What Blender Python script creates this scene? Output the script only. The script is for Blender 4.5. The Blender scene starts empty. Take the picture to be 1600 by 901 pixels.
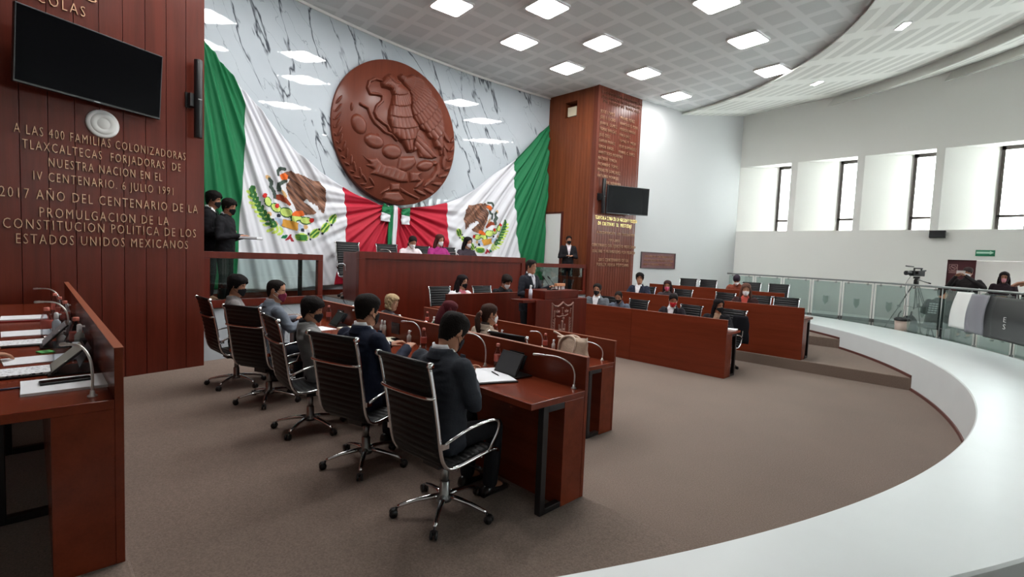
import bpy, bmesh, math, random
import numpy as np
from mathutils import Vector, Matrix, noise
random.seed(7)
SC = bpy.context.scene
COL = SC.collection

# ------------------------------------------------------------------ camera
cam_data = bpy.data.cameras.new('camera')
cam_data.sensor_width = 36.0
cam_data.lens = 772.97 * 36.0 / 1600.0
cam_data.clip_start = 0.05
cam_data.clip_end = 400
cam = bpy.data.objects.new('camera', cam_data)
COL.objects.link(cam)
_r = Vector((0.6958, 0.7171, 0.0408)); _u = Vector((-0.0741, 0.0151, 0.9971)); _w = Vector((-0.7144, 0.6968, -0.0636))
cam.matrix_world = Matrix(((_r.x, _u.x, -_w.x, 0), (_r.y, _u.y, -_w.y, 0), (_r.z, _u.z, -_w.z, 1.95), (0, 0, 0, 1)))
SC.camera = cam

# ------------------------------------------------------------------ world (overcast daylight) and exposure
world = bpy.data.worlds.new('overcast_sky')
SC.world = world
world.use_nodes = True
_bg = world.node_tree.nodes['Background']
_bg.inputs['Color'].default_value = (0.97, 0.985, 1.0, 1)
_bg.inputs['Strength'].default_value = 10.0
SC.view_settings.view_transform = 'Standard'
SC.view_settings.look = 'None'
SC.view_settings.exposure = 1.2
SC.view_settings.gamma = 1.0
SC.view_settings.use_curve_mapping = False
LAMP_STRENGTH = 18.0

# ------------------------------------------------------------------ materials
def lin(c):
    return tuple(((x / 255) / 12.92 if x / 255 <= 0.04045 else ((x / 255 + 0.055) / 1.055) ** 2.4) for x in c) + (1.0,)

_M = {}
def new_mat(name):
    m = bpy.data.materials.new(name); m.use_nodes = True
    nt = m.node_tree
    return m, nt, nt.nodes['Principled BSDF']

def plain(name, rgb, rough=0.5, metal=0.0, spec=0.5, bump=0.0, bscale=200.0, coat=0.0, var=0.0, vscale=3.0):
    if name in _M: return _M[name]
    m, nt, b = new_mat(name)
    b.inputs['Base Color'].default_value = lin(rgb)
    b.inputs['Roughness'].default_value = rough
    b.inputs['Metallic'].default_value = metal
    b.inputs['Specular IOR Level'].default_value = spec
    if coat: b.inputs['Coat Weight'].default_value = coat
    if bump or var:
        tc = nt.nodes.new('ShaderNodeTexCoord')
    if bump:
        n = nt.nodes.new('ShaderNodeTexNoise'); n.inputs['Scale'].default_value = bscale; n.inputs['Detail'].default_value = 3
        bp = nt.nodes.new('ShaderNodeBump'); bp.inputs['Strength'].default_value = bump; bp.inputs['Distance'].default_value = 0.01
        nt.links.new(tc.outputs['Object'], n.inputs['Vector']); nt.links.new(n.outputs['Fac'], bp.inputs['Height'])
        nt.links.new(bp.outputs['Normal'], b.inputs['Normal'])
    if var:
        n2 = nt.nodes.new('ShaderNodeTexNoise'); n2.inputs['Scale'].default_value = vscale; n2.inputs['Detail'].default_value = 5
        mx = nt.nodes.new('ShaderNodeMixRGB'); c = lin(rgb)
        mx.inputs[1].default_value = tuple(min(1, v * (1 - var)) for v in c[:3]) + (1,)
        mx.inputs[2].default_value = tuple(min(1, v * (1 + var)) for v in c[:3]) + (1,)
        nt.links.new(tc.outputs['Object'], n2.inputs['Vector']); nt.links.new(n2.outputs['Fac'], mx.inputs[0])
        nt.links.new(mx.outputs[0], b.inputs['Base Color'])
    _M[name] = m
    return m

def wood(name, rgb, rough=0.28, axis='Z', contrast=0.22, scale=1.0, coat=0.06):
    """veneer: long streaks of grain along one axis"""
    if name in _M: return _M[name]
    m, nt, b = new_mat(name)
    tc = nt.nodes.new('ShaderNodeTexCoord')
    mp = nt.nodes.new('ShaderNodeMapping')
    s = {'X': (0.5, 9, 9), 'Y': (9, 0.5, 9), 'Z': (9, 9, 0.5)}[axis]
    mp.inputs['Scale'].default_value = tuple(v * scale for v in s)
    nt.links.new(tc.outputs['Object'], mp.inputs['Vector'])
    n1 = nt.nodes.new('ShaderNodeTexNoise'); n1.inputs['Scale'].default_value = 1.0; n1.inputs['Detail'].default_value = 5
    n2 = nt.nodes.new('ShaderNodeTexNoise'); n2.inputs['Scale'].default_value = 9.0; n2.inputs['Detail'].default_value = 3
    nt.links.new(mp.outputs['Vector'], n1.inputs['Vector']); nt.links.new(mp.outputs['Vector'], n2.inputs['Vector'])
    ad = nt.nodes.new('ShaderNodeMath'); ad.operation = 'MULTIPLY_ADD'; ad.inputs[1].default_value = 0.35
    nt.links.new(n2.outputs['Fac'], ad.inputs[0]); nt.links.new(n1.outputs['Fac'], ad.inputs[2])
    rp = nt.nodes.new('ShaderNodeValToRGB')
    c = lin(rgb)
    rp.color_ramp.elements[0].position = 0.42; rp.color_ramp.elements[1].position = 0.92
    rp.color_ramp.elements[0].color = tuple(v * (1 - contrast) for v in c[:3]) + (1,)
    rp.color_ramp.elements[1].color = tuple(min(1, v * (1 + contrast)) for v in c[:3]) + (1,)
    nt.links.new(ad.outputs[0], rp.inputs['Fac']); nt.links.new(rp.outputs['Color'], b.inputs['Base Color'])
    b.inputs['Roughness'].default_value = rough
    b.inputs['Coat Weight'].default_value = coat; b.inputs['Coat Roughness'].default_value = 0.25; b.inputs['Specular IOR Level'].default_value = 0.16
    _M[name] = m
    return m

def carpet_mat():
    m, nt, b = new_mat('brown_carpet')
    tc = nt.nodes.new('ShaderNodeTexCoord')
    n = nt.nodes.new('ShaderNodeTexNoise'); n.inputs['Scale'].default_value = 90; n.inputs['Detail'].default_value = 6; n.inputs['Roughness'].default_value = 0.75
    n2 = nt.nodes.new('ShaderNodeTexNoise'); n2.inputs['Scale'].default_value = 0.9; n2.inputs['Detail'].default_value = 4
    nt.links.new(tc.outputs['Object'], n.inputs['Vector']); nt.links.new(tc.outputs['Object'], n2.inputs['Vector'])
    rp = nt.nodes.new('ShaderNodeValToRGB')
    rp.color_ramp.elements[0].position = 0.3; rp.color_ramp.elements[1].position = 0.7
    rp.color_ramp.elements[0].color = lin((98, 83, 74)); rp.color_ramp.elements[1].color = lin((149, 131, 119))
    nt.links.new(n.outputs['Fac'], rp.inputs['Fac'])
    mx = nt.nodes.new('ShaderNodeMixRGB'); mx.blend_type = 'MULTIPLY'; mx.inputs[0].default_value = 0.25
    nt.links.new(rp.outputs['Color'], mx.inputs[1]); nt.links.new(n2.outputs['Fac'], mx.inputs[2])
    nt.links.new(mx.outputs[0], b.inputs['Base Color'])
    b.inputs['Roughness'].default_value = 0.95; b.inputs['Specular IOR Level'].default_value = 0.1
    b.inputs['Sheen Weight'].default_value = 0.15
    bp = nt.nodes.new('ShaderNodeBump'); bp.inputs['Strength'].default_value = 0.5; bp.inputs['Distance'].default_value = 0.01
    nt.links.new(n.outputs['Fac'], bp.inputs['Height']); nt.links.new(bp.outputs['Normal'], b.inputs['Normal'])
    _M['carpet'] = m
    return m

def marble_mat():
    m, nt, b = new_mat('white_veined_marble')
    tc = nt.nodes.new('ShaderNodeTexCoord')
    def vein(rot, sc, lo, hi, seed):
        m0 = nt.nodes.new('ShaderNodeMapping'); m0.inputs['Rotation'].default_value = (math.radians(rot), 0, 0)
        mp = nt.nodes.new('ShaderNodeMapping')
        mp.inputs['Scale'].default_value = sc; mp.inputs['Location'].default_value = (seed, seed * 2.3, seed * 1.7)
        nt.links.new(tc.outputs['Object'], m0.inputs['Vector']); nt.links.new(m0.outputs['Vector'], mp.inputs['Vector'])
        wv = nt.nodes.new('ShaderNodeTexNoise'); wv.inputs['Scale'].default_value = 1.1; wv.inputs['Detail'].default_value = 5
        wv.inputs['Roughness'].default_value = 0.5; wv.inputs['Distortion'].default_value = 0.25
        nt.links.new(mp.outputs['Vector'], wv.inputs['Vector'])
        s = nt.nodes.new('ShaderNodeMath'); s.operation = 'SUBTRACT'; s.inputs[1].default_value = 0.5
        a = nt.nodes.new('ShaderNodeMath'); a.operation = 'ABSOLUTE'
        nt.links.new(wv.outputs['Fac'], s.inputs[0]); nt.links.new(s.outputs[0], a.inputs[0])
        r = nt.nodes.new('ShaderNodeMapRange'); r.inputs['From Min'].default_value = lo; r.inputs['From Max'].default_value = hi
        r.inputs['To Min'].default_value = 1; r.inputs['To Max'].default_value = 0
        nt.links.new(a.outputs[0], r.inputs['Value'])
        return r.outputs[0]
    v1 = vein(-24, (0.6, 1.15, 0.26), 0.001, 0.014, 3.1)
    v2 = vein(-40, (0.6, 1.5, 0.5), 0.0, 0.006, 9.4)
    n3 = nt.nodes.new('ShaderNodeTexNoise'); n3.inputs['Scale'].default_value = 1.6; n3.inputs['Detail'].default_value = 3
    nt.links.new(tc.outputs['Object'], n3.inputs['Vector'])
    mk = nt.nodes.new('ShaderNodeMapRange'); mk.inputs['From Min'].default_value = 0.36; mk.inputs['From Max'].default_value = 0.5
    nt.links.new(n3.outputs['Fac'], mk.inputs['Value'])
    ml = nt.nodes.new('ShaderNodeMath'); ml.operation = 'MULTIPLY'
    nt.links.new(v1, ml.inputs[0]); nt.links.new(mk.outputs[0], ml.inputs[1])
    mh = nt.nodes.new('ShaderNodeMath'); mh.operation = 'MULTIPLY'; mh.inputs[1].default_value = 0.45
    nt.links.new(v2, mh.inputs[0])
    mm = nt.nodes.new('ShaderNodeMath'); mm.operation = 'MAXIMUM'
    nt.links.new(ml.outputs[0], mm.inputs[0]); nt.links.new(mh.outputs[0], mm.inputs[1])
    cl = nt.nodes.new('ShaderNodeMixRGB'); cl.inputs[1].default_value = lin((170, 178, 185)); cl.inputs[2].default_value = lin((184, 191, 197))
    nt.links.new(n3.outputs['Fac'], cl.inputs[0])
    mx = nt.nodes.new('ShaderNodeMixRGB'); mx.inputs[2].default_value = lin((70, 75, 82))
    nt.links.new(mm.outputs[0], mx.inputs[0]); nt.links.new(cl.outputs[0], mx.inputs[1])
    nt.links.new(mx.outputs[0], b.inputs['Base Color'])
    b.inputs['Roughness'].default_value = 0.02
    _M['marble'] = m
    return m

def perforated_mat(name, base, dark, pitch, cell, rot=0.0, use_uv=False, pitch2=None, cell2=None):
    """plaster panels with square fields of small sound holes"""
    m, nt, b = new_mat(name)
    tc = nt.nodes.new('ShaderNodeTexCoord')
    mp = nt.nodes.new('ShaderNodeMapping'); mp.inputs['Rotation'].default_value = (0, 0, rot)
    nt.links.new(tc.outputs['UV' if use_uv else 'Object'], mp.inputs['Vector'])
    sp = nt.nodes.new('ShaderNodeSeparateXYZ'); nt.links.new(mp.outputs['Vector'], sp.inputs[0])
    def band(out, p, c):
        dv = nt.nodes.new('ShaderNodeMath'); dv.operation = 'DIVIDE'; dv.inputs[1].default_value = p
        fr = nt.nodes.new('ShaderNodeMath'); fr.operation = 'FRACT'
        sb = nt.nodes.new('ShaderNodeMath'); sb.operation = 'SUBTRACT'; sb.inputs[1].default_value = 0.5
        ab = nt.nodes.new('ShaderNodeMath'); ab.operation = 'ABSOLUTE'
        lt = nt.nodes.new('ShaderNodeMapRange'); lt.inputs['From Min'].default_value = c / p / 2 - 0.02; lt.inputs['From Max'].default_value = c / p / 2 + 0.02
        lt.inputs['To Min'].default_value = 1; lt.inputs['To Max'].default_value = 0
        nt.links.new(out, dv.inputs[0]); nt.links.new(dv.outputs[0], fr.inputs[0]); nt.links.new(fr.outputs[0], sb.inputs[0])
        nt.links.new(sb.outputs[0], ab.inputs[0]); nt.links.new(ab.outputs[0], lt.inputs['Value'])
        return lt.outputs[0]
    x = band(sp.outputs['X'], pitch, cell); y = band(sp.outputs['Y'], pitch2 or pitch, cell2 or cell)
    ml = nt.nodes.new('ShaderNodeMath'); ml.operation = 'MULTIPLY'
    nt.links.new(x, ml.inputs[0]); nt.links.new(y, ml.inputs[1])
    mx = nt.nodes.new('ShaderNodeMixRGB'); mx.inputs[1].default_value = lin(base); mx.inputs[2].default_value = lin(dark)
    nt.links.new(ml.outputs[0], mx.inputs[0]); nt.links.new(mx.outputs[0], b.inputs['Base Color'])
    b.inputs['Roughness'].default_value = 0.9
    _M[name] = m
    return m

def glass_mat(name, tint=(0.93, 0.97, 0.96), refl=0.5, rough=0.0):
    """thin architectural glass: clear sheet with a Fresnel reflection"""
    m = bpy.data.materials.new(name); m.use_nodes = True
    nt = m.node_tree; nt.nodes.clear()
    out = nt.nodes.new('ShaderNodeOutputMaterial')
    tr = nt.nodes.new('ShaderNodeBsdfTransparent'); tr.inputs['Color'].default_value = tint + (1,)
    gl = nt.nodes.new('ShaderNodeBsdfGlossy'); gl.inputs['Roughness'].default_value = rough
    fr = nt.nodes.new('ShaderNodeLayerWeight'); fr.inputs['Blend'].default_value = refl
    mu = nt.nodes.new('ShaderNodeMath'); mu.operation = 'MULTIPLY'; mu.inputs[1].default_value = 0.55
    nt.links.new(fr.outputs['Fresnel'], mu.inputs[0])
    mx = nt.nodes.new('ShaderNodeMixShader')
    nt.links.new(mu.outputs[0], mx.inputs['Fac']); nt.links.new(tr.outputs[0], mx.inputs[1]); nt.links.new(gl.outputs[0], mx.inputs[2])
    nt.links.new(mx.outputs[0], out.inputs['Surface'])
    _M[name] = m
    return m

def emit_mat(name, rgb, strength):
    m, nt, b = new_mat(name)
    b.inputs['Base Color'].default_value = (0.8, 0.8, 0.8, 1)
    b.inputs['Emission Color'].default_value = rgb + (1,)
    b.inputs['Emission Strength'].default_value = strength
    _M[name] = m
    return m

def printed_mat(name, paper, ink, line=0.012, fill=0.45, margin=0.02):
    """paper printed with rows of small text (broken dark dashes)"""
    m, nt, b = new_mat(name)
    tc = nt.nodes.new('ShaderNodeTexCoord')
    wv = nt.nodes.new('ShaderNodeTexWave'); wv.bands_direction = 'Y'; wv.inputs['Scale'].default_value = 0.31 / line; wv.inputs['Distortion'].default_value = 0
    nz = nt.nodes.new('ShaderNodeTexNoise'); nz.inputs['Scale'].default_value = 60
    nt.links.new(tc.outputs['Object'], wv.inputs['Vector']); nt.links.new(tc.outputs['Object'], nz.inputs['Vector'])
    g1 = nt.nodes.new('ShaderNodeMath'); g1.operation = 'GREATER_THAN'; g1.inputs[1].default_value = 0.72
    g2 = nt.nodes.new('ShaderNodeMath'); g2.operation = 'GREATER_THAN'; g2.inputs[1].default_value = 1 - fill
    nt.links.new(wv.outputs['Fac'], g1.inputs[0]); nt.links.new(nz.outputs['Fac'], g2.inputs[0])
    ml = nt.nodes.new('ShaderNodeMath'); ml.operation = 'MULTIPLY'; nt.links.new(g1.outputs[0], ml.inputs[0]); nt.links.new(g2.outputs[0], ml.inputs[1])
    mx = nt.nodes.new('ShaderNodeMixRGB'); mx.inputs[1].default_value = lin(paper); mx.inputs[2].default_value = lin(ink)
    nt.links.new(ml.outputs[0], mx.inputs[0]); nt.links.new(mx.outputs[0], b.inputs['Base Color'])
    b.inputs['Roughness'].default_value = 0.8
    _M[name] = m
    return m

def cloth(rgb, name=None, rough=0.85, var=0.0):
    return plain(name or 'cloth_%d_%d_%d' % rgb, rgb, rough, spec=0.2, bump=0.25, bscale=60, var=var)

carpet_mat(); marble_mat()
M_WALLWOOD = wood('wall_panel_wood', (88, 35, 24), 0.32, 'Z', 0.22)
M_PODWOOD = wood('podium_veneer', (84, 27, 16), 0.32, 'Z', 0.25)
M_DESK = wood('desk_veneer', (108, 46, 28), 0.26, 'X', 0.2)
M_TOP = wood('worktop_veneer', (112, 48, 30), 0.18, 'X', 0.2)
M_EDGE = plain('edge_band', (150, 84, 60), 0.35)
M_BRONZE = plain('bronze_letters', (186, 146, 118), 0.38, 0.6)
M_BLACK = plain('black_plastic', (20, 20, 22), 0.35)
M_SCREEN = plain('black_screen', (4, 4, 6), 0.25, spec=0.03)
M_CHROME = plain('chrome', (225, 225, 228), 0.12, 1.0)
M_STEEL = plain('brushed_steel', (150, 152, 152), 0.35, 1.0)
M_LEATHER = plain('black_leather', (17, 17, 19), 0.42, spec=0.3)
M_FRAME = plain('dark_metal_leg', (34, 30, 30), 0.45, 0.3)
M_WHITE = plain('white_wall_paint', (230, 229, 225), 0.75, bump=0.05, bscale=30)
M_LEDGE = plain('white_polished_plaster', (214, 220, 221), 0.35, var=0.05, vscale=2.0)
M_REDTRIM = plain('dark_red_skirting', (92, 52, 46), 0.5)
M_GLASS = glass_mat('clear_glass')
M_GLASS2 = glass_mat('railing_glass', (0.80, 0.88, 0.86), 0.42)
M_LAMP = emit_mat('lamp_diffuser', (1.0, 0.99, 0.97), LAMP_STRENGTH)
M_PAPER = plain('white_paper', (238, 240, 245), 0.8)
M_PRINT = printed_mat('printed_paper', (238, 240, 245), (60, 60, 70))
M_LABELRED = plain('red_bottle_label', (188, 92, 78), 0.5)
M_CLEAR = glass_mat('clear_plastic', (0.84, 0.86, 0.88), 0.35)
M_WHITEPL = plain('white_plastic', (226, 226, 226), 0.4)
M_SKIN = plain('skin', (176, 126, 100), 0.55, spec=0.3, var=0.06, vscale=40)
M_SKIN2 = plain('skin_light', (196, 148, 122), 0.55, spec=0.3, var=0.06, vscale=40)

# ------------------------------------------------------------------ mesh builder
class MB:
    def __init__(s): s.v = []; s.f = []; s.sm = []; s.mi = []; s.cur = 0
    def add(s, vs, fs, smooth=False):
        o = len(s.v); s.v += [tuple(p) for p in vs]
        for f in fs: s.f.append(tuple(i + o for i in f)); s.sm.append(smooth); s.mi.append(s.cur)
        return s
    def box(s, c, d, m=None):
        x, y, z = d[0] / 2, d[1] / 2, d[2] / 2
        vs = [Vector((sx * x, sy * y, sz * z)) for sz in (-1, 1) for sy in (-1, 1) for sx in (-1, 1)]
        c = Vector(c)
        vs = [(m @ v if m else v) + c for v in vs]
        return s.add(vs, [(0, 2, 3, 1), (4, 5, 7, 6), (0, 1, 5, 4), (2, 6, 7, 3), (0, 4, 6, 2), (1, 3, 7, 5)])
    def bx(s, x0, x1, y0, y1, z0, z1): return s.box(((x0 + x1) / 2, (y0 + y1) / 2, (z0 + z1) / 2), (abs(x1 - x0), abs(y1 - y0), abs(z1 - z0)))
    def prism(s, poly, z0, z1):
        n = len(poly)
        if sum(poly[i][0] * poly[(i + 1) % n][1] - poly[(i + 1) % n][0] * poly[i][1] for i in range(n)) < 0: poly = poly[::-1]
        vs = [(p[0], p[1], z0) for p in poly] + [(p[0], p[1], z1) for p in poly]
        fs = [tuple(range(n - 1, -1, -1)), tuple(range(n, 2 * n))] + [(i, (i + 1) % n, n + (i + 1) % n, n + i) for i in range(n)]
        return s.add(vs, fs)
    def loft(s, rings, cap=True, smooth=True, closed=True):
        n = len(rings[0]); vs = [p for r in rings for p in r]; fs = []
        for k in range(len(rings) - 1):
            for i in range(n if closed else n - 1):
                j = (i + 1) % n
                fs.append((k * n + i, k * n + j, (k + 1) * n + j, (k + 1) * n + i))
        if cap and closed:
            fs.append(tuple(range(n - 1, -1, -1))); fs.append(tuple((len(rings) - 1) * n + i for i in range(n)))
        return s.add(vs, fs, smooth)
    def tube(s, pts, rad, n=10, cap=True, flat=1.0, round_ends=False):
        P = [Vector(p) for p in pts]
        if not isinstance(rad, (list, tuple)): rad = [rad] * len(P)
        rad = list(rad)
        if round_ends:
            a, b = P[0], P[-1]; d0 = (P[1] - P[0]).normalized(); d1 = (P[-1] - P[-2]).normalized()
            ra, rb = rad[0], rad[-1]
            P = [a - d0 * ra * .98, a - d0 * ra * .85, a - d0 * ra * .5] + P + [b + d1 * rb * .5, b + d1 * rb * .85, b + d1 * rb * .98]
            rad = [ra * .2, ra * .53, ra * .87] + rad + [rb * .87, rb * .53, rb * .2]
        rings = []; up = None
        for i, p in enumerate(P):
            t = (P[min(i + 1, len(P) - 1)] - P[max(i - 1, 0)]).normalized()
            if up is None:
                up = Vector((0, 0, 1)) if abs(t.z) < .9 else Vector((1, 0, 0))
            side = t.cross(up).normalized(); up = side.cross(t).normalized()
            rings.append([p + (side * math.cos(a) + up * math.sin(a) * flat) * rad[i] for a in (2 * math.pi * k / n for k in range(n))])
        return s.loft(rings, cap, True)
    def lathe(s, prof, n=20, c=(0, 0, 0), axis='Z'):
        rings = []
        for r, z in prof:
            ring = []
            for k in range(n):
                a = 2 * math.pi * k / n; x, y = r * math.cos(a), r * math.sin(a)
                v = (x, y, z) if axis == 'Z' else ((z, x, y) if axis == 'X' else (y, z, x))
                ring.append((v[0] + c[0], v[1] + c[1], v[2] + c[2]))
            rings.append(ring)
        return s.loft(rings, True, True)
    def cyl(s, a, b, r, n=14): return s.tube([a, b], r, n)
    def ell(s, c, r, n=14, k=9, m=None):
        c = Vector(c); rings = []
        for i in range(k + 1):
            ph = -math.pi / 2 + math.pi * min(max(i / k, .02), .98)
            ring = []
            for j in range(n):
                a = 2 * math.pi * j / n
                p = Vector((r[0] * math.cos(ph) * math.cos(a), r[1] * math.cos(ph) * math.sin(a), r[2] * math.sin(ph)))
                ring.append((m @ p if m else p) + c)
            rings.append(ring)
        return s.loft(rings, True, True)
    def xf(s, m):
        s.v = [tuple(m @ Vector(p)) for p in s.v]; return s
    def mesh(s, name):
        me = bpy.data.meshes.new(name)
        me.from_pydata(s.v, [], s.f); me.update()
        me.polygons.foreach_set('use_smooth', s.sm)
        if any(s.mi): me.polygons.foreach_set('material_index', s.mi)
        return me

def link(name, me, mats, parent=None):
    o = bpy.data.objects.new(name, me)
    COL.objects.link(o)
    if mats is not None:
        for m in (mats if isinstance(mats, (list, tuple)) else [mats]): me.materials.append(m)
    if parent: o.parent = parent
    return o

def obj(name, mb, mats, parent=None, bevel=0.0, seg=2, fix=False):
    me = mb.mesh(name)
    if fix:
        bm = bmesh.new(); bm.from_mesh(me); bmesh.ops.recalc_face_normals(bm, faces=bm.faces); bm.to_mesh(me); bm.free()
    o = link(name, me, mats, parent)
    if bevel:
        b = o.modifiers.new('bevel', 'BEVEL'); b.width = bevel; b.segments = seg; b.limit_method = 'ANGLE'; b.angle_limit = math.radians(40)
    return o

def thing(name, label, cat, loc=(0, 0, 0), rz=0.0, group=None):
    o = bpy.data.objects.new(name, None); COL.objects.link(o)
    o.empty_display_size = 0.1
    o.location = loc; o.rotation_euler = (0, 0, rz)
    return tag(o, label, cat, group)

def tag(o, label, cat, group=None):
    o['label'] = label; o['category'] = cat
    if group: o['group'] = group
    return o

def struct(name, mb, mats, bevel=0.0, fix=False):
    o = obj(name, mb, mats, None, bevel, 2, fix); o['kind'] = 'structure'
    return o

def dup(root, loc, rz=0.0, label=None, group=None, scale=None):
    r = root.copy(); COL.objects.link(r); r.location = loc; r.rotation_euler = (0, 0, rz)
    if scale: r.scale = scale
    if label: r['label'] = label
    if group: r['group'] = group
    for ch in list(root.children):
        c = ch.copy(); COL.objects.link(c); c.parent = r
        for g in list(ch.children):
            d = g.copy(); COL.objects.link(d); d.parent = c
    return r

def bez(pts, n=8):
    """smooth curve through points (Catmull-Rom)"""
    P = [Vector(p) for p in pts]; P = [P[0] * 2 - P[1]] + P + [P[-1] * 2 - P[-2]]
    out = []
    for i in range(1, len(P) - 2):
        for k in range(n):
            t = k / n; a, b, c, d = P[i - 1], P[i], P[i + 1], P[i + 2]
            out.append(0.5 * ((2 * b) + (c - a) * t + (2 * a - 5 * b + 4 * c - d) * t * t + (3 * b - a - 3 * c + d) * t ** 3))
    out.append(P[-2].copy())
    return out

def frame_mat(origin, xdir, zdir):
    x = Vector(xdir).normalized(); z = Vector(zdir).normalized(); y = z.cross(x).normalized()
    return Matrix(((x.x, y.x, z.x, origin[0]), (x.y, y.y, z.y, origin[1]), (x.z, y.z, z.z, origin[2]), (0, 0, 0, 1)))

def text_obj(name, body, origin, xdir, normal, size, width, mat, depth=0.008, parent=None, center=False):
    cu = bpy.data.curves.new('text', 'FONT'); cu.body = body; cu.size = size * 1.42; cu.extrude = depth / 2; cu.resolution_u = 2; cu.space_character = 1.28; cu.offset = -0.002 * size / .1
    cu.align_x = 'CENTER' if center else 'LEFT'
    t = bpy.data.objects.new('tmp', cu); COL.objects.link(t)
    dg = bpy.context.evaluated_depsgraph_get(); dg.update()
    me = bpy.data.meshes.new_from_object(t.evaluated_get(dg))
    bpy.data.objects.remove(t); bpy.data.curves.remove(cu)
    xs = [v.co.x for v in me.vertices]
    x0, w = min(xs), max(xs) - min(xs)
    k = width / w if width else 1.0
    for v in me.vertices: v.co.x = (v.co.x - (0 if center else x0)) * k; v.co.z += depth / 2
    me.materials.clear(); me.name = name
    o = bpy.data.objects.new(name, me); COL.objects.link(o); me.materials.append(mat)
    o.matrix_world = frame_mat(origin, xdir, normal)
    if parent: o.parent = parent; o.matrix_parent_inverse = parent.matrix_world.inverted()
    return o
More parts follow.
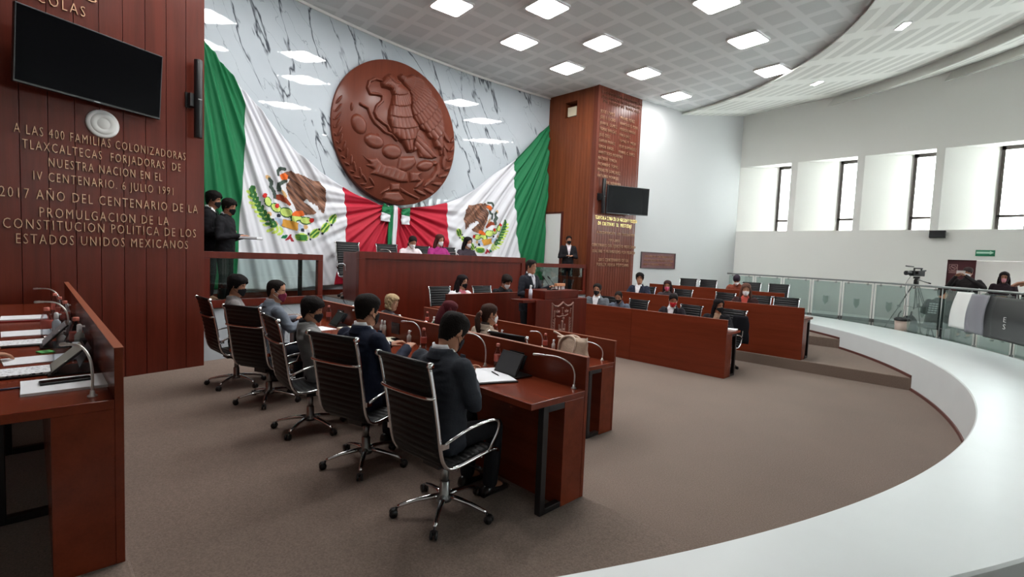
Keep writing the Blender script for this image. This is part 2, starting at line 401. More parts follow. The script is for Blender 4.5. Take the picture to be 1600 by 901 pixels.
MED={'eagle':[[(-0.513,0.996),(-0.401,1.171),(-0.294,1.258),(-0.182,1.193),(-0.068,1.166),(0.025,1.113),(0.166,1.032),(0.264,0.918),(0.272,0.641),(0.301,0.487),(0.425,0.354),(0.528,0.212),(0.436,0.031),(0.37,-0.144),(0.353,-0.358),(0.211,-0.395),(0.065,-0.201),(-0.121,-0.117),(-0.213,-0.057),(-0.253,0.091),(-0.311,0.273),(-0.294,0.47),(-0.241,0.637),(-0.215,0.798),(-0.262,0.902),(-0.372,0.912),(-0.481,0.902)]],'wing':[[(-0.094,1.256),(0.017,1.345),(0.157,1.325),(0.295,1.403),(0.512,1.384),(0.74,1.222),(0.95,1.007),(1.114,0.796),(1.204,0.521),(1.237,0.358),(1.208,0.012),(1.198,-0.288),(1.13,-0.3),(1.071,-0.14),(0.967,-0.138),(0.884,0.035),(0.782,0.057),(0.677,0.181),(0.552,0.217),(0.402,0.348),(0.301,0.487),(0.27,0.72),(0.254,0.916),(0.166,1.032),(0.047,1.138),(-0.046,1.172)]],'tail_feathers':[[(0.435,0.072),(0.557,0.055),(0.839,-0.14),(1.053,-0.355),(0.901,-0.422),(0.698,-0.435),(0.55,-0.439),(0.471,-0.288),(0.362,-0.356),(0.37,-0.144)]],'cactus':[[(-0.869,-0.172),(-0.937,-0.195),(-1.01,-0.186),(-1.078,-0.146),(-1.131,-0.083),(-1.161,-0.005),(-1.164,0.075),(-1.139,0.146),(-1.09,0.198),(-1.024,0.222),(-0.951,0.215),(-0.882,0.177),(-0.827,0.113),(-0.796,0.034),(-0.793,-0.048),(-0.819,-0.121)],[(-0.385,-0.324),(-0.431,-0.382),(-0.506,-0.422),(-0.598,-0.438),(-0.692,-0.429),(-0.775,-0.396),(-0.833,-0.345),(-0.86,-0.283),(-0.85,-0.219),(-0.806,-0.163),(-0.734,-0.123),(-0.644,-0.104),(-0.55,-0.112),(-0.465,-0.143),(-0.403,-0.195),(-0.375,-0.259)],[(0.076,-0.417),(0.045,-0.486),(-0.021,-0.544),(-0.11,-0.584),(-0.209,-0.598),(-0.303,-0.586),(-0.377,-0.549),(-0.421,-0.494),(-0.428,-0.428),(-0.399,-0.361),(-0.336,-0.304),(-0.249,-0.263),(-0.151,-0.247),(-0.055,-0.257),(0.022,-0.293),(0.068,-0.35)],[(0.005,-0.51),(0.403,-0.423),(0.476,-0.574),(0.364,-0.714),(0.131,-0.85),(-0.046,-0.797)],[(0.952,-0.526),(0.947,-0.581),(0.905,-0.638),(0.835,-0.689),(0.747,-0.725),(0.654,-0.742),(0.572,-0.737),(0.512,-0.711),(0.483,-0.669),(0.488,-0.616),(0.528,-0.56),(0.595,-0.51),(0.682,-0.473),(0.774,-0.454),(0.859,-0.458),(0.921,-0.483)],[(-1.108,0.347),(-1.111,0.311),(-1.119,0.28),(-1.131,0.257),(-1.146,0.247),(-1.161,0.25),(-1.174,0.267),(-1.183,0.294),(-1.187,0.328),(-1.185,0.364),(-1.177,0.395),(-1.165,0.418),(-1.15,0.428),(-1.135,0.425),(-1.121,0.409),(-1.112,0.381)],[(-0.471,-0.127),(-0.474,-0.147),(-0.486,-0.165),(-0.504,-0.179),(-0.525,-0.187),(-0.546,-0.188),(-0.565,-0.181),(-0.577,-0.167),(-0.582,-0.149),(-0.578,-0.129),(-0.566,-0.111),(-0.549,-0.096),(-0.528,-0.088),(-0.506,-0.088),(-0.488,-0.095),(-0.475,-0.109)],[(1.079,-0.487),(1.074,-0.513),(1.057,-0.538),(1.03,-0.557),(0.999,-0.567),(0.967,-0.567),(0.94,-0.556),(0.921,-0.537),(0.914,-0.513),(0.92,-0.486),(0.937,-0.462),(0.963,-0.443),(0.994,-0.432),(1.026,-0.432),(1.053,-0.443),(1.072,-0.462)]],'rock':[[(-0.918,-0.589),(-0.759,-0.676),(-0.548,-0.622),(-0.371,-0.748),(-0.103,-0.746),(0.224,-0.816),(0.279,-1.052),(0.045,-1.084),(-0.319,-1.034),(-0.538,-1.006),(-0.701,-0.991),(-0.627,-0.884),(-0.818,-0.818),(-0.706,-0.781)],[(0.29,-0.807),(0.66,-0.752),(0.54,-0.873),(0.643,-0.984),(0.298,-1.042)]],'bow':[[(-0.205,-1.125),(0.045,-1.092),(0.051,-1.276),(-0.2,-1.306)],[(-0.333,-1.338),(0.014,-1.288),(0.188,-1.463),(-0.01,-1.552),(-0.215,-1.554),(-0.395,-1.502)],[(0.057,-1.182),(0.286,-1.276),(0.606,-1.367),(0.534,-1.425),(0.241,-1.343),(0.079,-1.289)],[(-0.216,-1.197),(-0.4,-1.318),(-0.463,-1.408),(-0.376,-1.374),(-0.214,-1.296)]],'laurel_branch':[[(-1.357,0.521),(-1.355,0.493),(-1.381,0.436),(-1.425,0.371),(-1.47,0.324),(-1.498,0.311),(-1.5,0.338),(-1.474,0.395),(-1.43,0.46),(-1.386,0.508)],[(-1.637,0.464),(-1.609,0.463),(-1.569,0.432),(-1.53,0.384),(-1.508,0.337),(-1.511,0.309),(-1.539,0.31),(-1.58,0.341),(-1.619,0.389),(-1.64,0.436)],[(-1.363,0.355),(-1.361,0.327),(-1.387,0.27),(-1.431,0.206),(-1.476,0.159),(-1.504,0.146),(-1.506,0.174),(-1.48,0.23),(-1.436,0.294),(-1.392,0.342)],[(-1.643,0.301),(-1.615,0.299),(-1.575,0.268),(-1.536,0.22),(-1.514,0.172),(-1.517,0.144),(-1.545,0.146),(-1.586,0.178),(-1.625,0.226),(-1.646,0.273)],[(-1.369,0.189),(-1.367,0.161),(-1.393,0.104),(-1.437,0.04),(-1.481,-0.007),(-1.51,-0.019),(-1.512,0.009),(-1.486,0.065),(-1.442,0.129),(-1.397,0.176)],[(-1.649,0.138),(-1.621,0.136),(-1.58,0.104),(-1.542,0.055),(-1.52,0.007),(-1.523,-0.021),(-1.551,-0.018),(-1.592,0.014),(-1.631,0.063),(-1.652,0.11)],[(-1.394,0.05),(-1.385,0.025),(-1.397,-0.033),(-1.425,-0.102),(-1.459,-0.156),(-1.485,-0.174),(-1.494,-0.149),(-1.482,-0.091),(-1.454,-0.022),(-1.42,0.032)],[(-1.667,-0.062),(-1.639,-0.057),(-1.589,-0.077),(-1.536,-0.113),(-1.501,-0.152),(-1.498,-0.179),(-1.527,-0.183),(-1.577,-0.163),(-1.63,-0.127),(-1.664,-0.089)],[(-1.357,-0.104),(-1.348,-0.129),(-1.36,-0.187),(-1.388,-0.257),(-1.421,-0.31),(-1.448,-0.328),(-1.457,-0.303),(-1.445,-0.245),(-1.417,-0.176),(-1.383,-0.122)],[(-1.631,-0.214),(-1.603,-0.21),(-1.553,-0.23),(-1.5,-0.266),(-1.465,-0.306),(-1.461,-0.333),(-1.49,-0.337),(-1.541,-0.316),(-1.593,-0.28),(-1.628,-0.241)],[(-1.348,-0.245),(-1.334,-0.267),(-1.334,-0.324),(-1.348,-0.395),(-1.371,-0.452),(-1.394,-0.474),(-1.408,-0.452),(-1.408,-0.395),(-1.394,-0.324),(-1.371,-0.267)],[(-1.606,-0.4),(-1.578,-0.391),(-1.522,-0.401),(-1.46,-0.425),(-1.416,-0.456),(-1.406,-0.481),(-1.435,-0.491),(-1.492,-0.481),(-1.554,-0.456),(-1.597,-0.425)],[(-1.276,-0.385),(-1.262,-0.407),(-1.261,-0.465),(-1.276,-0.536),(-1.299,-0.593),(-1.322,-0.615),(-1.337,-0.592),(-1.337,-0.535),(-1.323,-0.464),(-1.3,-0.406)],[(-1.537,-0.539),(-1.508,-0.53),(-1.452,-0.54),(-1.389,-0.565),(-1.345,-0.597),(-1.335,-0.622),(-1.364,-0.631),(-1.421,-0.621),(-1.484,-0.595),(-1.528,-0.564)],[(-1.233,-0.521),(-1.214,-0.54),(-1.204,-0.596),(-1.207,-0.667),(-1.221,-0.726),(-1.241,-0.75),(-1.26,-0.73),(-1.27,-0.675),(-1.267,-0.604),(-1.253,-0.545)],[(-1.474,-0.708),(-1.446,-0.695),(-1.387,-0.696),(-1.318,-0.712),(-1.267,-0.736),(-1.253,-0.759),(-1.282,-0.772),(-1.342,-0.77),(-1.41,-0.754),(-1.46,-0.73)],[(-1.135,-0.647),(-1.115,-0.666),(-1.105,-0.723),(-1.108,-0.794),(-1.122,-0.853),(-1.143,-0.878),(-1.162,-0.858),(-1.172,-0.801),(-1.169,-0.73),(-1.155,-0.671)],[(-1.379,-0.833),(-1.35,-0.82),(-1.29,-0.822),(-1.221,-0.838),(-1.169,-0.863),(-1.154,-0.886),(-1.183,-0.899),(-1.244,-0.897),(-1.314,-0.88),(-1.365,-0.856)],[(-1.082,-0.777),(-1.057,-0.791),(-1.033,-0.842),(-1.018,-0.911),(-1.018,-0.97),(-1.033,-0.997),(-1.058,-0.982),(-1.082,-0.931),(-1.097,-0.863),(-1.097,-0.804)],[(-1.286,-1.004),(-1.26,-0.986),(-1.198,-0.975),(-1.123,-0.976),(-1.064,-0.989),(-1.043,-1.008),(-1.07,-1.026),(-1.133,-1.037),(-1.208,-1.036),(-1.266,-1.023)],[(-0.948,-0.877),(-0.924,-0.892),(-0.899,-0.943),(-0.884,-1.012),(-0.884,-1.072),(-0.899,-1.1),(-0.924,-1.084),(-0.949,-1.032),(-0.964,-0.964),(-0.964,-0.904)],[(-1.156,-1.105),(-1.13,-1.087),(-1.067,-1.076),(-0.99,-1.078),(-0.93,-1.091),(-0.909,-1.111),(-0.936,-1.129),(-1.0,-1.139),(-1.077,-1.137),(-1.136,-1.124)],[(-0.897,-1.012),(-0.867,-1.017),(-0.821,-1.055),(-0.778,-1.111),(-0.754,-1.164),(-0.759,-1.194),(-0.789,-1.189),(-0.835,-1.151),(-0.878,-1.095),(-0.901,-1.042)],[(-1.013,-1.286),(-0.994,-1.261),(-0.935,-1.23),(-0.858,-1.206),(-0.793,-1.197),(-0.764,-1.208),(-0.784,-1.233),(-0.844,-1.264),(-0.921,-1.288),(-0.985,-1.297)],[(-0.721,-1.057),(-0.69,-1.062),(-0.644,-1.1),(-0.6,-1.157),(-0.575,-1.211),(-0.579,-1.242),(-0.611,-1.236),(-0.658,-1.197),(-0.701,-1.14),(-0.725,-1.087)],[(-0.84,-1.334),(-0.82,-1.308),(-0.76,-1.277),(-0.682,-1.253),(-0.615,-1.244),(-0.585,-1.255),(-0.605,-1.281),(-0.667,-1.312),(-0.745,-1.336),(-0.811,-1.344)],[(1.693,0.385),(1.699,0.341),(1.651,0.252),(1.569,0.152),(1.484,0.081),(1.428,0.064),(1.423,0.108),(1.47,0.196),(1.551,0.294),(1.636,0.367)],[(1.173,0.309),(1.226,0.307),(1.303,0.259),(1.375,0.182),(1.413,0.106),(1.404,0.061),(1.349,0.063),(1.272,0.112),(1.201,0.189),(1.164,0.264)],[(1.682,0.157),(1.688,0.112),(1.64,0.024),(1.558,-0.075),(1.473,-0.145),(1.418,-0.162),(1.412,-0.118),(1.459,-0.03),(1.54,0.068),(1.626,0.139)],[(1.163,0.087),(1.216,0.085),(1.292,0.036),(1.364,-0.042),(1.402,-0.119),(1.393,-0.164),(1.339,-0.161),(1.261,-0.111),(1.191,-0.033),(1.153,0.042)],[(1.714,-0.138),(1.702,-0.185),(1.625,-0.262),(1.514,-0.339),(1.411,-0.388),(1.356,-0.39),(1.368,-0.344),(1.442,-0.268),(1.552,-0.191),(1.657,-0.141)],[(1.221,-0.071),(1.268,-0.088),(1.318,-0.158),(1.353,-0.255),(1.358,-0.343),(1.333,-0.386),(1.286,-0.369),(1.235,-0.298),(1.201,-0.201),(1.196,-0.115)],[(1.673,-0.451),(1.646,-0.494),(1.549,-0.553),(1.421,-0.604),(1.312,-0.627),(1.261,-0.615),(1.287,-0.573),(1.381,-0.515),(1.508,-0.464),(1.62,-0.439)],[(1.25,-0.262),(1.287,-0.29),(1.308,-0.374),(1.305,-0.48),(1.28,-0.569),(1.241,-0.606),(1.205,-0.577),(1.184,-0.494),(1.187,-0.388),(1.212,-0.3)],[(1.504,-0.655),(1.477,-0.699),(1.382,-0.756),(1.257,-0.804),(1.149,-0.827),(1.099,-0.814),(1.125,-0.772),(1.217,-0.716),(1.342,-0.667),(1.452,-0.643)],[(1.089,-0.463),(1.125,-0.492),(1.145,-0.575),(1.143,-0.681),(1.117,-0.769),(1.08,-0.805),(1.044,-0.776),(1.024,-0.693),(1.026,-0.588),(1.051,-0.5)],[(1.325,-0.97),(1.281,-1.003),(1.173,-1.026),(1.044,-1.031),(0.943,-1.017),(0.906,-0.989),(0.948,-0.957),(1.053,-0.933),(1.182,-0.927),(1.287,-0.941)],[(1.064,-0.645),(1.081,-0.685),(1.059,-0.772),(1.006,-0.874),(0.943,-0.951),(0.894,-0.973),(0.878,-0.934),(0.899,-0.847),(0.951,-0.745),(1.014,-0.668)],[(1.048,-1.23),(0.997,-1.249),(0.894,-1.24),(0.78,-1.207),(0.697,-1.164),(0.677,-1.126),(0.726,-1.107),(0.827,-1.115),(0.942,-1.147),(1.027,-1.191)],[(0.957,-0.837),(0.955,-0.881),(0.899,-0.96),(0.811,-1.044),(0.725,-1.1),(0.673,-1.107),(0.674,-1.064),(0.729,-0.986),(0.816,-0.902),(0.903,-0.845)],[(0.786,-1.294),(0.736,-1.312),(0.636,-1.303),(0.525,-1.271),(0.445,-1.228),(0.426,-1.19),(0.474,-1.172),(0.572,-1.18),(0.683,-1.212),(0.766,-1.256)],[(0.698,-0.906),(0.696,-0.95),(0.642,-1.028),(0.556,-1.11),(0.472,-1.165),(0.422,-1.172),(0.424,-1.129),(0.477,-1.052),(0.561,-0.97),(0.646,-0.914)]],'snake':[[(-0.485,1.053),(-0.634,1.05),(-0.765,0.958),(-0.803,0.818),(-0.742,0.711),(-0.583,0.743),(-0.455,0.738),(-0.443,0.626),(-0.577,0.48),(-0.624,0.337),(-0.57,0.235),(-0.439,0.168),(-0.307,0.119),(-0.237,0.017)],[(-0.958,0.438),(-0.785,0.393),(-0.705,0.224),(-0.61,0.112),(-0.479,0.044),(-0.369,-0.029),(-0.191,-0.052),(-0.075,-0.148)]]}
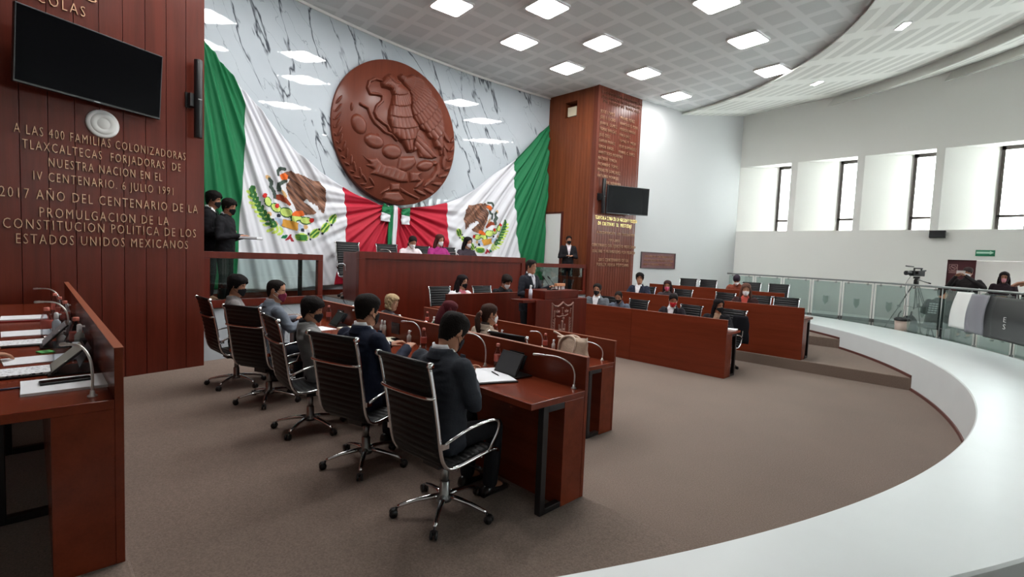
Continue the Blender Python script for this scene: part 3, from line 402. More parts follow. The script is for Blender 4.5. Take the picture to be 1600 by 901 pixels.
EMB={'wing_brown':[[(3.474,3.361),(3.592,3.408),(3.672,3.365),(3.753,3.388),(3.899,3.354),(4.069,3.302),(4.188,3.3),(4.244,3.22),(4.312,3.149),(4.326,3.011),(4.361,2.935),(4.318,2.81),(4.298,2.687),(4.254,2.703),(4.231,2.76),(4.187,2.736),(4.175,2.824),(4.131,2.819),(4.109,2.876),(4.066,2.842),(4.033,2.887),(3.991,2.872),(3.958,2.917),(3.905,2.93),(3.865,2.858),(3.928,2.826),(4.036,2.74),(4.123,2.68),(4.08,2.646),(3.91,2.615),(3.785,2.618),(3.712,2.688),(3.681,2.779),(3.619,2.867),(3.558,2.954),(3.516,3.079),(3.525,3.155),(3.574,3.218),(3.593,3.277),(3.524,3.257),(3.474,3.314)]],'beak_orange':[[(3.383,3.3),(3.474,3.355),(3.543,3.325),(3.514,3.246),(3.417,3.228)],[(3.602,2.601),(3.703,2.658),(3.846,2.682),(3.879,2.598),(3.745,2.576),(3.623,2.565)]],'legs_rust':[[(3.286,2.919),(3.391,2.941),(3.499,2.89),(3.6,2.789),(3.56,2.757),(3.461,2.811),(3.392,2.849),(3.296,2.85)]],'fruit_red':[[(3.094,2.857),(3.068,2.846),(3.046,2.85),(3.036,2.866),(3.041,2.888),(3.06,2.908),(3.086,2.919),(3.108,2.916),(3.118,2.9),(3.113,2.877)],[(3.35,2.696),(3.324,2.687),(3.302,2.693),(3.29,2.712),(3.293,2.735),(3.31,2.755),(3.336,2.764),(3.358,2.758),(3.371,2.739),(3.367,2.716)],[(4.089,2.519),(4.081,2.495),(4.06,2.479),(4.033,2.477),(4.011,2.489),(4.003,2.512),(4.011,2.535),(4.032,2.551),(4.058,2.554),(4.08,2.541)]],'pad_outline':[[(3.211,2.816),(3.218,2.781),(3.214,2.746),(3.199,2.717),(3.175,2.698),(3.145,2.692),(3.115,2.7),(3.09,2.72),(3.072,2.75),(3.064,2.784),(3.068,2.818),(3.083,2.847),(3.107,2.866),(3.136,2.873),(3.166,2.865),(3.192,2.845)],[(3.401,2.642),(3.379,2.62),(3.345,2.607),(3.306,2.607),(3.266,2.618),(3.232,2.64),(3.21,2.668),(3.201,2.699),(3.208,2.728),(3.229,2.751),(3.262,2.764),(3.301,2.765),(3.341,2.754),(3.376,2.732),(3.399,2.703),(3.408,2.672)],[(3.615,2.581),(3.592,2.553),(3.556,2.536),(3.512,2.532),(3.467,2.541),(3.427,2.562),(3.399,2.591),(3.387,2.624),(3.392,2.657),(3.414,2.684),(3.449,2.701),(3.493,2.706),(3.538,2.698),(3.579,2.677),(3.607,2.648),(3.62,2.614)],[(3.593,2.571),(3.827,2.584),(3.832,2.507),(3.715,2.474),(3.701,2.442),(3.604,2.459)],[(4.053,2.495),(4.04,2.468),(4.008,2.447),(3.963,2.433),(3.913,2.431),(3.864,2.438),(3.825,2.456),(3.8,2.48),(3.794,2.507),(3.807,2.533),(3.838,2.554),(3.882,2.568),(3.932,2.571),(3.981,2.564),(4.022,2.547),(4.047,2.523)]],'pad_green':[[(3.195,2.808),(3.201,2.78),(3.198,2.752),(3.187,2.729),(3.168,2.714),(3.145,2.71),(3.122,2.716),(3.101,2.733),(3.087,2.757),(3.081,2.785),(3.083,2.812),(3.095,2.835),(3.113,2.85),(3.136,2.855),(3.159,2.849),(3.18,2.832)],[(3.384,2.65),(3.367,2.633),(3.34,2.623),(3.307,2.624),(3.275,2.633),(3.246,2.651),(3.227,2.674),(3.219,2.698),(3.224,2.721),(3.241,2.738),(3.268,2.748),(3.3,2.748),(3.333,2.738),(3.361,2.721),(3.381,2.698),(3.389,2.673)],[(3.597,2.587),(3.578,2.565),(3.549,2.552),(3.512,2.549),(3.474,2.557),(3.441,2.574),(3.417,2.598),(3.406,2.625),(3.41,2.651),(3.428,2.672),(3.457,2.685),(3.493,2.689),(3.531,2.681),(3.565,2.665),(3.589,2.641),(3.6,2.613)],[(3.617,2.558),(3.811,2.563),(3.811,2.52),(3.701,2.49),(3.685,2.46),(3.624,2.477)],[(4.032,2.496),(4.021,2.476),(3.995,2.46),(3.958,2.45),(3.915,2.448),(3.875,2.454),(3.841,2.467),(3.82,2.485),(3.815,2.506),(3.826,2.525),(3.851,2.541),(3.888,2.551),(3.93,2.554),(3.971,2.548),(4.005,2.535),(4.026,2.517)]],'rock_orange':[[(3.449,2.489),(3.747,2.432),(3.728,2.296),(3.427,2.36)]],'shell_blue':[[(3.271,2.504),(3.445,2.477),(3.427,2.375),(3.33,2.408)],[(3.751,2.423),(3.882,2.39),(3.873,2.316),(3.74,2.303)]],'shell_tan':[[(3.2,3.205),(3.182,3.19),(3.153,3.188),(3.125,3.199),(3.109,3.219),(3.11,3.241),(3.128,3.255),(3.157,3.258),(3.185,3.247),(3.201,3.226)],[(3.206,2.548),(3.193,2.534),(3.17,2.528),(3.146,2.535),(3.13,2.55),(3.128,2.568),(3.142,2.583),(3.165,2.588),(3.188,2.582),(3.204,2.567)],[(3.335,2.38),(3.318,2.369),(3.291,2.369),(3.264,2.382),(3.248,2.402),(3.248,2.421),(3.265,2.433),(3.292,2.433),(3.319,2.42),(3.335,2.4)],[(3.96,2.377),(3.953,2.356),(3.932,2.341),(3.906,2.339),(3.885,2.351),(3.876,2.371),(3.884,2.392),(3.905,2.406),(3.931,2.408),(3.952,2.397)],[(3.4,3.026),(3.478,2.981),(3.519,2.907),(3.46,2.9)]],'ring_dark':[[(3.388,2.552),(3.382,2.534),(3.367,2.522),(3.348,2.52),(3.332,2.529),(3.326,2.546),(3.332,2.564),(3.347,2.576),(3.366,2.578),(3.382,2.569)],[(3.881,2.313),(3.875,2.294),(3.859,2.281),(3.838,2.28),(3.821,2.29),(3.815,2.308),(3.821,2.327),(3.837,2.339),(3.858,2.341),(3.875,2.33)],[(3.257,2.457),(3.252,2.444),(3.238,2.434),(3.222,2.433),(3.209,2.44),(3.204,2.452),(3.209,2.466),(3.222,2.475),(3.238,2.476),(3.251,2.47)],[(4.411,2.536),(4.403,2.523),(4.388,2.522),(4.38,2.533),(4.387,2.546),(4.403,2.548)],[(4.494,2.457),(4.486,2.442),(4.467,2.441),(4.458,2.454),(4.467,2.469),(4.485,2.471)],[(4.216,2.35),(4.207,2.335),(4.19,2.334),(4.181,2.347),(4.189,2.362),(4.207,2.363)],[(4.293,2.268),(4.284,2.254),(4.266,2.253),(4.257,2.266),(4.266,2.281),(4.284,2.282)],[(3.992,2.242),(3.984,2.227),(3.967,2.226),(3.958,2.239),(3.967,2.254),(3.984,2.255)],[(4.033,2.139),(4.024,2.125),(4.007,2.124),(3.998,2.138),(4.007,2.152),(4.024,2.153)]],'leaf_dark':[[(2.802,2.961),(2.854,3.029),(2.92,3.021),(2.885,2.902),(2.838,2.869)],[(2.919,2.926),(2.93,2.917),(2.935,2.89),(2.934,2.855),(2.925,2.827),(2.913,2.816),(2.902,2.826),(2.896,2.853),(2.898,2.887),(2.907,2.915)],[(2.816,2.861),(2.831,2.867),(2.858,2.861),(2.886,2.847),(2.905,2.828),(2.908,2.813),(2.893,2.807),(2.866,2.813),(2.838,2.828),(2.819,2.847)],[(2.96,2.85),(2.971,2.841),(2.977,2.813),(2.975,2.779),(2.967,2.751),(2.955,2.74),(2.944,2.75),(2.938,2.777),(2.94,2.811),(2.948,2.839)],[(2.857,2.786),(2.872,2.792),(2.899,2.786),(2.928,2.771),(2.947,2.752),(2.95,2.737),(2.934,2.731),(2.907,2.737),(2.879,2.752),(2.86,2.771)],[(2.998,2.775),(3.01,2.766),(3.017,2.739),(3.018,2.705),(3.011,2.676),(2.999,2.664),(2.987,2.674),(2.98,2.701),(2.979,2.735),(2.986,2.763)],[(2.897,2.705),(2.912,2.712),(2.94,2.707),(2.97,2.694),(2.991,2.676),(2.994,2.661),(2.979,2.655),(2.951,2.659),(2.921,2.673),(2.901,2.691)],[(3.045,2.701),(3.057,2.692),(3.065,2.665),(3.065,2.63),(3.058,2.602),(3.047,2.59),(3.035,2.599),(3.027,2.626),(3.027,2.661),(3.034,2.689)],[(2.944,2.632),(2.959,2.638),(2.987,2.633),(3.017,2.62),(3.038,2.602),(3.042,2.587),(3.026,2.58),(2.998,2.585),(2.968,2.599),(2.947,2.617)],[(3.087,2.627),(3.099,2.619),(3.109,2.592),(3.112,2.558),(3.108,2.529),(3.097,2.516),(3.084,2.525),(3.074,2.551),(3.071,2.585),(3.076,2.614)],[(2.989,2.551),(3.004,2.558),(3.033,2.555),(3.064,2.544),(3.087,2.527),(3.092,2.513),(3.077,2.505),(3.048,2.508),(3.016,2.52),(2.994,2.536)],[(3.141,2.556),(3.154,2.547),(3.164,2.521),(3.167,2.486),(3.162,2.457),(3.151,2.445),(3.138,2.453),(3.128,2.48),(3.125,2.514),(3.13,2.543)],[(3.043,2.48),(3.058,2.487),(3.087,2.484),(3.119,2.472),(3.142,2.456),(3.146,2.441),(3.131,2.434),(3.102,2.437),(3.07,2.449),(3.048,2.465)],[(3.158,2.481),(3.174,2.479),(3.196,2.461),(3.215,2.432),(3.224,2.405),(3.219,2.389),(3.203,2.391),(3.181,2.41),(3.163,2.438),(3.154,2.465)],[(3.101,2.372),(3.112,2.385),(3.14,2.395),(3.176,2.399),(3.205,2.395),(3.217,2.384),(3.206,2.371),(3.177,2.361),(3.141,2.357),(3.112,2.362)],[(3.243,2.443),(3.259,2.441),(3.281,2.422),(3.301,2.394),(3.31,2.366),(3.305,2.35),(3.289,2.352),(3.267,2.371),(3.248,2.4),(3.239,2.427)],[(3.185,2.334),(3.196,2.347),(3.225,2.357),(3.261,2.36),(3.291,2.356),(3.302,2.345),(3.291,2.332),(3.262,2.322),(3.226,2.319),(3.197,2.323)]],'leaf_lime':[[(2.919,2.988),(2.924,2.974),(2.917,2.944),(2.9,2.91),(2.88,2.885),(2.865,2.878),(2.86,2.892),(2.867,2.922),(2.884,2.956),(2.904,2.981)],[(2.761,2.927),(2.776,2.932),(2.804,2.926),(2.834,2.91),(2.854,2.89),(2.857,2.875),(2.842,2.87),(2.814,2.877),(2.784,2.892),(2.764,2.912)],[(2.942,2.903),(2.947,2.888),(2.94,2.858),(2.923,2.824),(2.903,2.799),(2.888,2.793),(2.883,2.808),(2.89,2.838),(2.907,2.871),(2.926,2.897)],[(2.783,2.843),(2.799,2.848),(2.827,2.841),(2.857,2.825),(2.877,2.806),(2.88,2.79),(2.864,2.785),(2.836,2.792),(2.806,2.808),(2.786,2.828)],[(2.937,2.829),(2.946,2.818),(2.948,2.788),(2.942,2.751),(2.93,2.722),(2.916,2.712),(2.907,2.724),(2.905,2.754),(2.911,2.79),(2.924,2.819)],[(2.798,2.727),(2.811,2.737),(2.841,2.739),(2.876,2.732),(2.902,2.72),(2.91,2.707),(2.896,2.698),(2.866,2.696),(2.831,2.702),(2.805,2.714)],[(2.986,2.757),(2.995,2.745),(2.997,2.715),(2.991,2.679),(2.978,2.65),(2.965,2.639),(2.956,2.652),(2.954,2.681),(2.96,2.718),(2.972,2.747)],[(2.845,2.656),(2.859,2.665),(2.889,2.667),(2.924,2.66),(2.951,2.648),(2.958,2.635),(2.944,2.625),(2.914,2.624),(2.879,2.63),(2.853,2.642)],[(3.031,2.685),(3.041,2.674),(3.044,2.644),(3.039,2.607),(3.028,2.577),(3.015,2.567),(3.005,2.578),(3.002,2.608),(3.007,2.645),(3.018,2.674)],[(2.893,2.579),(2.907,2.589),(2.937,2.592),(2.973,2.586),(3.0,2.575),(3.008,2.562),(2.994,2.552),(2.964,2.549),(2.928,2.555),(2.901,2.566)],[(3.084,2.614),(3.094,2.602),(3.097,2.572),(3.092,2.535),(3.081,2.506),(3.068,2.495),(3.057,2.507),(3.054,2.537),(3.059,2.574),(3.071,2.603)],[(2.945,2.508),(2.958,2.518),(2.989,2.52),(3.025,2.515),(3.052,2.503),(3.061,2.49),(3.047,2.48),(3.016,2.478),(2.98,2.483),(2.953,2.495)],[(3.118,2.543),(3.13,2.533),(3.139,2.504),(3.14,2.467),(3.133,2.436),(3.122,2.424),(3.109,2.434),(3.101,2.463),(3.1,2.499),(3.106,2.53)],[(2.995,2.417),(3.007,2.429),(3.038,2.436),(3.075,2.436),(3.105,2.429),(3.116,2.418),(3.103,2.406),(3.072,2.399),(3.035,2.399),(3.006,2.406)],[(3.184,2.481),(3.197,2.471),(3.205,2.441),(3.206,2.404),(3.2,2.373),(3.188,2.361),(3.175,2.371),(3.167,2.4),(3.166,2.437),(3.172,2.468)],[(3.06,2.355),(3.072,2.367),(3.103,2.374),(3.141,2.374),(3.171,2.367),(3.182,2.355),(3.169,2.343),(3.138,2.336),(3.1,2.336),(3.07,2.343)],[(3.195,2.4),(3.211,2.396),(3.232,2.374),(3.25,2.342),(3.258,2.312),(3.252,2.296),(3.236,2.3),(3.215,2.322),(3.197,2.354),(3.19,2.384)],[(3.134,2.237),(3.141,2.253),(3.167,2.272),(3.202,2.288),(3.234,2.294),(3.249,2.289),(3.243,2.273),(3.217,2.253),(3.181,2.237),(3.149,2.231)],[(3.286,2.373),(3.302,2.37),(3.324,2.347),(3.342,2.315),(3.35,2.285),(3.345,2.269),(3.328,2.272),(3.306,2.295),(3.288,2.327),(3.281,2.357)],[(3.224,2.209),(3.231,2.225),(3.257,2.245),(3.293,2.261),(3.326,2.267),(3.342,2.261),(3.335,2.245),(3.308,2.225),(3.272,2.21),(3.24,2.203)],[(3.379,2.346),(3.395,2.342),(3.417,2.32),(3.436,2.287),(3.444,2.257),(3.438,2.24),(3.421,2.244),(3.399,2.267),(3.381,2.3),(3.373,2.33)],[(3.316,2.181),(3.323,2.197),(3.35,2.216),(3.386,2.232),(3.419,2.239),(3.435,2.233),(3.428,2.217),(3.401,2.197),(3.364,2.181),(3.332,2.175)],[(3.968,2.164),(3.955,2.136),(3.924,2.113),(3.879,2.098),(3.827,2.094),(3.777,2.101),(3.736,2.118),(3.709,2.143),(3.702,2.171),(3.714,2.199),(3.744,2.222),(3.788,2.237),(3.839,2.241),(3.89,2.235),(3.932,2.218),(3.959,2.193)],[(4.208,2.338),(4.221,2.312),(4.217,2.277),(4.197,2.24),(4.164,2.205),(4.123,2.179),(4.082,2.164),(4.045,2.164),(4.018,2.178),(4.006,2.203),(4.01,2.237),(4.03,2.274),(4.062,2.308),(4.102,2.335),(4.144,2.35),(4.181,2.351)],[(4.417,2.485),(4.433,2.463),(4.435,2.43),(4.423,2.391),(4.397,2.352),(4.362,2.32),(4.323,2.299),(4.287,2.292),(4.259,2.301),(4.242,2.323),(4.24,2.356),(4.253,2.394),(4.279,2.432),(4.313,2.465),(4.351,2.486),(4.388,2.493)],[(4.579,2.671),(4.598,2.652),(4.604,2.622),(4.596,2.586),(4.576,2.549),(4.547,2.517),(4.513,2.495),(4.479,2.487),(4.451,2.493),(4.433,2.512),(4.427,2.541),(4.435,2.577),(4.454,2.614),(4.483,2.645),(4.517,2.667),(4.551,2.676)]],'laurel_stripe':[[(3.954,2.198),(3.93,2.191),(3.866,2.188),(3.789,2.19),(3.728,2.196),(3.705,2.203),(3.729,2.209),(3.791,2.212),(3.868,2.211),(3.931,2.205)],[(3.963,2.158),(3.938,2.152),(3.872,2.15),(3.793,2.152),(3.729,2.158),(3.706,2.165),(3.731,2.171),(3.795,2.174),(3.874,2.172),(3.939,2.166)],[(3.949,2.12),(3.927,2.113),(3.868,2.111),(3.798,2.113),(3.742,2.119),(3.721,2.126),(3.743,2.132),(3.8,2.135),(3.87,2.133),(3.928,2.127)],[(4.176,2.354),(4.165,2.335),(4.125,2.296),(4.072,2.251),(4.027,2.219),(4.006,2.21),(4.017,2.229),(4.056,2.267),(4.109,2.312),(4.155,2.345)],[(4.217,2.304),(4.207,2.286),(4.168,2.248),(4.118,2.205),(4.074,2.174),(4.053,2.166),(4.064,2.184),(4.101,2.221),(4.152,2.264),(4.197,2.296)],[(4.385,2.5),(4.378,2.48),(4.346,2.436),(4.303,2.385),(4.264,2.346),(4.245,2.335),(4.252,2.355),(4.283,2.398),(4.326,2.449),(4.365,2.488)],[(4.428,2.445),(4.421,2.426),(4.391,2.384),(4.349,2.335),(4.312,2.298),(4.293,2.287),(4.299,2.306),(4.329,2.348),(4.371,2.397),(4.409,2.434)],[(4.549,2.685),(4.545,2.666),(4.52,2.623),(4.485,2.573),(4.452,2.536),(4.434,2.524),(4.439,2.543),(4.463,2.585),(4.498,2.634),(4.531,2.673)],[(4.595,2.634),(4.591,2.616),(4.568,2.577),(4.535,2.53),(4.504,2.495),(4.487,2.484),(4.49,2.502),(4.513,2.542),(4.546,2.588),(4.578,2.624)]],'ribbon_green':[[(3.406,2.134),(3.449,2.174),(3.538,2.194),(3.489,2.129)]],'ribbon_red':[[(3.485,2.091),(3.588,2.192),(3.618,2.207),(3.612,2.165),(3.67,2.082),(3.629,2.08),(3.584,2.134),(3.539,2.104)]],'snake':[[(3.473,3.429),(3.395,3.426),(3.334,3.361),(3.335,3.301)],[(3.495,3.216),(3.418,3.165),(3.341,3.124),(3.357,3.02)],[(3.179,3.194),(3.227,3.151),(3.201,3.062),(3.276,2.972),(3.282,2.878)]]}
# ================================================================== THE ROOM
T1, T2 = 0.205, 0.41            # heights of the two tiers on either side
ZC = 6.68                       # main ceiling
DAIS = 1.0
ZG = 0.45                       # gallery floor
ZL = 0.62                       # top of the curved white parapet
def wallX(y): return -10.37 + (y - 7.7) ** 2 / 40.0
CI, RI = (-10.6, 6.17), 10.4
CO, RO = (-9.05, 7.42), 10.02
def circ_x(y, c=CI, r=RI): return c[0] + math.sqrt(max(0.0, r * r - (y - c[1]) ** 2))

# --- floor and tiers
mb = MB(); mb.bx(-12, 3, -6, 18.3, -0.2, 0.0); struct('floor', mb, _M['carpet'])
def tier(name, y0, y1, z0, z1, nosing):
    ys = [y0 + (y1 - y0) * i / 14 for i in range(15)]
    poly = [(-11.5, y0)] + [(circ_x(y, CI, RI + 0.1), y) for y in ys] + [(-11.5, y1)]
    m = MB(); m.prism(poly, z0, z1)
    return struct(name, m, _M['carpet'], 0.012)
tier('floor_tier_left', -5.5, 2.925, -0.01, T1, 2.925)
tier('floor_tier_left_rear', -5.5, 0.325, T1 - 0.01, T2, 0.325)
tier('floor_tier_right', 10.5, 16.4, -0.01, T1, 10.5)
tier('floor_tier_right_rear', 12.96, 16.4, T1 - 0.01, T2, 12.96)
mb = MB(); mb.prism([(-8.75, 4.95), (-6.0, 4.95), (-6.0, 8.45), (-8.75, 8.45)], 0.0, T1); struct('floor_lower_platform', mb, _M['carpet'], 0.012)

# --- dais: marble front, carpet top, a slot of steps beside the podium
LR0, LR1 = (-8.39, 1.70), (-8.795, 3.765)
def dais_poly(y0, y1, xf):
    ys = [y0 + (y1 - y0) * i / 8 for i in range(9)]
    return [(wallX(y), y) for y in ys] + [(xf(y), y) for y in reversed(ys)]
xl = lambda y: LR0[0] + (LR1[0] - LR0[0]) * (y - LR0[1]) / (LR1[1] - LR0[1])
xr = lambda y: -8.75 + (y - 8.9) * 0.15 if y > 8.8 else -8.63
def dais(nm, y0, y1, xf):
    m = MB(); m.prism(dais_poly(y0, y1, xf), 0.0, DAIS - 0.02); struct('wall_dais_' + nm, m, _M['marble'])
    m = MB(); m.prism(dais_poly(y0, y1, lambda y: xf(y) - 0.01), DAIS - 0.02, DAIS); struct('floor_dais_' + nm, m, _M['carpet'])
dais('left', 1.0, 3.77, xl)
dais('right', 4.37, 11.1, xr)
m = MB()
for k in range(4): m.bx(-8.95 - 0.32 * k, -10.0, 3.775, 4.365, 0.0, 0.2 * (k + 1) - 0.005)
struct('floor_steps', m, _M['carpet'], 0.01)

# --- curved marble back wall
m = MB(); ys = [-1.0 + 12.3 * i / 48 for i in range(49)]
m.prism([(wallX(y), y) for y in ys] + [(wallX(y) - 0.2, y) for y in reversed(ys)], 0.0, ZC + 0.1)
o = struct('wall_back', m, _M['marble'])
m = MB(); ys = [1.0 + 10.1 * i / 30 for i in range(31)]
m.prism([(wallX(y) + 0.025, y) for y in ys] + [(wallX(y) - 0.02, y) for y in reversed(ys)], DAIS, DAIS + 0.11)
struct('baseboard_back', m, M_WALLWOOD)
m = MB(); m.prism([(wallX(y) + 0.03, y) for y in ys] + [(wallX(y) - 0.02, y) for y in reversed(ys)], ZC - 0.05, ZC)
struct('trim_1', m, M_WHITE)

# --- left pier clad in boards (carries the screen and the inscriptions)
P0 = Vector((-8.134, 1.778, 0)); UD = Vector((-0.208, 0.978, 0)); ND = Vector((0.978, 0.208, 0))
m = MB(); R = Matrix(((ND.x, UD.x, 0), (ND.y, UD.y, 0), (0, 0, 1)))
w = 0.236
k = 0
while k * w < 8.0:
    c = P0 + UD * (-(k + 0.5) * w) - ND * 0.02
    m.box((c.x, c.y, (T1 + 7.2) / 2), (0.04, w - 0.006, 7.2 - T1), R); k += 1
c = P0 + UD * (-4.0) - ND * 0.29
m.box((c.x, c.y, 3.6), (0.5, 8.0, 7.2), R)
struct('wall_left', m, M_WALLWOOD, 0.002)

# --- right pillar clad in narrow slats
PC = Vector((-8.30, 11.06, 0)); a7 = math.radians(7)
U2 = Vector((math.sin(a7), math.cos(a7), 0)); N2 = Vector((math.cos(a7), -math.sin(a7), 0))
R2 = Matrix(((N2.x, U2.x, 0), (N2.y, U2.y, 0), (0, 0, 1)))
m = MB(); n = 19; w = 1.97 / n
for k in range(n):
    c = PC + U2 * ((k + 0.5) * w) - N2 * 0.015
    m.box((c.x, c.y, ZC / 2), (0.03, w - 0.006, ZC), R2)
c = PC + U2 * 0.985 - N2 * 0.28; m.box((c.x, c.y, ZC / 2), (0.5, 1.95, ZC), R2)
struct('wall_pillar_front', m, wood('pillar_wood', (100, 52, 40), 0.25, 'Z', 0.2), 0.003)
# its side, facing the podium, with a niche high up
m = MB(); n = 18; w = 1.9 / n
for k in range(n):
    x1 = -8.315 - k * w; x0 = x1 - w + 0.006
    if -9.50 < (x0 + x1) / 2 < -9.06:
        m.bx(x0, x1, 11.09, 11.12, 0, 5.98); m.bx(x0, x1, 11.09, 11.12, 6.42, ZC)
    else: m.bx(x0, x1, 11.09, 11.12, 0, ZC)
m.bx(-10.25, -8.4, 11.40, 11.5, 0, ZC); m.bx(-9.9, -8.4, 11.12, 11.42, 0, 5.98); m.bx(-9.9, -8.4, 11.12, 11.42, 6.42, ZC)
m.bx(-9.06, -8.4, 11.12, 11.42, 5.98, 6.42); m.bx(-10.25, -9.50, 11.12, 11.42, 5.98, 6.42)
struct('wall_pillar_side', m, wood('pillar_side_wood', (116, 62, 38), 0.35, 'Z', 0.28), 0.003)

# --- white side wall and the window wall
WA = Vector((-8.057, 12.99, 0)); WB = Vector((-7.17, 18.05, 0)); UW = (WB - WA).normalized(); NW = Vector((UW.y, -UW.x, 0))
m = MB(); q = [WA - UW * 0.3, WB + UW * 1.0]
m.prism([(q[0].x, q[0].y), (q[1].x, q[1].y), (q[1].x - 0.5, q[1].y), (q[0].x - 0.5, q[0].y)], 0, 8.6)
struct('wall_side', m, plain('white_wall_paint_dimmed', (186, 187, 188), 0.75, bump=0.05, bscale=30))  # white paint darkened in colour to offset strong window and lamp light
YW = 18.0; SILL, HEAD = 3.18, 5.41; PITCH, OPEN = 1.824, 1.637; DX0, DX1, DZ = -1.44, 1.3, 2.365
m = MB()
m.bx(-8.2, DX0, YW, YW + 0.6, -0.2, SILL); m.bx(DX1, 8.0, YW, YW + 0.6, -0.2, SILL); m.bx(DX0, DX1, YW, YW + 0.6, DZ, SILL)
m.bx(DX0 - 0.1, DX1 + 0.1, YW + 0.6, YW + 0.75, -0.2, SILL)
m.bx(-8.2, 8.0, YW, YW + 0.6, HEAD, 9.2)
xl0 = -7.17; NWIN = 8
m.prism([(-8.2, YW), (xl0, YW), (xl0 + 1.1, YW + 0.6), (-8.2, YW + 0.6)], SILL, HEAD)
for k in range(NWIN):
    xa = xl0 + PITCH * k + OPEN; xb = xl0 + PITCH * (k + 1)
    if k == NWIN - 1: xb = 8.0 - 1.1
    m.prism([(xa, YW), (xb, YW), (xb + 1.1, YW + 0.6), (xa + 1.1, YW + 0.6)], SILL, HEAD)
struct('wall_right', m, M_WHITE)
M_WINFRAME = plain('window_frame_metal', (62, 56, 52), 0.5, 0.2)
for k in range(NWIN):
    x0 = xl0 + PITCH * k + 1.1; x1 = x0 + OPEN; y = YW + 0.57
    m = MB()
    m.bx(x0, x0 + 0.075, y - 0.03, y + 0.03, SILL, HEAD); m.bx(x1 - 0.075, x1, y - 0.03, y + 0.03, SILL, HEAD)
    m.bx(x0, x1, y - 0.03, y + 0.03, SILL, SILL + 0.04); m.bx(x0, x1, y - 0.03, y + 0.03, HEAD - 0.10, HEAD)
    m.bx(x0, x1, y - 0.03, y + 0.03, 3.53, 3.60)
    wo = struct('window_%d' % (k + 1), m, M_WINFRAME)
    g = MB(); g.bx(x0 + 0.04, x1 - 0.04, y - 0.004, y + 0.004, SILL + 0.03, HEAD - 0.05)
    obj('pane', g, M_GLASS, wo)
m = MB(); m.bx(-7.1, DX0, YW - 0.012, YW + 0.01, ZG, ZG + 0.1); struct('baseboard_right', m, plain('dark_skirting', (84, 82, 80), 0.5))

# --- curved parapet, skirting, gallery floor
def ray_circ(a, c, r, o=(-9.5, 6.7)):
    d = (math.cos(a), math.sin(a)); ox, oy = o[0] - c[0], o[1] - c[1]
    b = ox * d[0] + oy * d[1]; t = -b + math.sqrt(b * b - (ox * ox + oy * oy - r * r)); return (o[0] + d[0] * t, o[1] + d[1] * t)
A0, A1, NA = math.radians(-62), math.radians(80), 150
angs = [A0 + (A1 - A0) * i / NA for i in range(NA + 1)]
m = MB()
rings = []
for a in angs:
    pi, po = ray_circ(a, CI, RI), ray_circ(a, CO, RO)
    d = Vector((po[0] - pi[0], po[1] - pi[1])).normalized() * 0.012
    rings.append([(pi[0], pi[1], -0.05), (pi[0], pi[1], ZL - 0.012), (pi[0] + d.x, pi[1] + d.y, ZL), (po[0] - d.x, po[1] - d.y, ZL), (po[0], po[1], ZL - 0.012), (po[0], po[1], -0.05)])
m.loft(rings, True, False)
me = m.mesh('wall_parapet')
bm = bmesh.new(); bm.from_mesh(me); bmesh.ops.recalc_face_normals(bm, faces=bm.faces); bm.to_mesh(me); bm.free()
me.polygons.foreach_set('use_smooth', [True] * len(me.polygons))
try: me.set_sharp_from_angle(angle=math.radians(25))
except Exception: pass
o = link('wall_parapet', me, M_LEDGE); o['kind'] = 'structure'
def skirt(name, y0, y1, z):
    m = MB(); rings = []
    for i in range(40):
        y = y0 + (y1 - y0) * i / 39; x = circ_x(y)
        n = Vector((x - CI[0], y - CI[1])).normalized()
        rings.append([(x + 0.01, y, z), (x - n.x * 0.018, y - n.y * 0.018, z), (x - n.x * 0.018, y - n.y * 0.018, z + 0.045), (x + 0.01, y, z + 0.045)])
    m.loft(rings, True, False); struct(name, m, M_REDTRIM, fix=True)
skirt('baseboard_parapet_front', 2.95, 10.49, 0.0); skirt('baseboard_parapet_middle', 10.51, 12.95, T1); skirt('baseboard_parapet_rear', 12.97, 15.6, T2)
m = MB(); pts = [ray_circ(a, CO, RO - 0.05) for a in angs]
m.prism(pts + [(-6.9, 18.05), (8, 18.05), (8, -6), (pts[0][0], -6)], -0.2, ZG)
o = struct('floor_gallery', m, plain('gallery_floor_tile', (124, 122, 116), 0.35, var=0.08))

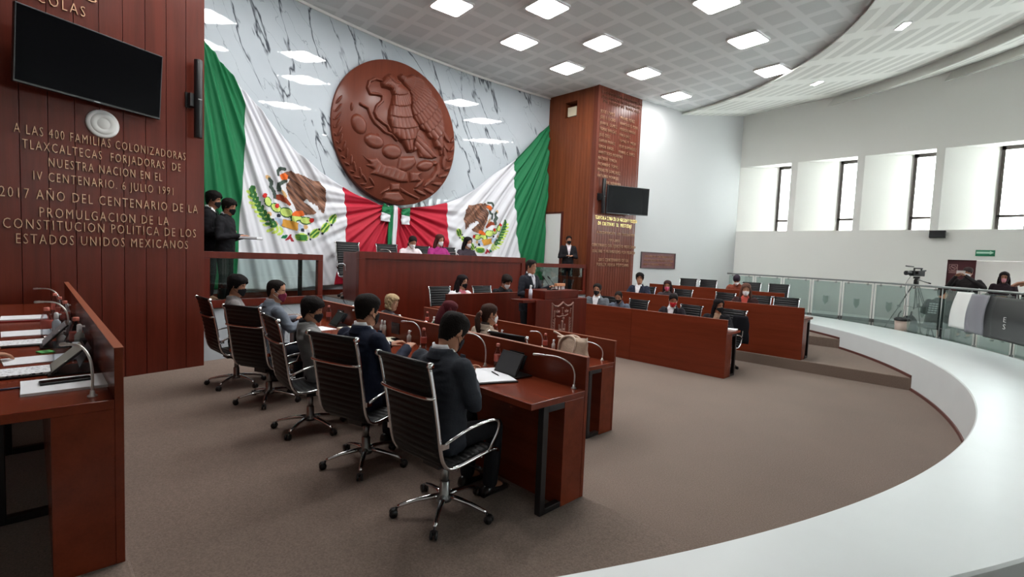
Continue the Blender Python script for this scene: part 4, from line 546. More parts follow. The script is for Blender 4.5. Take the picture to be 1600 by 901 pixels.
# --- ceilings: the main plaster disc and three stepped rings that rise outwards
CR = (-9.2, 6.8)
def disc_pts(r, a0=-180, a1=180, n=120): return [(CR[0] + r * math.cos(math.radians(a0 + (a1 - a0) * i / n)), CR[1] + r * math.sin(math.radians(a0 + (a1 - a0) * i / n))) for i in range(n)]
m = MB(); m.prism(disc_pts(8.22), ZC, ZC + 0.15)
struct('ceiling', m, perforated_mat('perforated_ceiling', (224, 227, 228), (208, 212, 213), 0.6, 0.44, math.radians(5.3)))
M_RINGP = perforated_mat('perforated_ring', (226, 226, 221), (203, 203, 198), 1.5, 1.1, 0, True, 0.36, 0.22)
def ring(name, r0, r1, z0, z1, ztop):
    n = 120; a0, a1 = -95, 92
    vs, fs, uv = [], [], []
    prof = [(r0 + 0.3, ztop), (r0 + 0.12, ztop), (r0, z0 + 0.02), (r0, z0), (r0 + 0.05, z0 + 0.008), (r1 + 0.5, z1 + 0.4 * (z1 - z0) / (r1 - r0)), (r1 + 0.5, z1 + 0.25)]
    m = MB(); rings = []
    for i in range(n + 1):
        a = math.radians(a0 + (a1 - a0) * i / n)
        rings.append([(CR[0] + r * math.cos(a), CR[1] + r * math.sin(a), z) for r, z in prof])
    m.loft(rings, True, False)
    me = m.mesh(name)
    ul = me.uv_layers.new(name='UVMap')
    for p in me.polygons:
        for li in p.loop_indices:
            v = me.vertices[me.loops[li].vertex_index].co
            d = math.hypot(v.x - CR[0], v.y - CR[1]); ul.data[li].uv = (math.atan2(v.y - CR[1], v.x - CR[0]) * 9.0, d if abs(p.normal.z) > .5 and d > r0 - .01 else 0.0)
    bm = bmesh.new(); bm.from_mesh(me); bmesh.ops.recalc_face_normals(bm, faces=bm.faces); bm.to_mesh(me); bm.free()
    o = link(name, me, M_RINGP); o['kind'] = 'structure'
ring('ceiling_ring_inner', 8.0, 12.1, 6.6, 7.33, 6.78)
ring('ceiling_ring_middle', 12.1, 13.4, 7.06, 7.47, 7.5)
ring('ceiling_ring_outer', 13.4, 14.8, 7.21, 7.62, 7.65)
ring('ceiling_ring_far', 14.8, 19.5, 7.36, 8.0, 7.8)

# walls behind the camera, outside the picture: one blank, one with high windows added for fill light
m = MB(); m.bx(8.0, 8.3, -6.3, 18.6, -0.2, SILL); m.bx(8.0, 8.3, -6.3, 18.6, HEAD, 9.0)
m.bx(8.0, 8.3, -6.3, -6.3 + 6 * PITCH, SILL, HEAD)
for k in range(3, 7): m.bx(8.0, 8.3, -6.3 + 2 * PITCH * k, -4.3 + 2 * PITCH * k, SILL, HEAD)
struct('wall_rear', m, M_WHITE)
for k in range(3, 6):
    y0, y1 = -4.3 + 2 * PITCH * k, -6.3 + 2 * PITCH * (k + 1); m = MB()
    for y in (y0 + .03, y1 - .03): m.bx(8.12, 8.18, y - .03, y + .03, SILL, HEAD)
    for z in (SILL + .03, 3.56, HEAD - .03): m.bx(8.12, 8.18, y0, y1, z - .03, z + .03)
    wo = struct('window_%d' % (NWIN - 2 + k), m, M_WINFRAME); g = MB(); g.bx(8.145, 8.155, y0 + .03, y1 - .03, SILL + .03, HEAD - .03); obj('pane', g, M_GLASS, wo)  # unseen rear window, put in to set the daylight fill
m = MB(); m.bx(-12.0, 8.3, -6.3, -6.0, -0.2, 9.2); struct('wall_near', m, M_WHITE)
m = MB(); m.bx(-12.0, 8.3, -6.3, 18.6, 9.2, 9.4); struct('ceiling_sky_blocker', m, M_WHITE)  # unseen slab added to stop sky light leaking between the rings
m = MB(); m.bx(-12.2, -12.0, -6.3, 18.6, -0.2, 9.4); struct('wall_sky_blocker', m, M_WHITE)  # unseen outer wall added to block sky light from behind
# ================================================================== LAMPS
def ceil_lamp(x, y, label):
    t = thing('ceiling_light', label, 'ceiling light', (x, y, ZC), math.radians(-5.3), 'square panel lights of the main ceiling')
    def rr(h, r=0.07, n=5):
        return [(sx * (h - r) + r * math.cos(a), sy * (h - r) + r * math.sin(a)) for sx, sy, s in ((1, 1, 0), (-1, 1, 90), (-1, -1, 180), (1, -1, 270)) for a in (math.radians(s + 90 * i / n) for i in range(n + 1))]
    o, i = rr(0.335), rr(0.305)
    m = MB(); m.loft([[(p[0], p[1], 0.0) for p in o], [(p[0], p[1], -0.035) for p in o], [(p[0], p[1], -0.04) for p in i], [(p[0], p[1], -0.01) for p in i]], False, False)
    obj('frame', m, M_WHITEPL, t)
    m = MB(); m.prism(i, -0.034, -0.02); obj('diffuser', m, M_LAMP, t)
LAMPS = [(-6.59, 7.05, 'large square ceiling light cut by the top edge above the pillar'), (-8.05, 7.76, 'square ceiling light nearest the marble wall above the medallion'),
 (-6.71, 8.98, 'square ceiling light above and left of the pillar top'), (-8.20, 9.58, 'smaller square ceiling light just left of the pillar top'),
 (-6.94, 11.06, 'square ceiling light just right of the pillar corner'), (-7.145, 13.13, 'square ceiling light farthest back beside the white side wall'),
 (-4.33, 10.80, 'square ceiling light left of the ceiling ring edge'), (-4.52, 12.83, 'square ceiling light touching the ceiling ring edge'),
 (-4.17, 8.90, 'square ceiling light cut by the top edge beside the ceiling ring')]
for x, y, l in LAMPS: ceil_lamp(x, y, l)
for x, y in [(-6.4, 5.05), (-7.9, 5.8), (-7.75, 3.9), (-6.2, 3.05), (-4.0, 6.9), (-3.85, 4.9), (-3.7, 2.9), (-7.6, 1.9), (-6.0, 1.05), (-3.5, .9)]:
    ceil_lamp(x, y, 'square ceiling light of the main ceiling in front of the podium, above the picture')
for x, y, l in [(-1.92, 11.99, 'small oblong downlight in the ceiling ring, nearer one'), (-4.02, 14.55, 'small oblong downlight in the ceiling ring, farther one')]:
    rr_ = math.hypot(x - CR[0], y - CR[1]); z = 6.415 + (rr_ - 7.8) * (7.33 - 6.415) / (12.2 - 7.8)
    t = thing('downlight', l, 'downlight', (x, y, z - 0.005), math.atan2(y - CR[1], x - CR[0]) + math.pi / 2, 'small downlights in the ceiling ring')
    m = MB(); m.box((0, 0, 0), (0.34, 0.16, 0.03)); obj('housing', m, M_WHITEPL, t, 0.02)
    m = MB(); m.box((0, 0, -0.016), (0.29, 0.115, 0.006)); obj('lens', m, M_LAMP, t, 0.0)

# ================================================================== SCREENS AND SPEAKERS
def screen(label, c, dirx, normal, w, h, wall_pt):
    n = Vector(normal).normalized(); M = frame_mat(c, dirx, n)
    t = thing('wall_screen', label, 'television'); t.matrix_world = M
    m = MB(); m.box((0, 0, -0.03), (w, h, 0.05)); obj('case', m, M_BLACK, t, 0.006)
    m = MB(); m.box((0, 0.004, -0.003), (w - 0.03, h - 0.04, 0.006)); obj('screen_glass', m, M_SCREEN, t)
    lp = M.inverted() @ Vector(wall_pt)
    m = MB(); m.tube([(0, 0, -0.05), (lp.x * .5, 0, lp.z * .5), (lp.x, lp.y, lp.z)], 0.03, 8); m.box((0, 0, -0.065), (0.4, 0.3, 0.02)); m.box((lp.x, lp.y, lp.z + .01), (0.2, 0.3, 0.03)); obj('wall_bracket', m, M_BLACK, t)
    m = MB(); m.box((0.02, -h / 2 + 0.012, 0.001), (0.06, 0.008, 0.002)); obj('badge', m, M_STEEL, t)
    return t
a, b = Vector((-7.38, -0.09, 3.955)), Vector((-7.91, 1.25, 3.936))
dx = (b - a); nn = dx.cross(Vector((0, 0, 1))); nn.z = -0.06 * nn.length
screen('large black television tilted out from the wooden wall at left', (a + b) / 2, dx, nn, dx.length, 0.80, P0 + UD * (-1.15) + Vector((0, 0, 3.95)))
a, b = Vector((-8.017, 11.313, 3.632)), Vector((-7.631, 12.81, 3.674))
dx = (b - a); nn = dx.cross(Vector((0, 0, 1))); nn.z = -0.05 * nn.length
screen('black television on the front of the tall wooden pillar', (a + b) / 2, dx, nn, dx.length, 0.775, PC + U2 * 1.1 + Vector((0, 0, 3.64)))

def column_speaker(label, org, ud, nd, z0, z1, off):
    M = frame_mat(org, ud, nd); t = thing('column_speaker', label, 'loudspeaker'); t.matrix_world = M
    h = z1 - z0; m = MB()
    rings = []
    for z in (0, 1):
        rings.append([(0.05 * math.cos(q) * 1.0, (z - .5) * h, off + 0.055 * math.sin(q)) for q in (2 * math.pi * i / 16 for i in range(16))])
    m.loft(rings, True, True); obj('cabinet', m, M_BLACK, t, 0.004)
    m = MB(); m.box((-0.05, -0.02, off * .45), (0.09, 0.17, max(.03, off * .9))); m.box((-0.09, -0.02, 0.01), (0.06, 0.2, 0.02)); obj('wall_bracket', m, M_BLACK, t)
    m = MB(); m.box((0, -0.01, off + 0.056), (0.05, 0.012, 0.004)); obj('badge', m, M_STEEL, t)
q = P0 + UD * (-0.13); column_speaker('slim black column speaker at the right edge of the left wooden wall', (q.x, q.y, 3.92), UD, ND, 3.4, 4.44, 0.11)
q = PC + U2 * 0.26; column_speaker('slim black column speaker on the pillar left of its television', (q.x, q.y, 3.72), U2, N2, 3.25, 4.19, 0.13)
q = P0 + UD * (-1.154)
t = thing('wall_loudspeaker', 'round white loudspeaker under the left television', 'loudspeaker'); t.matrix_world = frame_mat((q.x, q.y, 3.352), UD, ND)
m = MB(); m.lathe([(0.001, 0.0), (0.165, 0.0), (0.165, 0.015), (0.15, 0.03), (0.12, 0.032)], 32); obj('rim', m, M_WHITEPL, t)
m = MB(); m.lathe([(0.13, 0.02), (0.125, 0.034), (0.07, 0.04), (0.066, 0.036), (0.06, 0.042), (0.001, 0.044)], 32); obj('grille', m, plain('speaker_grille', (206, 206, 204), 0.7), t)

# ================================================================== INSCRIPTIONS
def split_words(o, t, gap):
    """one child per word: cut the lettering where the gaps are wide"""
    me = o.data; iv = sorted((min(me.vertices[i].co.x for i in p.vertices), max(me.vertices[i].co.x for i in p.vertices)) for p in me.polygons)
    cuts, hi = [], iv[0][1]
    for a, b in iv:
        if a - hi > gap: cuts.append((a + hi) / 2)
        hi = max(hi, b)
    cuts = [-9] + cuts + [9e9]
    for lo, up in zip(cuts, cuts[1:]):
        bm = bmesh.new(); bm.from_mesh(me)
        bmesh.ops.delete(bm, geom=[v for v in bm.verts if not lo <= v.co.x < up], context='VERTS')
        w = bpy.data.meshes.new('word'); bm.to_mesh(w); bm.free(); link('word', w, me.materials[0], t)
    bpy.data.objects.remove(o); bpy.data.meshes.remove(me)
def line_on(org, ud, nd, u0, u1, z, h, s, label, mat=M_BRONZE):
    q = org + ud * u0 + nd * 0.004
    o = text_obj('word', s, (q.x, q.y, z - h / 2), ud, nd, h, u1 - u0, mat, 0.016)
    t = thing('inscription', label, 'inscription', (0, 0, 0), 0, 'raised bronze lettering'); t.matrix_world = o.matrix_basis.copy()
    split_words(o, t, h * .42)
    return t
LL = [('A LAS 400 FAMILIAS COLONIZADORAS', -1.935, -0.25, 3.134, .105), ('TLAXCALTECAS  FORJADORAS  DE', -1.87, -0.31, 2.975, .105), ('NUESTRA NACION EN EL', -1.655, -0.53, 2.81, .105), ('IV CENTENARIO. 6 JULIO 1991', -1.785, -0.40, 2.643, .105),
 ('2017 AÑO DEL CENTENARIO DE LA', -2.055, -0.095, 2.435, .115), ('PROMULGACION DE LA', -1.74, -0.455, 2.24, .115), ('CONSTITUCION POLÍTICA DE LOS', -2.035, -0.12, 2.098, .115), ('ESTADOS UNIDOS MEXICANOS', -1.935, -0.22, 1.934, .115)]
for s, u0, u1, z, h in LL:
    line_on(P0, UD, ND, u0, u1, z, h, s, 'bronze letters reading %s on the left wooden wall' % s.replace('  ', ' ').title())
line_on(P0, UD, ND, -2.2, -1.31, 4.6, .12, 'SAN NICOLAS', 'bronze letters ending in Nicolas above the left television')
line_on(P0, UD, ND, -2.2, -1.2, 4.80, .12, 'VALLES', 'bronze letters at the very top left above Nicolas')
PL = [('A LOS DIPUTADOS CONSTITUYENTES', .11, 1.82, 6.52, 'top'), ('QUE FIRMARON LA CONSTITUCION', .12, 1.78, 6.40, 'second from top'), ('DEL ESTADO DE TLAXCALA', .18, 1.70, 6.29, 'third from top')]
for s, u0, u1, z, w_ in PL: line_on(PC, U2, N2, u0, u1, z, .075, s, 'darkened bronze heading line on the pillar, %s' % w_, plain('dull_bronze', (124, 86, 68), 0.5, 0.5))
N1 = [('JOSE LOPEZ', .67), ('JOSE A. LUCERO', .70), ('JUAN D. GOMEZ', .78), ('TOMAS VARGAS', .76), ('JOSE CRUZ', .52), ('DAMIAN MUÑOZ', .74), ('SIMON ANGEL', .71), ('ANASTASIO MORENO', 1.08), ('NATALIA TENIZA', .84), ('PICHARDO TOPAL', .92), ('MODESTO GONZALEZ', 1.02), ('ANTONIO MORALES', .95), ('R. DE HERRERA', 1.06)]
ORD = ['first', 'second', 'third', 'fourth', 'fifth', 'sixth', 'seventh', 'eighth', 'ninth', 'tenth', 'eleventh', 'twelfth', 'last']
for i, (s, u1) in enumerate(N1):
    line_on(PC, U2, N2, .1 if i < 12 else .35, u1, 6.01 - .157 * i, .085, s, 'bronze name in the left column on the pillar, %s line down' % ORD[i])
N2_ = [('MIGUEL PEREZ', 1.52), ('FRANCISCO R. MORA', 1.66), ('MODESTO VARGAS', 1.58), ('PABLO DIAZ', 1.36), ('TOMAS M. MEZA', 1.62), ('FELIX DOMINGUEZ', 1.66), ('MANUEL C. LOPEZ', 1.60)]
for i, (s, u1) in enumerate(N2_):
    line_on(PC, U2, N2, .91, u1, 5.985 - .157 * i, .08, s, 'bronze name in the right column on the pillar, %s line down' % ORD[i])
M_GOLD = plain('polished_gold_letters', (236, 204, 140), 0.25, 0.9)
G = [('TLAXCALA CUNA DE LA NACION Y FUSION', .10, 1.86, 3.14, .1, M_GOLD, 'gold lettered line just under the pillar television'), ('DE CULTURAS  EL  MESTIZAJE', .22, 1.64, 2.985, .1, M_GOLD, 'second gold lettered line under the pillar television'),
 ('A XICOHTENCATL  LXII  LEGISLATURA', .19, 1.81, 2.735, .075, M_BRONZE, 'faint bronze line on the pillar below the gold lines'), ('1913-2013', .70, 1.14, 2.54, .075, M_BRONZE, 'short bronze year line on the pillar'),
 ('CENTENARIO DEL EJERCITO MEXICANO', .02, 1.87, 2.382, .085, M_BRONZE, 'bronze army centenary line on the pillar'), ('LEALTAD Y PATRIOTISMO POR MEXICO', .05, 1.86, 2.215, .085, M_BRONZE, 'bronze motto line below the army centenary line'),
 ('2015 CENTENARIO DE LA', .32, 1.58, 1.98, .09, M_BRONZE, 'bronze line reading Centenario de la near the foot of the pillar'), ('FUERZA AEREA MEXICANA', .255, 1.6, 1.842, .09, M_BRONZE, 'bronze line reading Fuerza Aerea Mexicana, lowest on the pillar')]
for s, u0, u1, z, h, mt, l in G: line_on(PC, U2, N2, u0, u1, z, h, s, l, mt)
# plaque on the white side wall
q = (Vector((-8.02, 13.2, 2.02)) + Vector((-7.763, 14.742, 2.02))) / 2
t = thing('wall_plaque', 'dark red lettered plaque on the white wall right of the pillar', 'plaque'); t.matrix_world = frame_mat(q + NW * 0.0, UW, NW)
m = MB(); m.box((0, 0, 0.015), (1.55, .47, .03)); obj('board', m, plain('plaque_maroon', (92, 40, 42), 0.4), t, .004)
m = MB()
for s in (-1, 1): m.box((0, s * .235, .02), (1.6, .03, .045)); m.box((s * .785, 0, .02), (.035, .5, .045))
obj('frame', m, plain('plaque_frame', (70, 52, 56), 0.35, 0.3), t, .004)
for i, s in enumerate(['2018 AÑO DEL CENTENARIO DE LA', 'CONSTITUCION POLITICA DEL ESTADO', 'LIBRE Y SOBERANO DE TLAXCALA']):
    o = text_obj('lettering', s, (q + UW * (-.66 - .02 * i) + NW * .032 + Vector((0, 0, .085 - .12 * i))), UW, NW, .072, 1.32 + .05 * (i == 1), M_BRONZE, .008)
    mw = o.matrix_world.copy(); o.parent = t; o.matrix_parent_inverse = t.matrix_world.inverted(); o.matrix_world = mw

# ================================================================== RELIEF HELPERS
def inside(px, py, poly):
    c = np.zeros(px.shape, bool); n = len(poly)
    for i in range(n):
        x0, y0 = poly[i]; x1, y1 = poly[(i + 1) % n]
        if y0 == y1: continue
        k = ((y0 > py) != (y1 > py)) & (px < (x1 - x0) * (py - y0) / (y1 - y0) + x0)
        c ^= k
    return c
def edge_dist(px, py, poly, closed=True):
    d = np.full(px.shape, 9.0); n = len(poly)
    for i in range(n if closed else n - 1):
        x0, y0 = poly[i]; x1, y1 = poly[(i + 1) % n]; dx, dy = x1 - x0, y1 - y0
        t = np.clip(((px - x0) * dx + (py - y0) * dy) / (dx * dx + dy * dy + 1e-12), 0, 1)
        d = np.minimum(d, np.hypot(px - x0 - t * dx, py - y0 - t * dy))
    return d
def patch(shapes, step, hfun, strokes=(), clip=None):
    """grid patch over a set of 2-D outlines; hfun(x, y, distance to the edge) gives the height. -> verts (x,y,h), quads"""
    allp = [p for s in shapes for p in s] + [p for s, w in strokes for p in s]
    mg = max([0.02] + [w for s, w in strokes]) + step
    x0, x1 = min(p[0] for p in allp) - mg, max(p[0] for p in allp) + mg; y0, y1 = min(p[1] for p in allp) - mg, max(p[1] for p in allp) + mg
    nx, ny = int((x1 - x0) / step) + 2, int((y1 - y0) / step) + 2
    gx, gy = np.meshgrid(x0 + np.arange(nx) * step, y0 + np.arange(ny) * step)
    ins = np.zeros(gx.shape, bool); dist = np.zeros(gx.shape)
    for s in shapes:
        i = inside(gx, gy, s); d = edge_dist(gx, gy, s); dist = np.where(i, np.maximum(dist, d), dist); ins |= i
    for s, w in strokes:
        d = w - edge_dist(gx, gy, s, False); dist = np.where(d > 0, np.maximum(dist, d), dist); ins |= d > 0
    if clip: ins &= np.hypot(gx, gy) < clip; dist = np.minimum(dist, np.maximum(0, clip - np.hypot(gx, gy)))
    h = np.where(ins, hfun(gx, gy, dist), -0.004)
    cell = ins[:-1, :-1] | ins[1:, :-1] | ins[:-1, 1:] | ins[1:, 1:]
    idx = -np.ones(gx.shape, int); vs, fs = [], []
    jj, ii = np.nonzero(cell)
    for j, i in zip(jj, ii):
        q = []
        for b, a in ((j, i), (j, i + 1), (j + 1, i + 1), (j + 1, i)):
            if idx[b, a] < 0: idx[b, a] = len(vs); vs.append((gx[b, a], gy[b, a], h[b, a]))
            q.append(idx[b, a])
        fs.append(tuple(q))
    return vs, fs

# ================================================================== CARVED MEDALLION
MC = (-10.05, 6.03, 4.62); MR = 1.585
M_CARVE = wood('carved_wood', (98, 50, 37), 0.3, 'Z', 0.15, 1.0, .15)
t = thing('carved_medallion', 'huge round carved wooden coat of arms on the marble wall', 'medallion', MC)
# local frame of the disc: x' = world Y, y' = world Z, height = world +X
def disc_obj(name, vs, fs, mat, smooth=True):
    me = bpy.data.meshes.new(name); me.from_pydata([(h, a, b) for a, b, h in vs], [], fs); me.update()
    me.polygons.foreach_set('use_smooth', [smooth] * len(fs)); return link(name, me, mat, t)
m = MB(); m.lathe([(0.01, -0.22), (MR - .02, -0.22), (MR, -0.20), (MR, -0.012), (MR - 0.012, 0.0), (0.01, 0.0)], 96, axis='X'); obj('disc', m, M_CARVE, t)
_prof = lambda k, hm: (lambda x, y, d: hm * (1 - np.exp(-d / k)))
def feathers(x, y, d):
    base = .075 * (1 - np.exp(-d / .045))
    r = np.hypot(x + .15, y - 1.3); ph = np.arctan2(y - 1.3, x + .15)
    row = np.mod(r, .24) / .24
    g = np.abs(np.sin(ph * 34 + np.floor(r / .24) * 1.3)) ** .6
    return base + (.03 * row + .022 * g) * np.clip(d / .03, 0, 1)
def tailf(x, y, d):
    ph = np.arctan2(y - .35, x + .25)
    return .06 * (1 - np.exp(-d / .03)) + .025 * np.abs(np.sin(ph * 22)) ** .5 * np.clip(d / .02, 0, 1)
for nm, hf in (('wing', feathers), ('eagle', lambda x, y, d: feathers(x, y, d) + .03 * (1 - np.exp(-d / .05))), ('tail_feathers', tailf), ('cactus', _prof(.035, .07)), ('rock', lambda x, y, d: .05 * (1 - np.exp(-d / .02)) + .012 * np.abs(np.sin(x * 24 - y * 10)) * np.clip(d / .02, 0, 1)), ('bow', _prof(.02, .055)), ('laurel_branch', lambda x, y, d: np.minimum(.05, d * 2.2))):
    sets = [MED[nm]]
    if nm == 'laurel_branch': sets = [MED[nm][:26], MED[nm][26:]]
    if nm in ('cactus', 'rock', 'bow'): sets = [[s_] for s_ in MED[nm]]
    for ss in sets:
        vs, fs = patch(ss, .0115, hf, (), MR - .035); disc_obj({'cactus': 'cactus_pad', 'bow': 'ribbon'}.get(nm, nm), vs, fs, M_CARVE)
for s in MED['snake']: vs, fs = patch([], .011, lambda x, y, d: np.sqrt(np.clip(d * (.075 - d), 0, 1)) * 1.6, [(s, .034)]); disc_obj('snake', vs, fs, M_CARVE)

# ================================================================== DRAPED FLAGS
def polyl(P, t):
    P = [np.array(p, float) for p in P]; L = [np.linalg.norm(P[i + 1] - P[i]) for i in range(len(P) - 1)]; tot = sum(L); s = t * tot
    for i, l in enumerate(L):
        if s <= l or i == len(L) - 1: return P[i] + (P[i + 1] - P[i]) * min(1.0, s / l)
        s -= l
KNOT = (5.97, 3.02)
def fold_x(y, z, left):
    a = (1.75, 6.3) if left else (11.5, 6.5)
    r1 = math.hypot(y - a[0], z - a[1]); p1 = math.atan2(z - a[1], y - a[0])
    r2 = math.hypot(y - KNOT[0], z - KNOT[1]); p2 = math.atan2(z - KNOT[1], y - KNOT[0])
    w2 = 1 / (1 + math.exp((r2 - 1.9) * 3)); w1 = 1 - w2
    f = 0.0
    f += w1 * min(1, r1 / 1.5) * (0.036 * math.sin(p1 * 56 + .6 * math.sin(p1 * 11)) + 0.020 * math.sin(p1 * 117 + 1.0 + r1) + 0.008 * math.sin(p1 * 233 + 2 * r1))
    f += w2 * min(1, r2 / .5) * (0.040 * math.sin(p2 * 27) + 0.018 * math.sin(p2 * 58 + .7))
    sag = math.exp(-((z - 1.9) ** 2) / 1.2) * (1 if 3.0 < y < 4.6 or 7.8 < y < 9.4 else .6)
    f *= 1 - .35 * sag
    return wallX(y) + 0.10 + f + 0.03 * math.sin(y * 2.1 + z)
def band_mesh(name, left, A, B, Tp, Bt, mat, parent, nu, nv):
    """Coons patch between two side lines and the top and bottom hems"""
    vs = []
    for i in range(nu + 1):
        u = i / nu
        for k in range(nv + 1):
            v = k / nv
            a, b, tp, bt = polyl(A, v), polyl(B, v), polyl(Tp, u), polyl(Bt, u)
            p = (1 - u) * a + u * b + (1 - v) * tp + v * bt - ((1 - u) * (1 - v) * polyl(A, 0) + u * (1 - v) * polyl(B, 0) + (1 - u) * v * polyl(A, 1) + u * v * polyl(B, 1))
            vs.append((fold_x(p[0], p[1], left), p[0], p[1]))
    fs = [(i * (nv + 1) + k, (i + 1) * (nv + 1) + k, (i + 1) * (nv + 1) + k + 1, i * (nv + 1) + k + 1) for i in range(nu) for k in range(nv)]
    me = bpy.data.meshes.new(name); me.from_pydata(vs, [], fs); me.update(); me.polygons.foreach_set('use_smooth', [True] * len(fs))
    o = link(name, me, mat, parent)
    sd = o.modifiers.new('thickness', 'SOLIDIFY'); sd.thickness = 0.004; sd.offset = 0
    return o
M_GREEN = plain('flag_green', (22, 108, 66), 0.6, spec=0.25); M_WHITEC = plain('flag_white', (206, 207, 213), 0.7, spec=0.2); M_RED = plain('flag_red', (176, 30, 52), 0.6, spec=0.25)
COLS = {'wing_brown': ('eagle_wing', (104, 66, 48)), 'beak_orange': ('eagle_head', (206, 96, 38)), 'legs_rust': ('eagle_legs', (140, 62, 40)), 'fruit_red': ('cactus_fruit', (186, 44, 40)), 'pad_outline': ('cactus_outline', (44, 96, 52)), 'pad_green': ('cactus_pad', (186, 206, 112)), 'rock_orange': ('island', (196, 142, 60)), 'shell_blue': ('water', (158, 172, 196)), 'shell_tan': ('shell', (196, 158, 110)), 'ring_dark': ('berries', (44, 48, 58)), 'leaf_dark': ('oak_leaves', (52, 102, 54)), 'leaf_lime': ('laurel_leaves', (186, 206, 96)), 'laurel_stripe': ('leaf_stripes', (58, 116, 52)), 'ribbon_green': ('ribbon_green', (30, 110, 70)), 'ribbon_red': ('ribbon_red', (150, 40, 50)), 'snake': ('snake', (66, 78, 72))}
LIFT = {'pad_green': .006, 'laurel_stripe': .006, 'ring_dark': .004, 'fruit_red': .007, 'beak_orange': .004, 'snake': .003, 'rock_orange': .003, 'leaf_dark': .004}
def feather_thread():
    """brown embroidery with long light and dark feather stitches"""
    if 'feather_thread' in _M: return _M['feather_thread']
    m, nt, b = new_mat('feather_thread'); tc = nt.nodes.new('ShaderNodeTexCoord')
    m0 = nt.nodes.new('ShaderNodeMapping'); m0.inputs['Rotation'].default_value = (math.radians(38), 0, 0); m1 = nt.nodes.new('ShaderNodeMapping'); m1.inputs['Scale'].default_value = (1, 3, 22)
    n = nt.nodes.new('ShaderNodeTexNoise'); n.inputs['Scale'].default_value = 1.0; n.inputs['Detail'].default_value = 3; rp = nt.nodes.new('ShaderNodeValToRGB')
    rp.color_ramp.elements[0].position = .36; rp.color_ramp.elements[1].position = .68; rp.color_ramp.elements[0].color = lin((62, 36, 28)); rp.color_ramp.elements[1].color = lin((150, 104, 80))
    nt.links.new(tc.outputs['Object'], m0.inputs['Vector']); nt.links.new(m0.outputs[0], m1.inputs['Vector']); nt.links.new(m1.outputs[0], n.inputs['Vector']); nt.links.new(n.outputs['Fac'], rp.inputs['Fac']); nt.links.new(rp.outputs['Color'], b.inputs['Base Color'])
    b.inputs['Roughness'].default_value = .7; _M['feather_thread'] = m; return m
def emblem(parent, left):
    def mp(p): return p if left else (12.647 - .987 * p[0] - .0747 * p[1], 1.0238 * p[1] - .1097 - .0028 * p[0])
    for k, shp in EMB.items():
        for ss in ([shp] if k in ('leaf_dark', 'leaf_lime', 'laurel_stripe', 'ring_dark') else [[s_] for s_ in shp]):
            st = [([mp(p) for p in s], .026) for s in ss] if k == 'snake' else []
            vs, fs = patch([] if st else [[mp(p) for p in s] for s in ss], .0125, lambda x, y, d: 0 * d, st)
            me = bpy.data.meshes.new('emb'); me.from_pydata([(fold_x(a, b, left) + .008 + LIFT.get(k, 0), a, b) for a, b, h in vs], [], fs); me.update()
            me.polygons.foreach_set('use_smooth', [True] * len(fs)); nm, c = COLS[k]
            o = link('embroidered_' + nm, me, feather_thread() if k == 'wing_brown' else plain('thread_' + nm, c, 0.7, spec=0.15, var=.1, vscale=26), parent)
            if k in ('leaf_dark', 'leaf_lime', 'laurel_stripe', 'ring_dark'): o['kind'] = 'stuff'
LTOP = [(2.12, 5.2), (2.36, 4.98), (2.6, 4.75), (3.1, 4.32), (3.72, 3.80), (4.2, 3.5), (4.72, 3.27)]
tl = thing('flag', 'big tricolour flag with eagle draped left of the medallion', 'flag', (0, 0, 0), 0, 'tricolour flags draped on the marble wall')
gA = [(1.2, 6.1), (1.0, 3.6), (1.0, 1.2)]; gB = [(2.58, 4.78), (2.73, 4.39), (2.72, 3.45), (2.64, 2.55), (2.62, 1.86), (2.59, 1.18)]
rB = [(4.72, 3.27), (4.83, 2.63), (4.81, 2.09), (4.65, 1.55), (4.57, 1.21)]; kB = [(5.93, 2.97), (5.9, 2.0), (5.85, 1.25)]
band_mesh('green_band', True, gA, gB, [(1.2, 6.1), (2.12, 5.2), (2.36, 4.98), (2.58, 4.78)], [(1.0, 1.2), (2.59, 1.18)], M_GREEN, tl, 60, 100)
band_mesh('white_band', True, gB, rB, [(2.58, 4.78), (3.1, 4.32), (3.72, 3.80), (4.2, 3.5), (4.72, 3.27)], [(2.59, 1.18), (3.42, 1.14), (4.28, 1.2), (4.57, 1.21)], M_WHITEC, tl, 150, 120)
band_mesh('red_band', True, rB, kB, [(4.72, 3.27), (5.2, 3.1), (5.63, 3.0), (5.93, 2.97)], [(4.57, 1.21), (5.85, 1.25)], M_RED, tl, 70, 90)
emblem(tl, True)
tr = thing('flag', 'big tricolour flag with eagle draped right of the medallion', 'flag', (0, 0, 0), 0, 'tricolour flags draped on the marble wall')
kR = [(6.03, 2.95), (6.05, 2.0), (6.1, 1.25)]; rR = [(7.58, 3.25), (7.62, 2.8), (7.71, 2.04), (7.8, 1.25)]
wR = [(9.8, 4.68), (9.87, 3.78), (10.02, 2.71), (10.15, 1.89), (10.25, 1.25)]; gR = [(11.04, 5.89), (11.03, 3.91), (11.03, 1.3)]
band_mesh('red_band', False, kR, rR, [(6.03, 2.95), (6.5, 3.02), (7.1, 3.12), (7.58, 3.25)], [(6.1, 1.25), (7.8, 1.25)], M_RED, tr, 70, 90)
band_mesh('white_band', False, rR, wR, [(7.58, 3.25), (8.0, 3.42), (8.62, 3.79), (9.3, 4.3), (9.8, 4.68)], [(7.8, 1.25), (10.25, 1.25)], M_WHITEC, tr, 150, 110)
band_mesh('green_band', False, wR, gR, [(9.8, 4.68), (10.36, 5.26), (11.04, 5.89)], [(10.25, 1.25), (11.03, 1.3)], M_GREEN, tr, 70, 100)
emblem(tr, False)
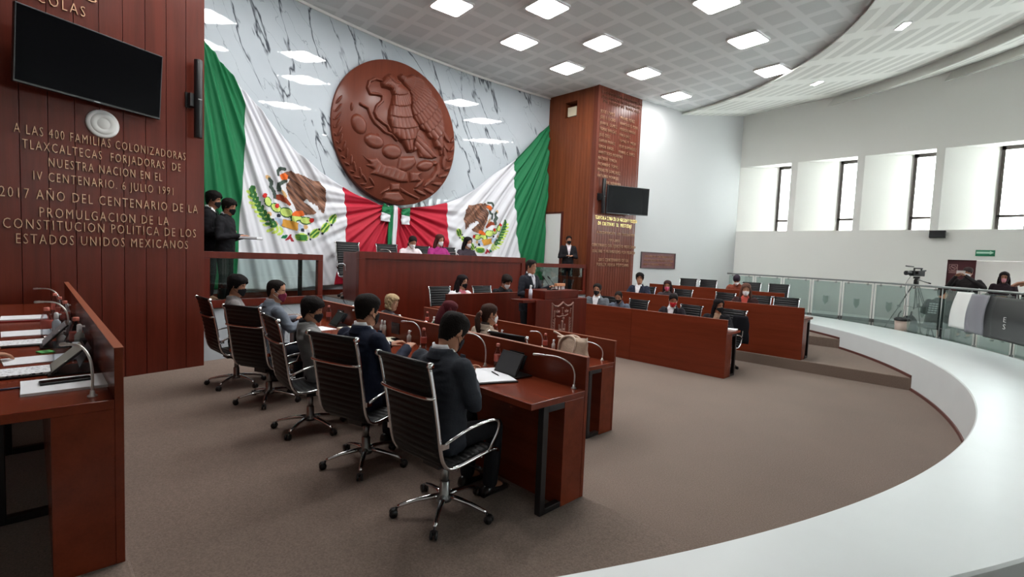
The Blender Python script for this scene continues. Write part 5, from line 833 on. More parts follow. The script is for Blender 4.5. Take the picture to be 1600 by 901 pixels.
# the tie of folded cloth below the medallion: two small folded corners and a hanging ribbon
t = thing('flag_ribbon', 'hanging green white and red ribbon knotted between the two flags', 'ribbon', (wallX(5.97) + .17, 5.97, 3.0))
def strip(name, poly, mat, dx=0.0):
    m = MB(); n = 12
    rings = []
    for k in range(n + 1):
        v = k / n; a = Vector(poly[0]).lerp(Vector(poly[3]), v); b = Vector(poly[1]).lerp(Vector(poly[2]), v)
        rings.append([(dx + .012 * math.sin(v * 9 + j) + .012 * math.sin(j * 1.7), a[0] + (b[0] - a[0]) * j / 5, a[1] + (b[1] - a[1]) * j / 5) for j in range(6)])
    m.loft(rings, False, True, False); o = obj(name, m, mat, t); s = o.modifiers.new('thickness', 'SOLIDIFY'); s.thickness = .006
strip('green_stripe', [(-.11, .0), (-.01, .0), (-.04, -1.1), (-.15, -1.1)], M_GREEN, .03); strip('white_stripe', [(-.01, .02), (.1, .0), (.07, -1.1), (-.04, -1.1)], M_WHITEC, .035); strip('red_stripe', [(.1, -.02), (.15, -.04), (.12, -1.1), (.07, -1.1)], M_RED, .028)
strip('green_fold', [(-.27, .04), (-.10, -.04), (-.1, -.2), (-.32, -.17)], M_GREEN, .04); strip('white_fold', [(-.32, -.17), (-.1, -.2), (-.11, -.37), (-.34, -.36)], M_WHITEC, .042)
strip('green_fold', [(.2, -.06), (.42, .0), (.42, -.2), (.19, -.19)], M_GREEN, .04); strip('white_fold', [(.19, -.19), (.42, -.2), (.41, -.4), (.2, -.4)], M_WHITEC, .042)

# ================================================================== THINGS ON THE WINDOW WALL
t = thing('wall_loudspeaker', 'small black box loudspeaker under the windows', 'loudspeaker', (-1.69, YW, 3.05))
m = MB(); m.box((0, -.09, 0), (.35, .16, .2)); obj('cabinet', m, M_BLACK, t, .012)
m = MB(); m.box((0, -.173, 0), (.31, .01, .165)); obj('grille', m, plain('black_mesh', (34, 34, 38), .7), t); m = MB(); m.box((0, -.01, 0), (.1, .03, .1)); obj('wall_bracket', m, M_BLACK, t)
t = thing('exit_sign', 'green exit sign with white arrow above the doorway', 'sign', (-.705, YW, 2.557))
m = MB(); m.box((0, -.012, 0), (.375, .02, .16)); obj('board', m, plain('sign_green', (38, 128, 92), .45), t, .003)
m = MB(); m.cur = 0
m.box((-.03, -.024, .01), (.28, .004, .05)); m.add([(.09, -.026, .055), (.09, -.026, -.035), (.165, -.026, .01)], [(0, 1, 2)]); obj('arrow', m, plain('sign_mint', (196, 232, 212), .5), t)
t = thing('door_panel', 'maroon notice board with no smoking symbol at the gallery doorway', 'sign', (-1.15, YW + .12, 1.41))
m = MB(); m.box((0, 0, 0), (.58, .03, 1.92)); obj('board', m, plain('maroon_board', (78, 30, 36), .4), t, .004)
M_PALE = plain('pale_print', (176, 140, 136), .6)
m = MB()
for s in (-1, 1): m.box((-.165 + s * .085, -.018, .74), (.012, .004, .18)); m.box((-.165, -.018, .74 + s * .085), (.18, .004, .012))
obj('symbol_frame', m, M_PALE, t)
m = MB(); m.tube([(-.165 + .062 * math.cos(i * .3142), -.018, .74 + .062 * math.sin(i * .3142)) for i in range(21)], .006, 6); m.tube([(-.207, -.019, .782), (-.123, -.019, .698)], .006, 6); m.box((-.165, -.018, .74), (.07, .003, .014)); m.box((-.145, -.018, .76), (.006, .003, .03)); obj('no_smoking_symbol', m, M_PALE, t)
m = MB()
for k in range(2): m.box((-.165, -.018, .625 - .025 * k), (.18, .004, .01))
obj('caption', m, M_PALE, t)
o = text_obj('lettering', 'ZONA', (-1.2, YW + .1, 1.98), (1, 0, 0), (0, -1, 0), .06, .3, M_PALE, .004, None)
mw = o.matrix_world.copy(); o.parent = t; bpy.context.view_layer.update(); o.matrix_parent_inverse = t.matrix_world.inverted(); o.matrix_world = mw
# white door leaf in the side of the pillar, and the box in the niche
mb = MB(); mb.bx(-10.03, -9.43, 11.075, 11.115, DAIS, 3.27); do = struct('door_1', mb, M_WHITEPL)
mb = MB(); mb.bx(-9.43, -9.36, 11.06, 11.115, DAIS, 3.32); mb.bx(-10.03, -9.43, 11.065, 11.115, 3.27, 3.32); obj('door_frame', mb, wood('door_frame_wood', (80, 38, 34), .4), do)
t = thing('niche_box', 'cream box inside the niche high on the pillar side', 'projector', (-9.26, 11.26, 6.15))
m = MB(); m.box((0, 0, 0), (.32, .26, .26)); obj('case', m, plain('cream_case', (214, 202, 176), .5), t, .01); m = MB(); m.box((0, 0, -.145), (.24, .2, .03)); obj('foot', m, M_BLACK, t)
# ================================================================== FURNITURE
def reparent(o, t):
    bpy.context.view_layer.update(); mw = o.matrix_world.copy(); o.parent = t; o.matrix_parent_inverse = Matrix.Identity(4)
    o.matrix_basis = t.matrix_world.inverted() @ mw

def desk(label, x0, x1, yb, sgn, z0, legs, sockets=(), hd=1.04, group=None, top=0.80):
    """a bench desk: tall front panel, shallow body, worktop on dark metal legs. Users sit on the side -sgn of the front panel"""
    t = thing('bench_desk', label, 'desk', ((x0 + x1) / 2, yb, z0), 0, group)
    w = (x1 - x0) / 2; s = -sgn
    m = MB(); m.bx(-w, w, 0, s * .035, 0, hd); obj('front_panel', m, M_DESK, t, .003)
    m = MB(); m.bx(-w, w, -.001 * s, s * .036, hd, hd + .004); obj('edge_strip', m, M_EDGE, t)
    m = MB(); m.bx(-w + .002, w - .002, s * .035, s * .255, 0, top - .045); obj('cabinet_body', m, M_DESK, t, .003)
    m = MB(); m.bx(-w, w, s * .035, s * .60, top - .045, top); obj('worktop', m, M_TOP, t, .004)
    for x in legs:
        m = MB(); x -= (x0 + x1) / 2
        m.bx(x - .025, x + .025, s * .42, s * .47, 0, top - .045); m.bx(x - .025, x + .025, s * .255, s * .42, 0, .04); m.bx(x - .025, x + .025, s * .255, s * .42, top - .09, top - .045)
        obj('leg', m, M_FRAME, t, .003)
    for x in sockets:
        m = MB(); x -= (x0 + x1) / 2
        m.bx(x - .08, x + .08, s * .034, s * .045, top + .05, top + .17); m.bx(x - .05, x + .05, s * .044, s * .048, top + .08, top + .14)
        obj('socket_plate', m, M_BLACK, t, .003)
    return t
desk('long wooden desk in the foreground where five men in suits sit', -7.25, -2.141, 2.907, 1, T1, (-2.17, -3.5, -5.0, -6.5), (-4.75, -3.75, -2.85, -6.1))
desk('long wooden desk just beyond the foreground row, beige handbag on it', -7.0, -3.165, 4.795, 1, 0, (-3.2, -5.0, -6.9))
desk('wooden desk at the left picture edge covered with papers and tablets', -7.65, -2.905, .306, 1, T2, (-3.7, -4.9, -6.2))
desk('left unit of the front desk across the room, two men in grey jackets behind', -6.84, -5.335, 8.55, -1, 0, (-6.7, -5.6), hd=1.015)
desk('right unit of the front desk across the room, long plain front', -5.33, -3.445, 8.55, -1, 0, (-3.48, -4.6), hd=1.015)
desk('second row desk across the room on the first step', -6.95, -2.815, 10.52, -1, T1, (-2.85, -4.2, -5.6), hd=1.0)
desk('rear desk across the room on the highest step', -7.55, -3.93, 12.97, -1, T2, (-3.97, -5.5), hd=.93)

# --- presiding podium on the dais
t = thing('podium', 'tall wooden presiding podium below the flags', 'podium', (-8.6, 6.58, T1))
PW, PH = 2.21, 1.735
m = MB(); m.bx(-.03, 0, -PW + .12, PW - .12, 0, PH - .13); obj('front_panel', m, M_PODWOOD, t, .002)
m = MB(); m.bx(-.08, .03, -PW, PW, PH - .13, PH); obj('top_rail', m, M_PODWOOD, t, .004)
for s in (-1, 1):
    m = MB(); m.bx(-.08, .03, s * PW, s * (PW - .13), 0, PH - .13); obj('stile', m, M_PODWOOD, t, .004)
    m = MB(); m.bx(-.62, -.08, s * PW, s * (PW - .04), DAIS - T1, PH - .02); obj('side_panel', m, wood('podium_side', (104, 58, 54), .35, 'Z', .15), t, .003)
m = MB(); m.bx(-.6, -.03, -PW + .04, PW - .04, 1.50, 1.54); obj('worktop', m, M_TOP, t, .003)
# --- clerks' desk in front of the podium
t = thing('clerk_desk', 'low curved-row clerk desk below the podium, two people behind it', 'desk', (-6.86, 6.05, T1))
t['label'] = 'low wooden clerk desk directly below the podium, two people behind it'
m = MB(); m.bx(-.03, 0, -.93, .93, 0, 1.055); obj('front_panel', m, M_PODWOOD, t, .003)
m = MB(); m.bx(-.5, -.03, -.93, .93, .76, .80); obj('worktop', m, M_TOP, t, .003)
for s in (-1, 1): m = MB(); m.bx(-.5, -.03, s * .93, s * .9, 0, .76); obj('side_panel', m, M_PODWOOD, t, .003)
m = MB(); m.bx(-.032, .002, -.93, .93, 1.055, 1.06); obj('edge_strip', m, M_EDGE, t)
# --- lectern with the carved shield
t = thing('lectern', 'wooden speaking lectern bearing a carved shield', 'lectern', (-5.6, 6.73, 0))
m = MB(); m.bx(-.06, 0, -.69, .69, 0, 1.245); obj('front_panel', m, M_PODWOOD, t, .004)
m = MB(); m.bx(-.5, -.02, -.46, .45, 1.245, 1.395); obj('reading_desk', m, M_PODWOOD, t, .006)
m = MB(); m.bx(-.42, -.06, -.46, .69, .0, 1.245); obj('cabinet_body', m, M_PODWOOD, t, .003)
m = MB(); m.bx(-.32, -.03, -.98, -.46, 1.205, 1.25); obj('side_shelf', m, M_PODWOOD, t, .004)
M_CARVE2 = plain('bronzed_carving', (128, 92, 82), .45, .25)
def yz_obj(name, vs, fs, mat, par, x0=0.0, smooth=True):
    me = bpy.data.meshes.new(name); me.from_pydata([(x0 + h, a, b) for a, b, h in vs], [], fs); me.update(); me.polygons.foreach_set('use_smooth', [smooth] * len(fs)); return link(name, me, mat, par)
sh = [(-.285, 1.175), (-.22, 1.13), (-.13, 1.12), (-.06, 1.15), (0, 1.19), (.06, 1.15), (.13, 1.12), (.22, 1.13), (.285, 1.175), (.285, .62), (.2, .5), (.08, .43), (0, .38), (-.08, .43), (-.2, .5), (-.285, .62)]
vs, fs = patch([], .008, lambda x, y, d: np.minimum(.022, d * 1.5), [(sh + [sh[0]], .016)]); yz_obj('shield_border', vs, fs, M_CARVE2, t)
def star(cx, cy, r): return [(cx + r * (1 if i % 2 == 0 else .45) * math.sin(math.pi * i / 5), cy + r * (1 if i % 2 == 0 else .45) * math.cos(math.pi * i / 5)) for i in range(10)]
castle = [(-.095, .45), (-.095, .80), (-.06, .80), (-.06, .72), (-.03, .72), (-.03, .87), (.03, .87), (.03, .72), (.06, .72), (.06, .80), (.095, .80), (.095, .45)]
crown = lambda cx: [(cx - .05, 1.0), (cx - .055, 1.06), (cx - .025, 1.035), (cx, 1.07), (cx + .025, 1.035), (cx + .055, 1.06), (cx + .05, 1.0)]
shapes = [castle, crown(-.13), crown(.11), [(-.03, .97), (-.03, .99), (-.01, .99), (-.01, 1.08), (-.03, 1.08), (-.03, 1.1), (.03, 1.1), (.03, 1.08), (.01, 1.08), (.01, .99), (.03, .99), (.03, .97)], star(.03, .9, .05),
  [(-.235, .93), (-.235, 1.05), (-.205, 1.05), (-.205, .93)], [(.205, .98), (.205, 1.08), (.25, 1.08), (.25, 1.06), (.225, 1.06), (.225, 1.04), (.24, 1.04), (.24, 1.025), (.225, 1.025), (.225, .98)]]
vs, fs = patch(shapes, .008, lambda x, y, d: np.minimum(.016, d * 1.2), [([(-.15, .95), (-.08, .935), (0, .95), (.08, .945), (.15, .97)], .012)]); yz_obj('shield_emblem', vs, fs, M_CARVE2, t)
for s in (-1, 1):
    vs, fs = patch([], .008, lambda x, y, d: np.minimum(.014, d), [([(s * .2, .52), (s * .205, .7), (s * .2, .9)], .018)] + [([(s * .2, .55 + .05 * k), (s * .245, .6 + .05 * k)], .008) for k in range(7)]); yz_obj('palm_leaf', vs, fs, M_CARVE2, t)
# --- glazed rails at both ends of the dais
def glass_rail(label, a, b, z0, z1, mid=None, bot=.12):
    a, b = Vector(a + (0,)), Vector(b + (0,)); d = (b - a).normalized(); L = (b - a).length
    t = thing('glazed_rail', label, 'railing', (a.x, a.y, z0), math.atan2(d.y, d.x)); h = z1 - z0
    m = MB(); m.bx(0, L, -.04, .04, h - .10, h); obj('top_rail', m, M_PODWOOD, t, .006)
    m = MB(); m.bx(0, L, -.04, .04, 0, bot); obj('bottom_rail', m, M_PODWOOD, t, .006)
    for x in (0.05, L - .05): m = MB(); m.bx(x - .05, x + .05, -.038, .038, bot, h - .1); obj('post', m, M_PODWOOD, t, .004)
    m = MB(); m.bx(.1, L - .1, -.005, .005, bot, h - .1); obj('glass_pane', m, M_GLASS2, t)
    if mid: m = MB(); m.bx(mid - .03, mid + .03, .045, .085, 0, h + .01); obj('steel_post', m, M_FRAME, t)
glass_rail('glazed wooden rail on the marble dais beside the left wooden wall', (-8.40, 1.80), (-8.795, 3.765), DAIS, 1.85, 1.62)
glass_rail('glazed wooden rail right of the podium in front of the pillar', (-8.72, 8.95), (-8.43, 11.04), DAIS, 1.82, None, .10)

# ------------------------------------------------------------------ office chair
def chair_profile():
    return bez([(0, .25, .435), (0, .21, .455), (0, .10, .448), (0, -.08, .428), (0, -.185, .432), (0, -.235, .48), (0, -.262, .56), (0, -.285, .70), (0, -.315, .86), (0, -.352, 1.03), (0, -.372, 1.095)], 12)
def make_chair(label, group):
    t = thing('office_chair', label, 'chair', (0, 0, 0), 0, group)
    P = chair_profile(); dl = [0.0]
    for i in range(1, len(P)): dl.append(dl[-1] + (P[i] - P[i - 1]).length)
    # resample
    N = 190; pts = []; j = 0
    for i in range(N + 1):
        s = dl[-1] * i / N
        while j < len(dl) - 2 and dl[j + 1] < s: j += 1
        pts.append(P[j].lerp(P[j + 1], (s - dl[j]) / max(1e-6, dl[j + 1] - dl[j])))
    def sling(i0, i1, name):
        m = MB(); W = .232; rings = []
        for i in range(i0, i1 + 1):
            a = pts[max(0, i - 1)]; b = pts[min(N, i + 1)]; d = (b - a).normalized(); nrm = Vector((0, -d.z, d.y))
            s = dl[-1] * i / N; th = .007 + .009 * abs(math.sin(math.pi * s / .046)) ** .7
            if i in (i0, i1): th = .004
            ring = []
            for xx, k in ((-W, .35), (-W * .9, 1), (0, 1), (W * .9, 1), (W, .35)): ring.append(pts[i] + nrm * th * k + Vector((xx, 0, 0)))
            for xx, k in ((W, .35), (W * .9, 1), (0, 1), (-W * .9, 1), (-W, .35)): ring.append(pts[i] - nrm * th * k + Vector((xx, 0, 0)))
            rings.append(ring)
        m.loft(rings, True, True); return obj(name, m, M_LEATHER, t)
    sling(0, 78, 'seat'); sling(79, N, 'backrest')
    m = MB(); m.cyl((-.255, pts[-1].y, pts[-1].z + .005), (.255, pts[-1].y, pts[-1].z + .005), .017, 14); obj('top_roll', m, M_LEATHER, t)
    for s in (-1, 1):
        m = MB(); m.tube([(s * .245, p.y, p.z) for p in pts[::5]], .0125, 10, True, 1.0)
        m.cyl((s * .245, pts[-1].y, pts[-1].z + .005), (s * .266, pts[-1].y, pts[-1].z + .005), .021, 16); obj('side_frame', m, M_CHROME, t)
        m = MB(); arm = bez([(s * .25, -.262, .585), (s * .285, -.22, .63), (s * .30, -.08, .675), (s * .30, .10, .685), (s * .298, .18, .665), (s * .29, .19, .60), (s * .27, .165, .52), (s * .25, .15, .458)], 6)
        m.tube(arm, .0105, 8, True); m.box((s * .262, -.25, .60), (.03, .05, .035)); obj('armrest', m, M_CHROME, t)
    m = MB(); m.tube(bez([(-.245, -.315, .90), (-.235, -.352, .90), (-.12, -.362, .895), (.12, -.362, .895), (.235, -.352, .90), (.245, -.315, .90)], 6), .0115, 8); obj('back_stretcher', m, M_CHROME, t)
    m = MB(); m.cyl((-.245, .10, .43), (.245, .10, .43), .011, 8); m.cyl((-.245, -.12, .41), (.245, -.12, .41), .011, 8); obj('seat_stretcher', m, M_CHROME, t)
    m = MB(); m.box((0, -.01, .385), (.16, .24, .06)); m.box((0, 0, .345), (.1, .1, .04)); m.cyl((.08, .03, .38), (.26, .05, .375), .006, 6); m.ell((.27, .05, .375), (.022, .012, .012)); obj('tilt_mechanism', m, M_BLACK, t, .01)
    m = MB(); m.lathe([(.026, .20), (.026, .35)], 16); obj('gas_lift', m, M_STEEL, t); m = MB(); m.lathe([(.05, .085), (.05, .11), (.036, .14), (.034, .22), (.028, .225)], 18); obj('column_shroud', m, M_STEEL, t)
    for k in range(5):
        a = math.radians(72 * k + 20); d = Vector((math.cos(a), math.sin(a), 0))
        m = MB(); m.tube([d * .03 + Vector((0, 0, .118)), d * .10 + Vector((0, 0, .115)), d * .20 + Vector((0, 0, .10)), d * .285 + Vector((0, 0, .078)), d * .31 + Vector((0, 0, .068))], [.024, .022, .018, .015, .013], 10, True, .8); o = obj('base_arm', m, M_CHROME, t)
        m = MB(); c = d * .315; sd = Vector((-d.y, d.x, 0)); bk = d * .018
        for s in (-1, 1): q = c + bk + sd * s * .014; m.cyl(q - sd * s * .006 + Vector((0, 0, .028)), q + sd * s * .008 + Vector((0, 0, .028)), .028, 16)
        m.cyl(c + Vector((0, 0, .03)), c + Vector((0, 0, .068)), .007, 8); m.box(c + bk + Vector((0, 0, .046)), (.03, .03, .02)); obj('caster', m, M_BLACK, o)
    return t
_chair = []
def chair(x, y, z, face, label, group='black ribbed office chairs'):
    """face: heading in degrees, 0 = +Y, 90 = -X"""
    rz = math.radians(face)
    if not _chair:
        t = make_chair(label, group); t.location = (x, y, z); t.rotation_euler = (0, 0, rz); _chair.append(t); return t
    return dup(_chair[0], (x, y, z), rz, label, group)
chair(-2.61, 1.985, T1, 5, 'black ribbed chair in the foreground, nearest the camera, man in charcoal suit seated')
chair(-3.66, 1.96, T1, 17, 'black ribbed chair second from the front, man in navy suit seated')
chair(-4.72, 1.93, T1, -4, 'black ribbed chair third from the front, man in light grey jacket seated')
chair(-5.86, 1.92, T1, 26, 'black ribbed chair fourth from the front, man with maroon mask seated')
chair(-6.80, 1.84, T1, 3, 'black ribbed chair farthest left in the foreground row, beside the wooden wall')
chair(-6.75, 3.86, 0, 0, 'black chair of the blonde person in the second row')
chair(-5.36, 3.84, 0, 4, 'black chair of the person with burgundy hair')
chair(-4.62, 3.80, 0, 3, 'black chair behind the person with a ponytail')
chair(-3.66, 3.86, .05, 6, 'empty black chair in the second row left of the beige handbag')
chair(-6.05, 3.86, 0, 8, 'empty black chair between the blonde and burgundy-haired people')
for y, l in ((4.66, 'empty black chair at the left end of the podium'), (5.56, 'black chair behind the leftmost person at the podium'), (6.42, 'black chair of the person in magenta at the podium'), (7.18, 'black chair of the rightmost person at the podium')):
    chair(-9.3, y, DAIS, -90, l)
chair(-7.5, 5.70, T1, -90, 'black chair of the person in white at the clerk desk'); chair(-7.5, 6.78, T1, -90, 'black chair of the man in black at the clerk desk')
chair(-6.72, 9.40, 0, 180, 'black chair of the man in grey jacket and black mask, front row across'); chair(-5.92, 9.36, 0, 176, 'black chair right of the man with bowed head, front row across')
chair(-4.72, 9.36, 0, 172, 'black chair behind the person in a red mask'); chair(-3.86, 9.34, 0, 170, 'black chair with a dark coat on it, right end of the front row across')
chair(-6.83, 11.25, T1, 180, 'black chair of the man in navy suit left of the second row across'); chair(-5.84, 11.25, T1, 176, 'black chair of the person with pink mask, second row across'); chair(-4.86, 11.3, T1, 168, 'unoccupied black chair in the middle of the second row across')
chair(-4.02, 11.25, T1, 180, 'black chair of the brown-haired person, second row across'); chair(-3.47, 11.3, T1, 182, 'empty black chair at the right end of the second row across')
chair(-6.86, 13.75, T2, 190, 'empty black chair, leftmost and turned, in the rear row across'); chair(-6.30, 13.75, T2, 182, 'empty black chair second from left in the rear row across'); chair(-5.14, 13.8, T2, 178, 'black chair of the bowed person in the rear row across'); chair(-4.42, 13.75, T2, 180, 'empty black chair at the right end of the rear row across')

# ================================================================== THINGS ON THE DESKS
M_MIC = plain('microphone_silver', (206, 202, 198), .3, .7)
def mic(base, tip, label):
    t = thing('gooseneck_microphone', label, 'microphone', base, 0, 'gooseneck microphones on the desks')
    d = Vector(tip) - Vector(base); h = d.z
    m = MB(); m.lathe([(.02, 0), (.02, .006), (.011, .012), (.009, .03)], 16); obj('base', m, M_MIC, t)
    pts = bez([(0, 0, .01), (0.0, 0, h * .55), (d.x * .12, d.y * .12, h * .85), (d.x * .4, d.y * .4, h * 1.02), (d.x * .8, d.y * .8, h * 1.02), (d.x, d.y, h)], 6)
    m = MB(); m.tube(pts[:-7], .006, 8); obj('gooseneck', m, M_MIC, t); m = MB(); m.tube(pts[-8:], [.0075] * 3 + [.0095] * 5, 10, True, 1, True); obj('capsule', m, M_MIC, t)
mic((-2.225, 2.845, T1 + .8), (-2.55, 2.75, 1.215), 'silver gooseneck microphone at the near end of the foreground desk')
mic((-3.145, 2.783, T1 + .8), (-3.43, 2.70, 1.262), 'silver gooseneck microphone right of the charcoal-suited man')
mic((-4.096, 2.76, T1 + .8), (-4.32, 2.68, 1.255), 'silver gooseneck microphone left of the charcoal-suited man')
mic((-5.2, 2.78, T1 + .8), (-5.42, 2.7, 1.25), 'silver gooseneck microphone in front of the navy-suited man')
mic((-6.6, 2.82, T1 + .8), (-6.85, 2.74, 1.2), 'silver gooseneck microphone in front of the man in the maroon mask')
mic((-3.30, 4.72, .8), (-3.66, 4.66, .985), 'silver gooseneck microphone right of the beige handbag'); mic((-4.22, 4.70, .8), (-4.36, 4.62, 1.0), 'silver gooseneck microphone at the empty chair in the second row')
mic((-3.02, .20, T2 + .8), (-3.20, .10, 1.44), 'silver gooseneck microphone at the end of the left-edge desk'); mic((-5.1, .2, T2 + .8), (-5.3, .02, 1.45), 'silver gooseneck microphone further along the left-edge desk'); mic((-6.6, .2, T2 + .8), (-6.8, .02, 1.44), 'silver gooseneck microphone at the far end of the left-edge desk')
for y, l in ((6.42, 'left of the two black microphones on the lectern'), (6.56, 'right of the two black microphones on the lectern')):
    t = thing('lectern_microphone', l, 'microphone', (-5.75, y + .12, 1.395)); m = MB(); m.tube([(0, 0, 0), (0, -.04, .1), (-.05, -.10, .2)], .005, 6); obj('gooseneck', m, M_BLACK, t)
    m = MB(); m.tube([(-.05, -.10, .2), (-.07, -.125, .235)], .014, 8, True, 1, True); obj('capsule', m, M_BLACK, t); m = MB(); m.box((0, 0, .01), (.09, .06, .02)); obj('base', m, M_BLACK, t, .004)
for y in (5.15, 6.85): mic((-8.75, y, 1.755), (-9.0, y - .1, 1.99), 'curved silver microphone on the podium, %s' % ('at its left end' if y < 6 else 'before the person in magenta'))

def bottle(p, label, h=.21, r=.031, cap=None, band=True):
    t = thing('water_bottle', label, 'bottle', p, 0, 'water bottles on the desks'); k = h / .21
    m = MB(); m.lathe([(.001, 0), (r * .9, 0), (r, .008), (r, .06 * k), (r * .93, .075 * k), (r, .09 * k), (r, .13 * k), (r * .8, .16 * k), (r * .42, .182 * k), (r * .42, .195 * k)], 18); obj('body', m, M_CLEAR, t)
    if band: m = MB(); m.lathe([(r * 1.01, .062 * k), (r * 1.02, .064 * k), (r * 1.02, .118 * k), (r * 1.01, .12 * k)], 18); obj('label_band', m, M_LABELRED, t)
    m = MB(); m.lathe([(r * .48, .188 * k), (r * .5, .19 * k), (r * .5, .208 * k), (r * .42, .212 * k)], 14); obj('cap', m, cap or plain('pink_red_cap', (204, 118, 102), .45), t)
def spray(p, label, h=.16, r=.022, body=None):
    t = thing('spray_bottle', label, 'bottle', p, 0, 'spray bottles on the desks')
    m = MB(); m.lathe([(.001, 0), (r, .002), (r, h * .62), (r * .6, h * .7), (r * .5, h * .74)], 16); obj('body', m, body or plain('spray_body', (196, 192, 188), .3), t)
    m = MB(); m.lathe([(r * .52, h * .73), (r * .55, h * .82), (r * .5, h * .97), (r * .3, h)], 12); m.box((0, r * .5, h * .92), (.008, r * 1.2, .01)); obj('nozzle', m, M_WHITEPL, t)
def sheet(p, w, d, rz, label, mat=None, h=.004, base=None, name='papers'):
    t = thing(name, label, 'papers', p, math.radians(rz)); z = 0
    if base: m = MB(); m.box((0, 0, .006), (w + .02, d + .02, .012)); obj('folder_cover', m, base, t, .004); z = .012
    m = MB(); m.box((0, 0, z + h / 2), (w, d, h)); obj('sheet', m, mat or M_PRINT, t)
    m = MB(); m.box((.004, -.003, z + h + .0008), (w * .98, d * .98, .0012), Matrix.Rotation(.02, 3, 'Z')); obj('top_sheet', m, mat or M_PRINT, t)
    return t
def tablet(p, rz, tilt, label, lit=(70, 72, 74), w=.27, h=.19):
    t = thing('tablet', label, 'tablet', p, math.radians(rz)); R = Matrix.Rotation(math.radians(tilt), 3, 'X')
    m = MB(); m.box((0, .03, .006), (w, h, .01)); obj('folio_cover', m, M_BLACK, t, .003)
    m = MB(); m.box(R @ Vector((0, h / 2, 0)) + Vector((0, -.05, .014)), (w, h, .010), R); obj('case', m, M_BLACK, t, .003)
    m = MB(); m.box(R @ Vector((0, h / 2, .006)) + Vector((0, -.05, .014)), (w - .02, h - .02, .002), R); obj('screen', m, plain('tablet_screen_%d' % lit[0], lit, .25), t)
    m = MB(); m.box(R @ Vector((0, h * .75, -.006)) + Vector((0, -.05 + .03, .014 - .02)), (w * .9, .004, h * .6), Matrix.Rotation(math.radians(-25), 3, 'X')); obj('stand_flap', m, M_BLACK, t)
ZF = T1 + .8; ZL_ = T2 + .8
sheet((-2.86, 2.57, ZF), .44, .30, -22, 'open black folder of white papers beside the charcoal-suited man', M_PAPER, base=M_BLACK, name='folder')
t = tablet((-2.80, 2.74, ZF), -4, 62, 'dark tablet standing behind the open folder on the foreground desk')
t = thing('pen', 'black pen lying on the white papers of the open folder', 'pen', (-2.84, 2.62, ZF + .022), math.radians(-18)); m = MB(); m.tube([(-.06, 0, 0), (.065, 0, 0)], .005, 8); obj('barrel', m, M_BLACK, t); m = MB(); m.tube([(.065, 0, 0), (.08, 0, 0)], [.005, .001], 8); obj('tip', m, M_STEEL, t)
bottle((-3.03, 2.82, ZF), 'red-capped water bottle behind the dark tablet on the foreground desk'); spray((-2.95, 2.86, ZF), 'white-capped spray bottle beside the dark tablet')
bottle((-4.06, 2.77, ZF), 'red-capped water bottle left of the charcoal-suited man'); spray((-4.29, 2.75, ZF), 'pale spray bottle standing alone between two seated men')
spray((-5.03, 2.86, ZF), 'spray bottle right of the navy-suited man, left of the pair', .17); spray((-4.97, 2.86, ZF), 'spray bottle right of the navy-suited man, right of the pair', .17)
sheet((-4.70, 2.78, ZF), .28, .19, -12, 'pale papers with a dark phone right of the navy-suited man', plain('cream_paper', (226, 218, 196), .8)); t = thing('mobile_phone', 'dark phone on the pale papers by the navy-suited man', 'phone', (-4.62, 2.80, ZF + .008), -.2); m = MB(); m.box((0, 0, .004), (.15, .075, .008)); obj('case', m, M_BLACK, t, .003); m = MB(); m.box((0, 0, .0085), (.14, .068, .001)); obj('screen', m, M_SCREEN, t)
sheet((-5.45, 2.72, ZF), .30, .24, 6, 'stack of cream papers left of the navy-suited man', plain('cream_paper', (226, 218, 196), .8), .03)
tablet((-5.88, 2.72, ZF), -6, 55, 'black tablet leaning back in front of the man in light grey', (26, 26, 30)); sheet((-5.75, 2.48, ZF), .30, .2, 10, 'white papers with blue edge before the man in light grey')
bottle((-6.3, 2.8, ZF), 'red-capped water bottle before the man in the maroon mask'); spray((-6.05, 2.84, ZF), 'spray bottle beyond the black tablet')
sheet((-6.6, 2.55, ZF), .3, .22, 0, 'white papers before the man in the maroon mask')
# second-row desk
bottle((-6.66, 4.60, .8), 'water bottle at the far end of the second-row desk'); spray((-6.50, 4.62, .8), 'small spray bottle at the far end of the second-row desk', .15)
bottle((-5.02, 4.62, .8), 'water bottle between the burgundy-haired and ponytailed people'); spray((-4.9, 4.62, .8), 'small spray bottle between the burgundy-haired and ponytailed people', .15); spray((-5.12, 4.64, .8), 'spray bottle right of the burgundy-haired person', .15)
bottle((-4.1, 4.62, .8), 'water bottle beyond the empty second-row chair'); spray((-3.98, 4.64, .8), 'spray bottle beyond the empty second-row chair', .15)
t = thing('paper_cup', 'white cup beyond the foreground desk panel right of the blonde person', 'cup', (-6.1, 4.35, .8)); m = MB(); m.lathe([(.001, 0), (.03, 0), (.042, .115), (.001, .115)], 18); obj('cup', m, M_WHITEPL, t); m = MB(); m.lathe([(.044, .11), (.044, .125), (.03, .13), (.001, .13)], 18); obj('lid', m, M_WHITEPL, t)
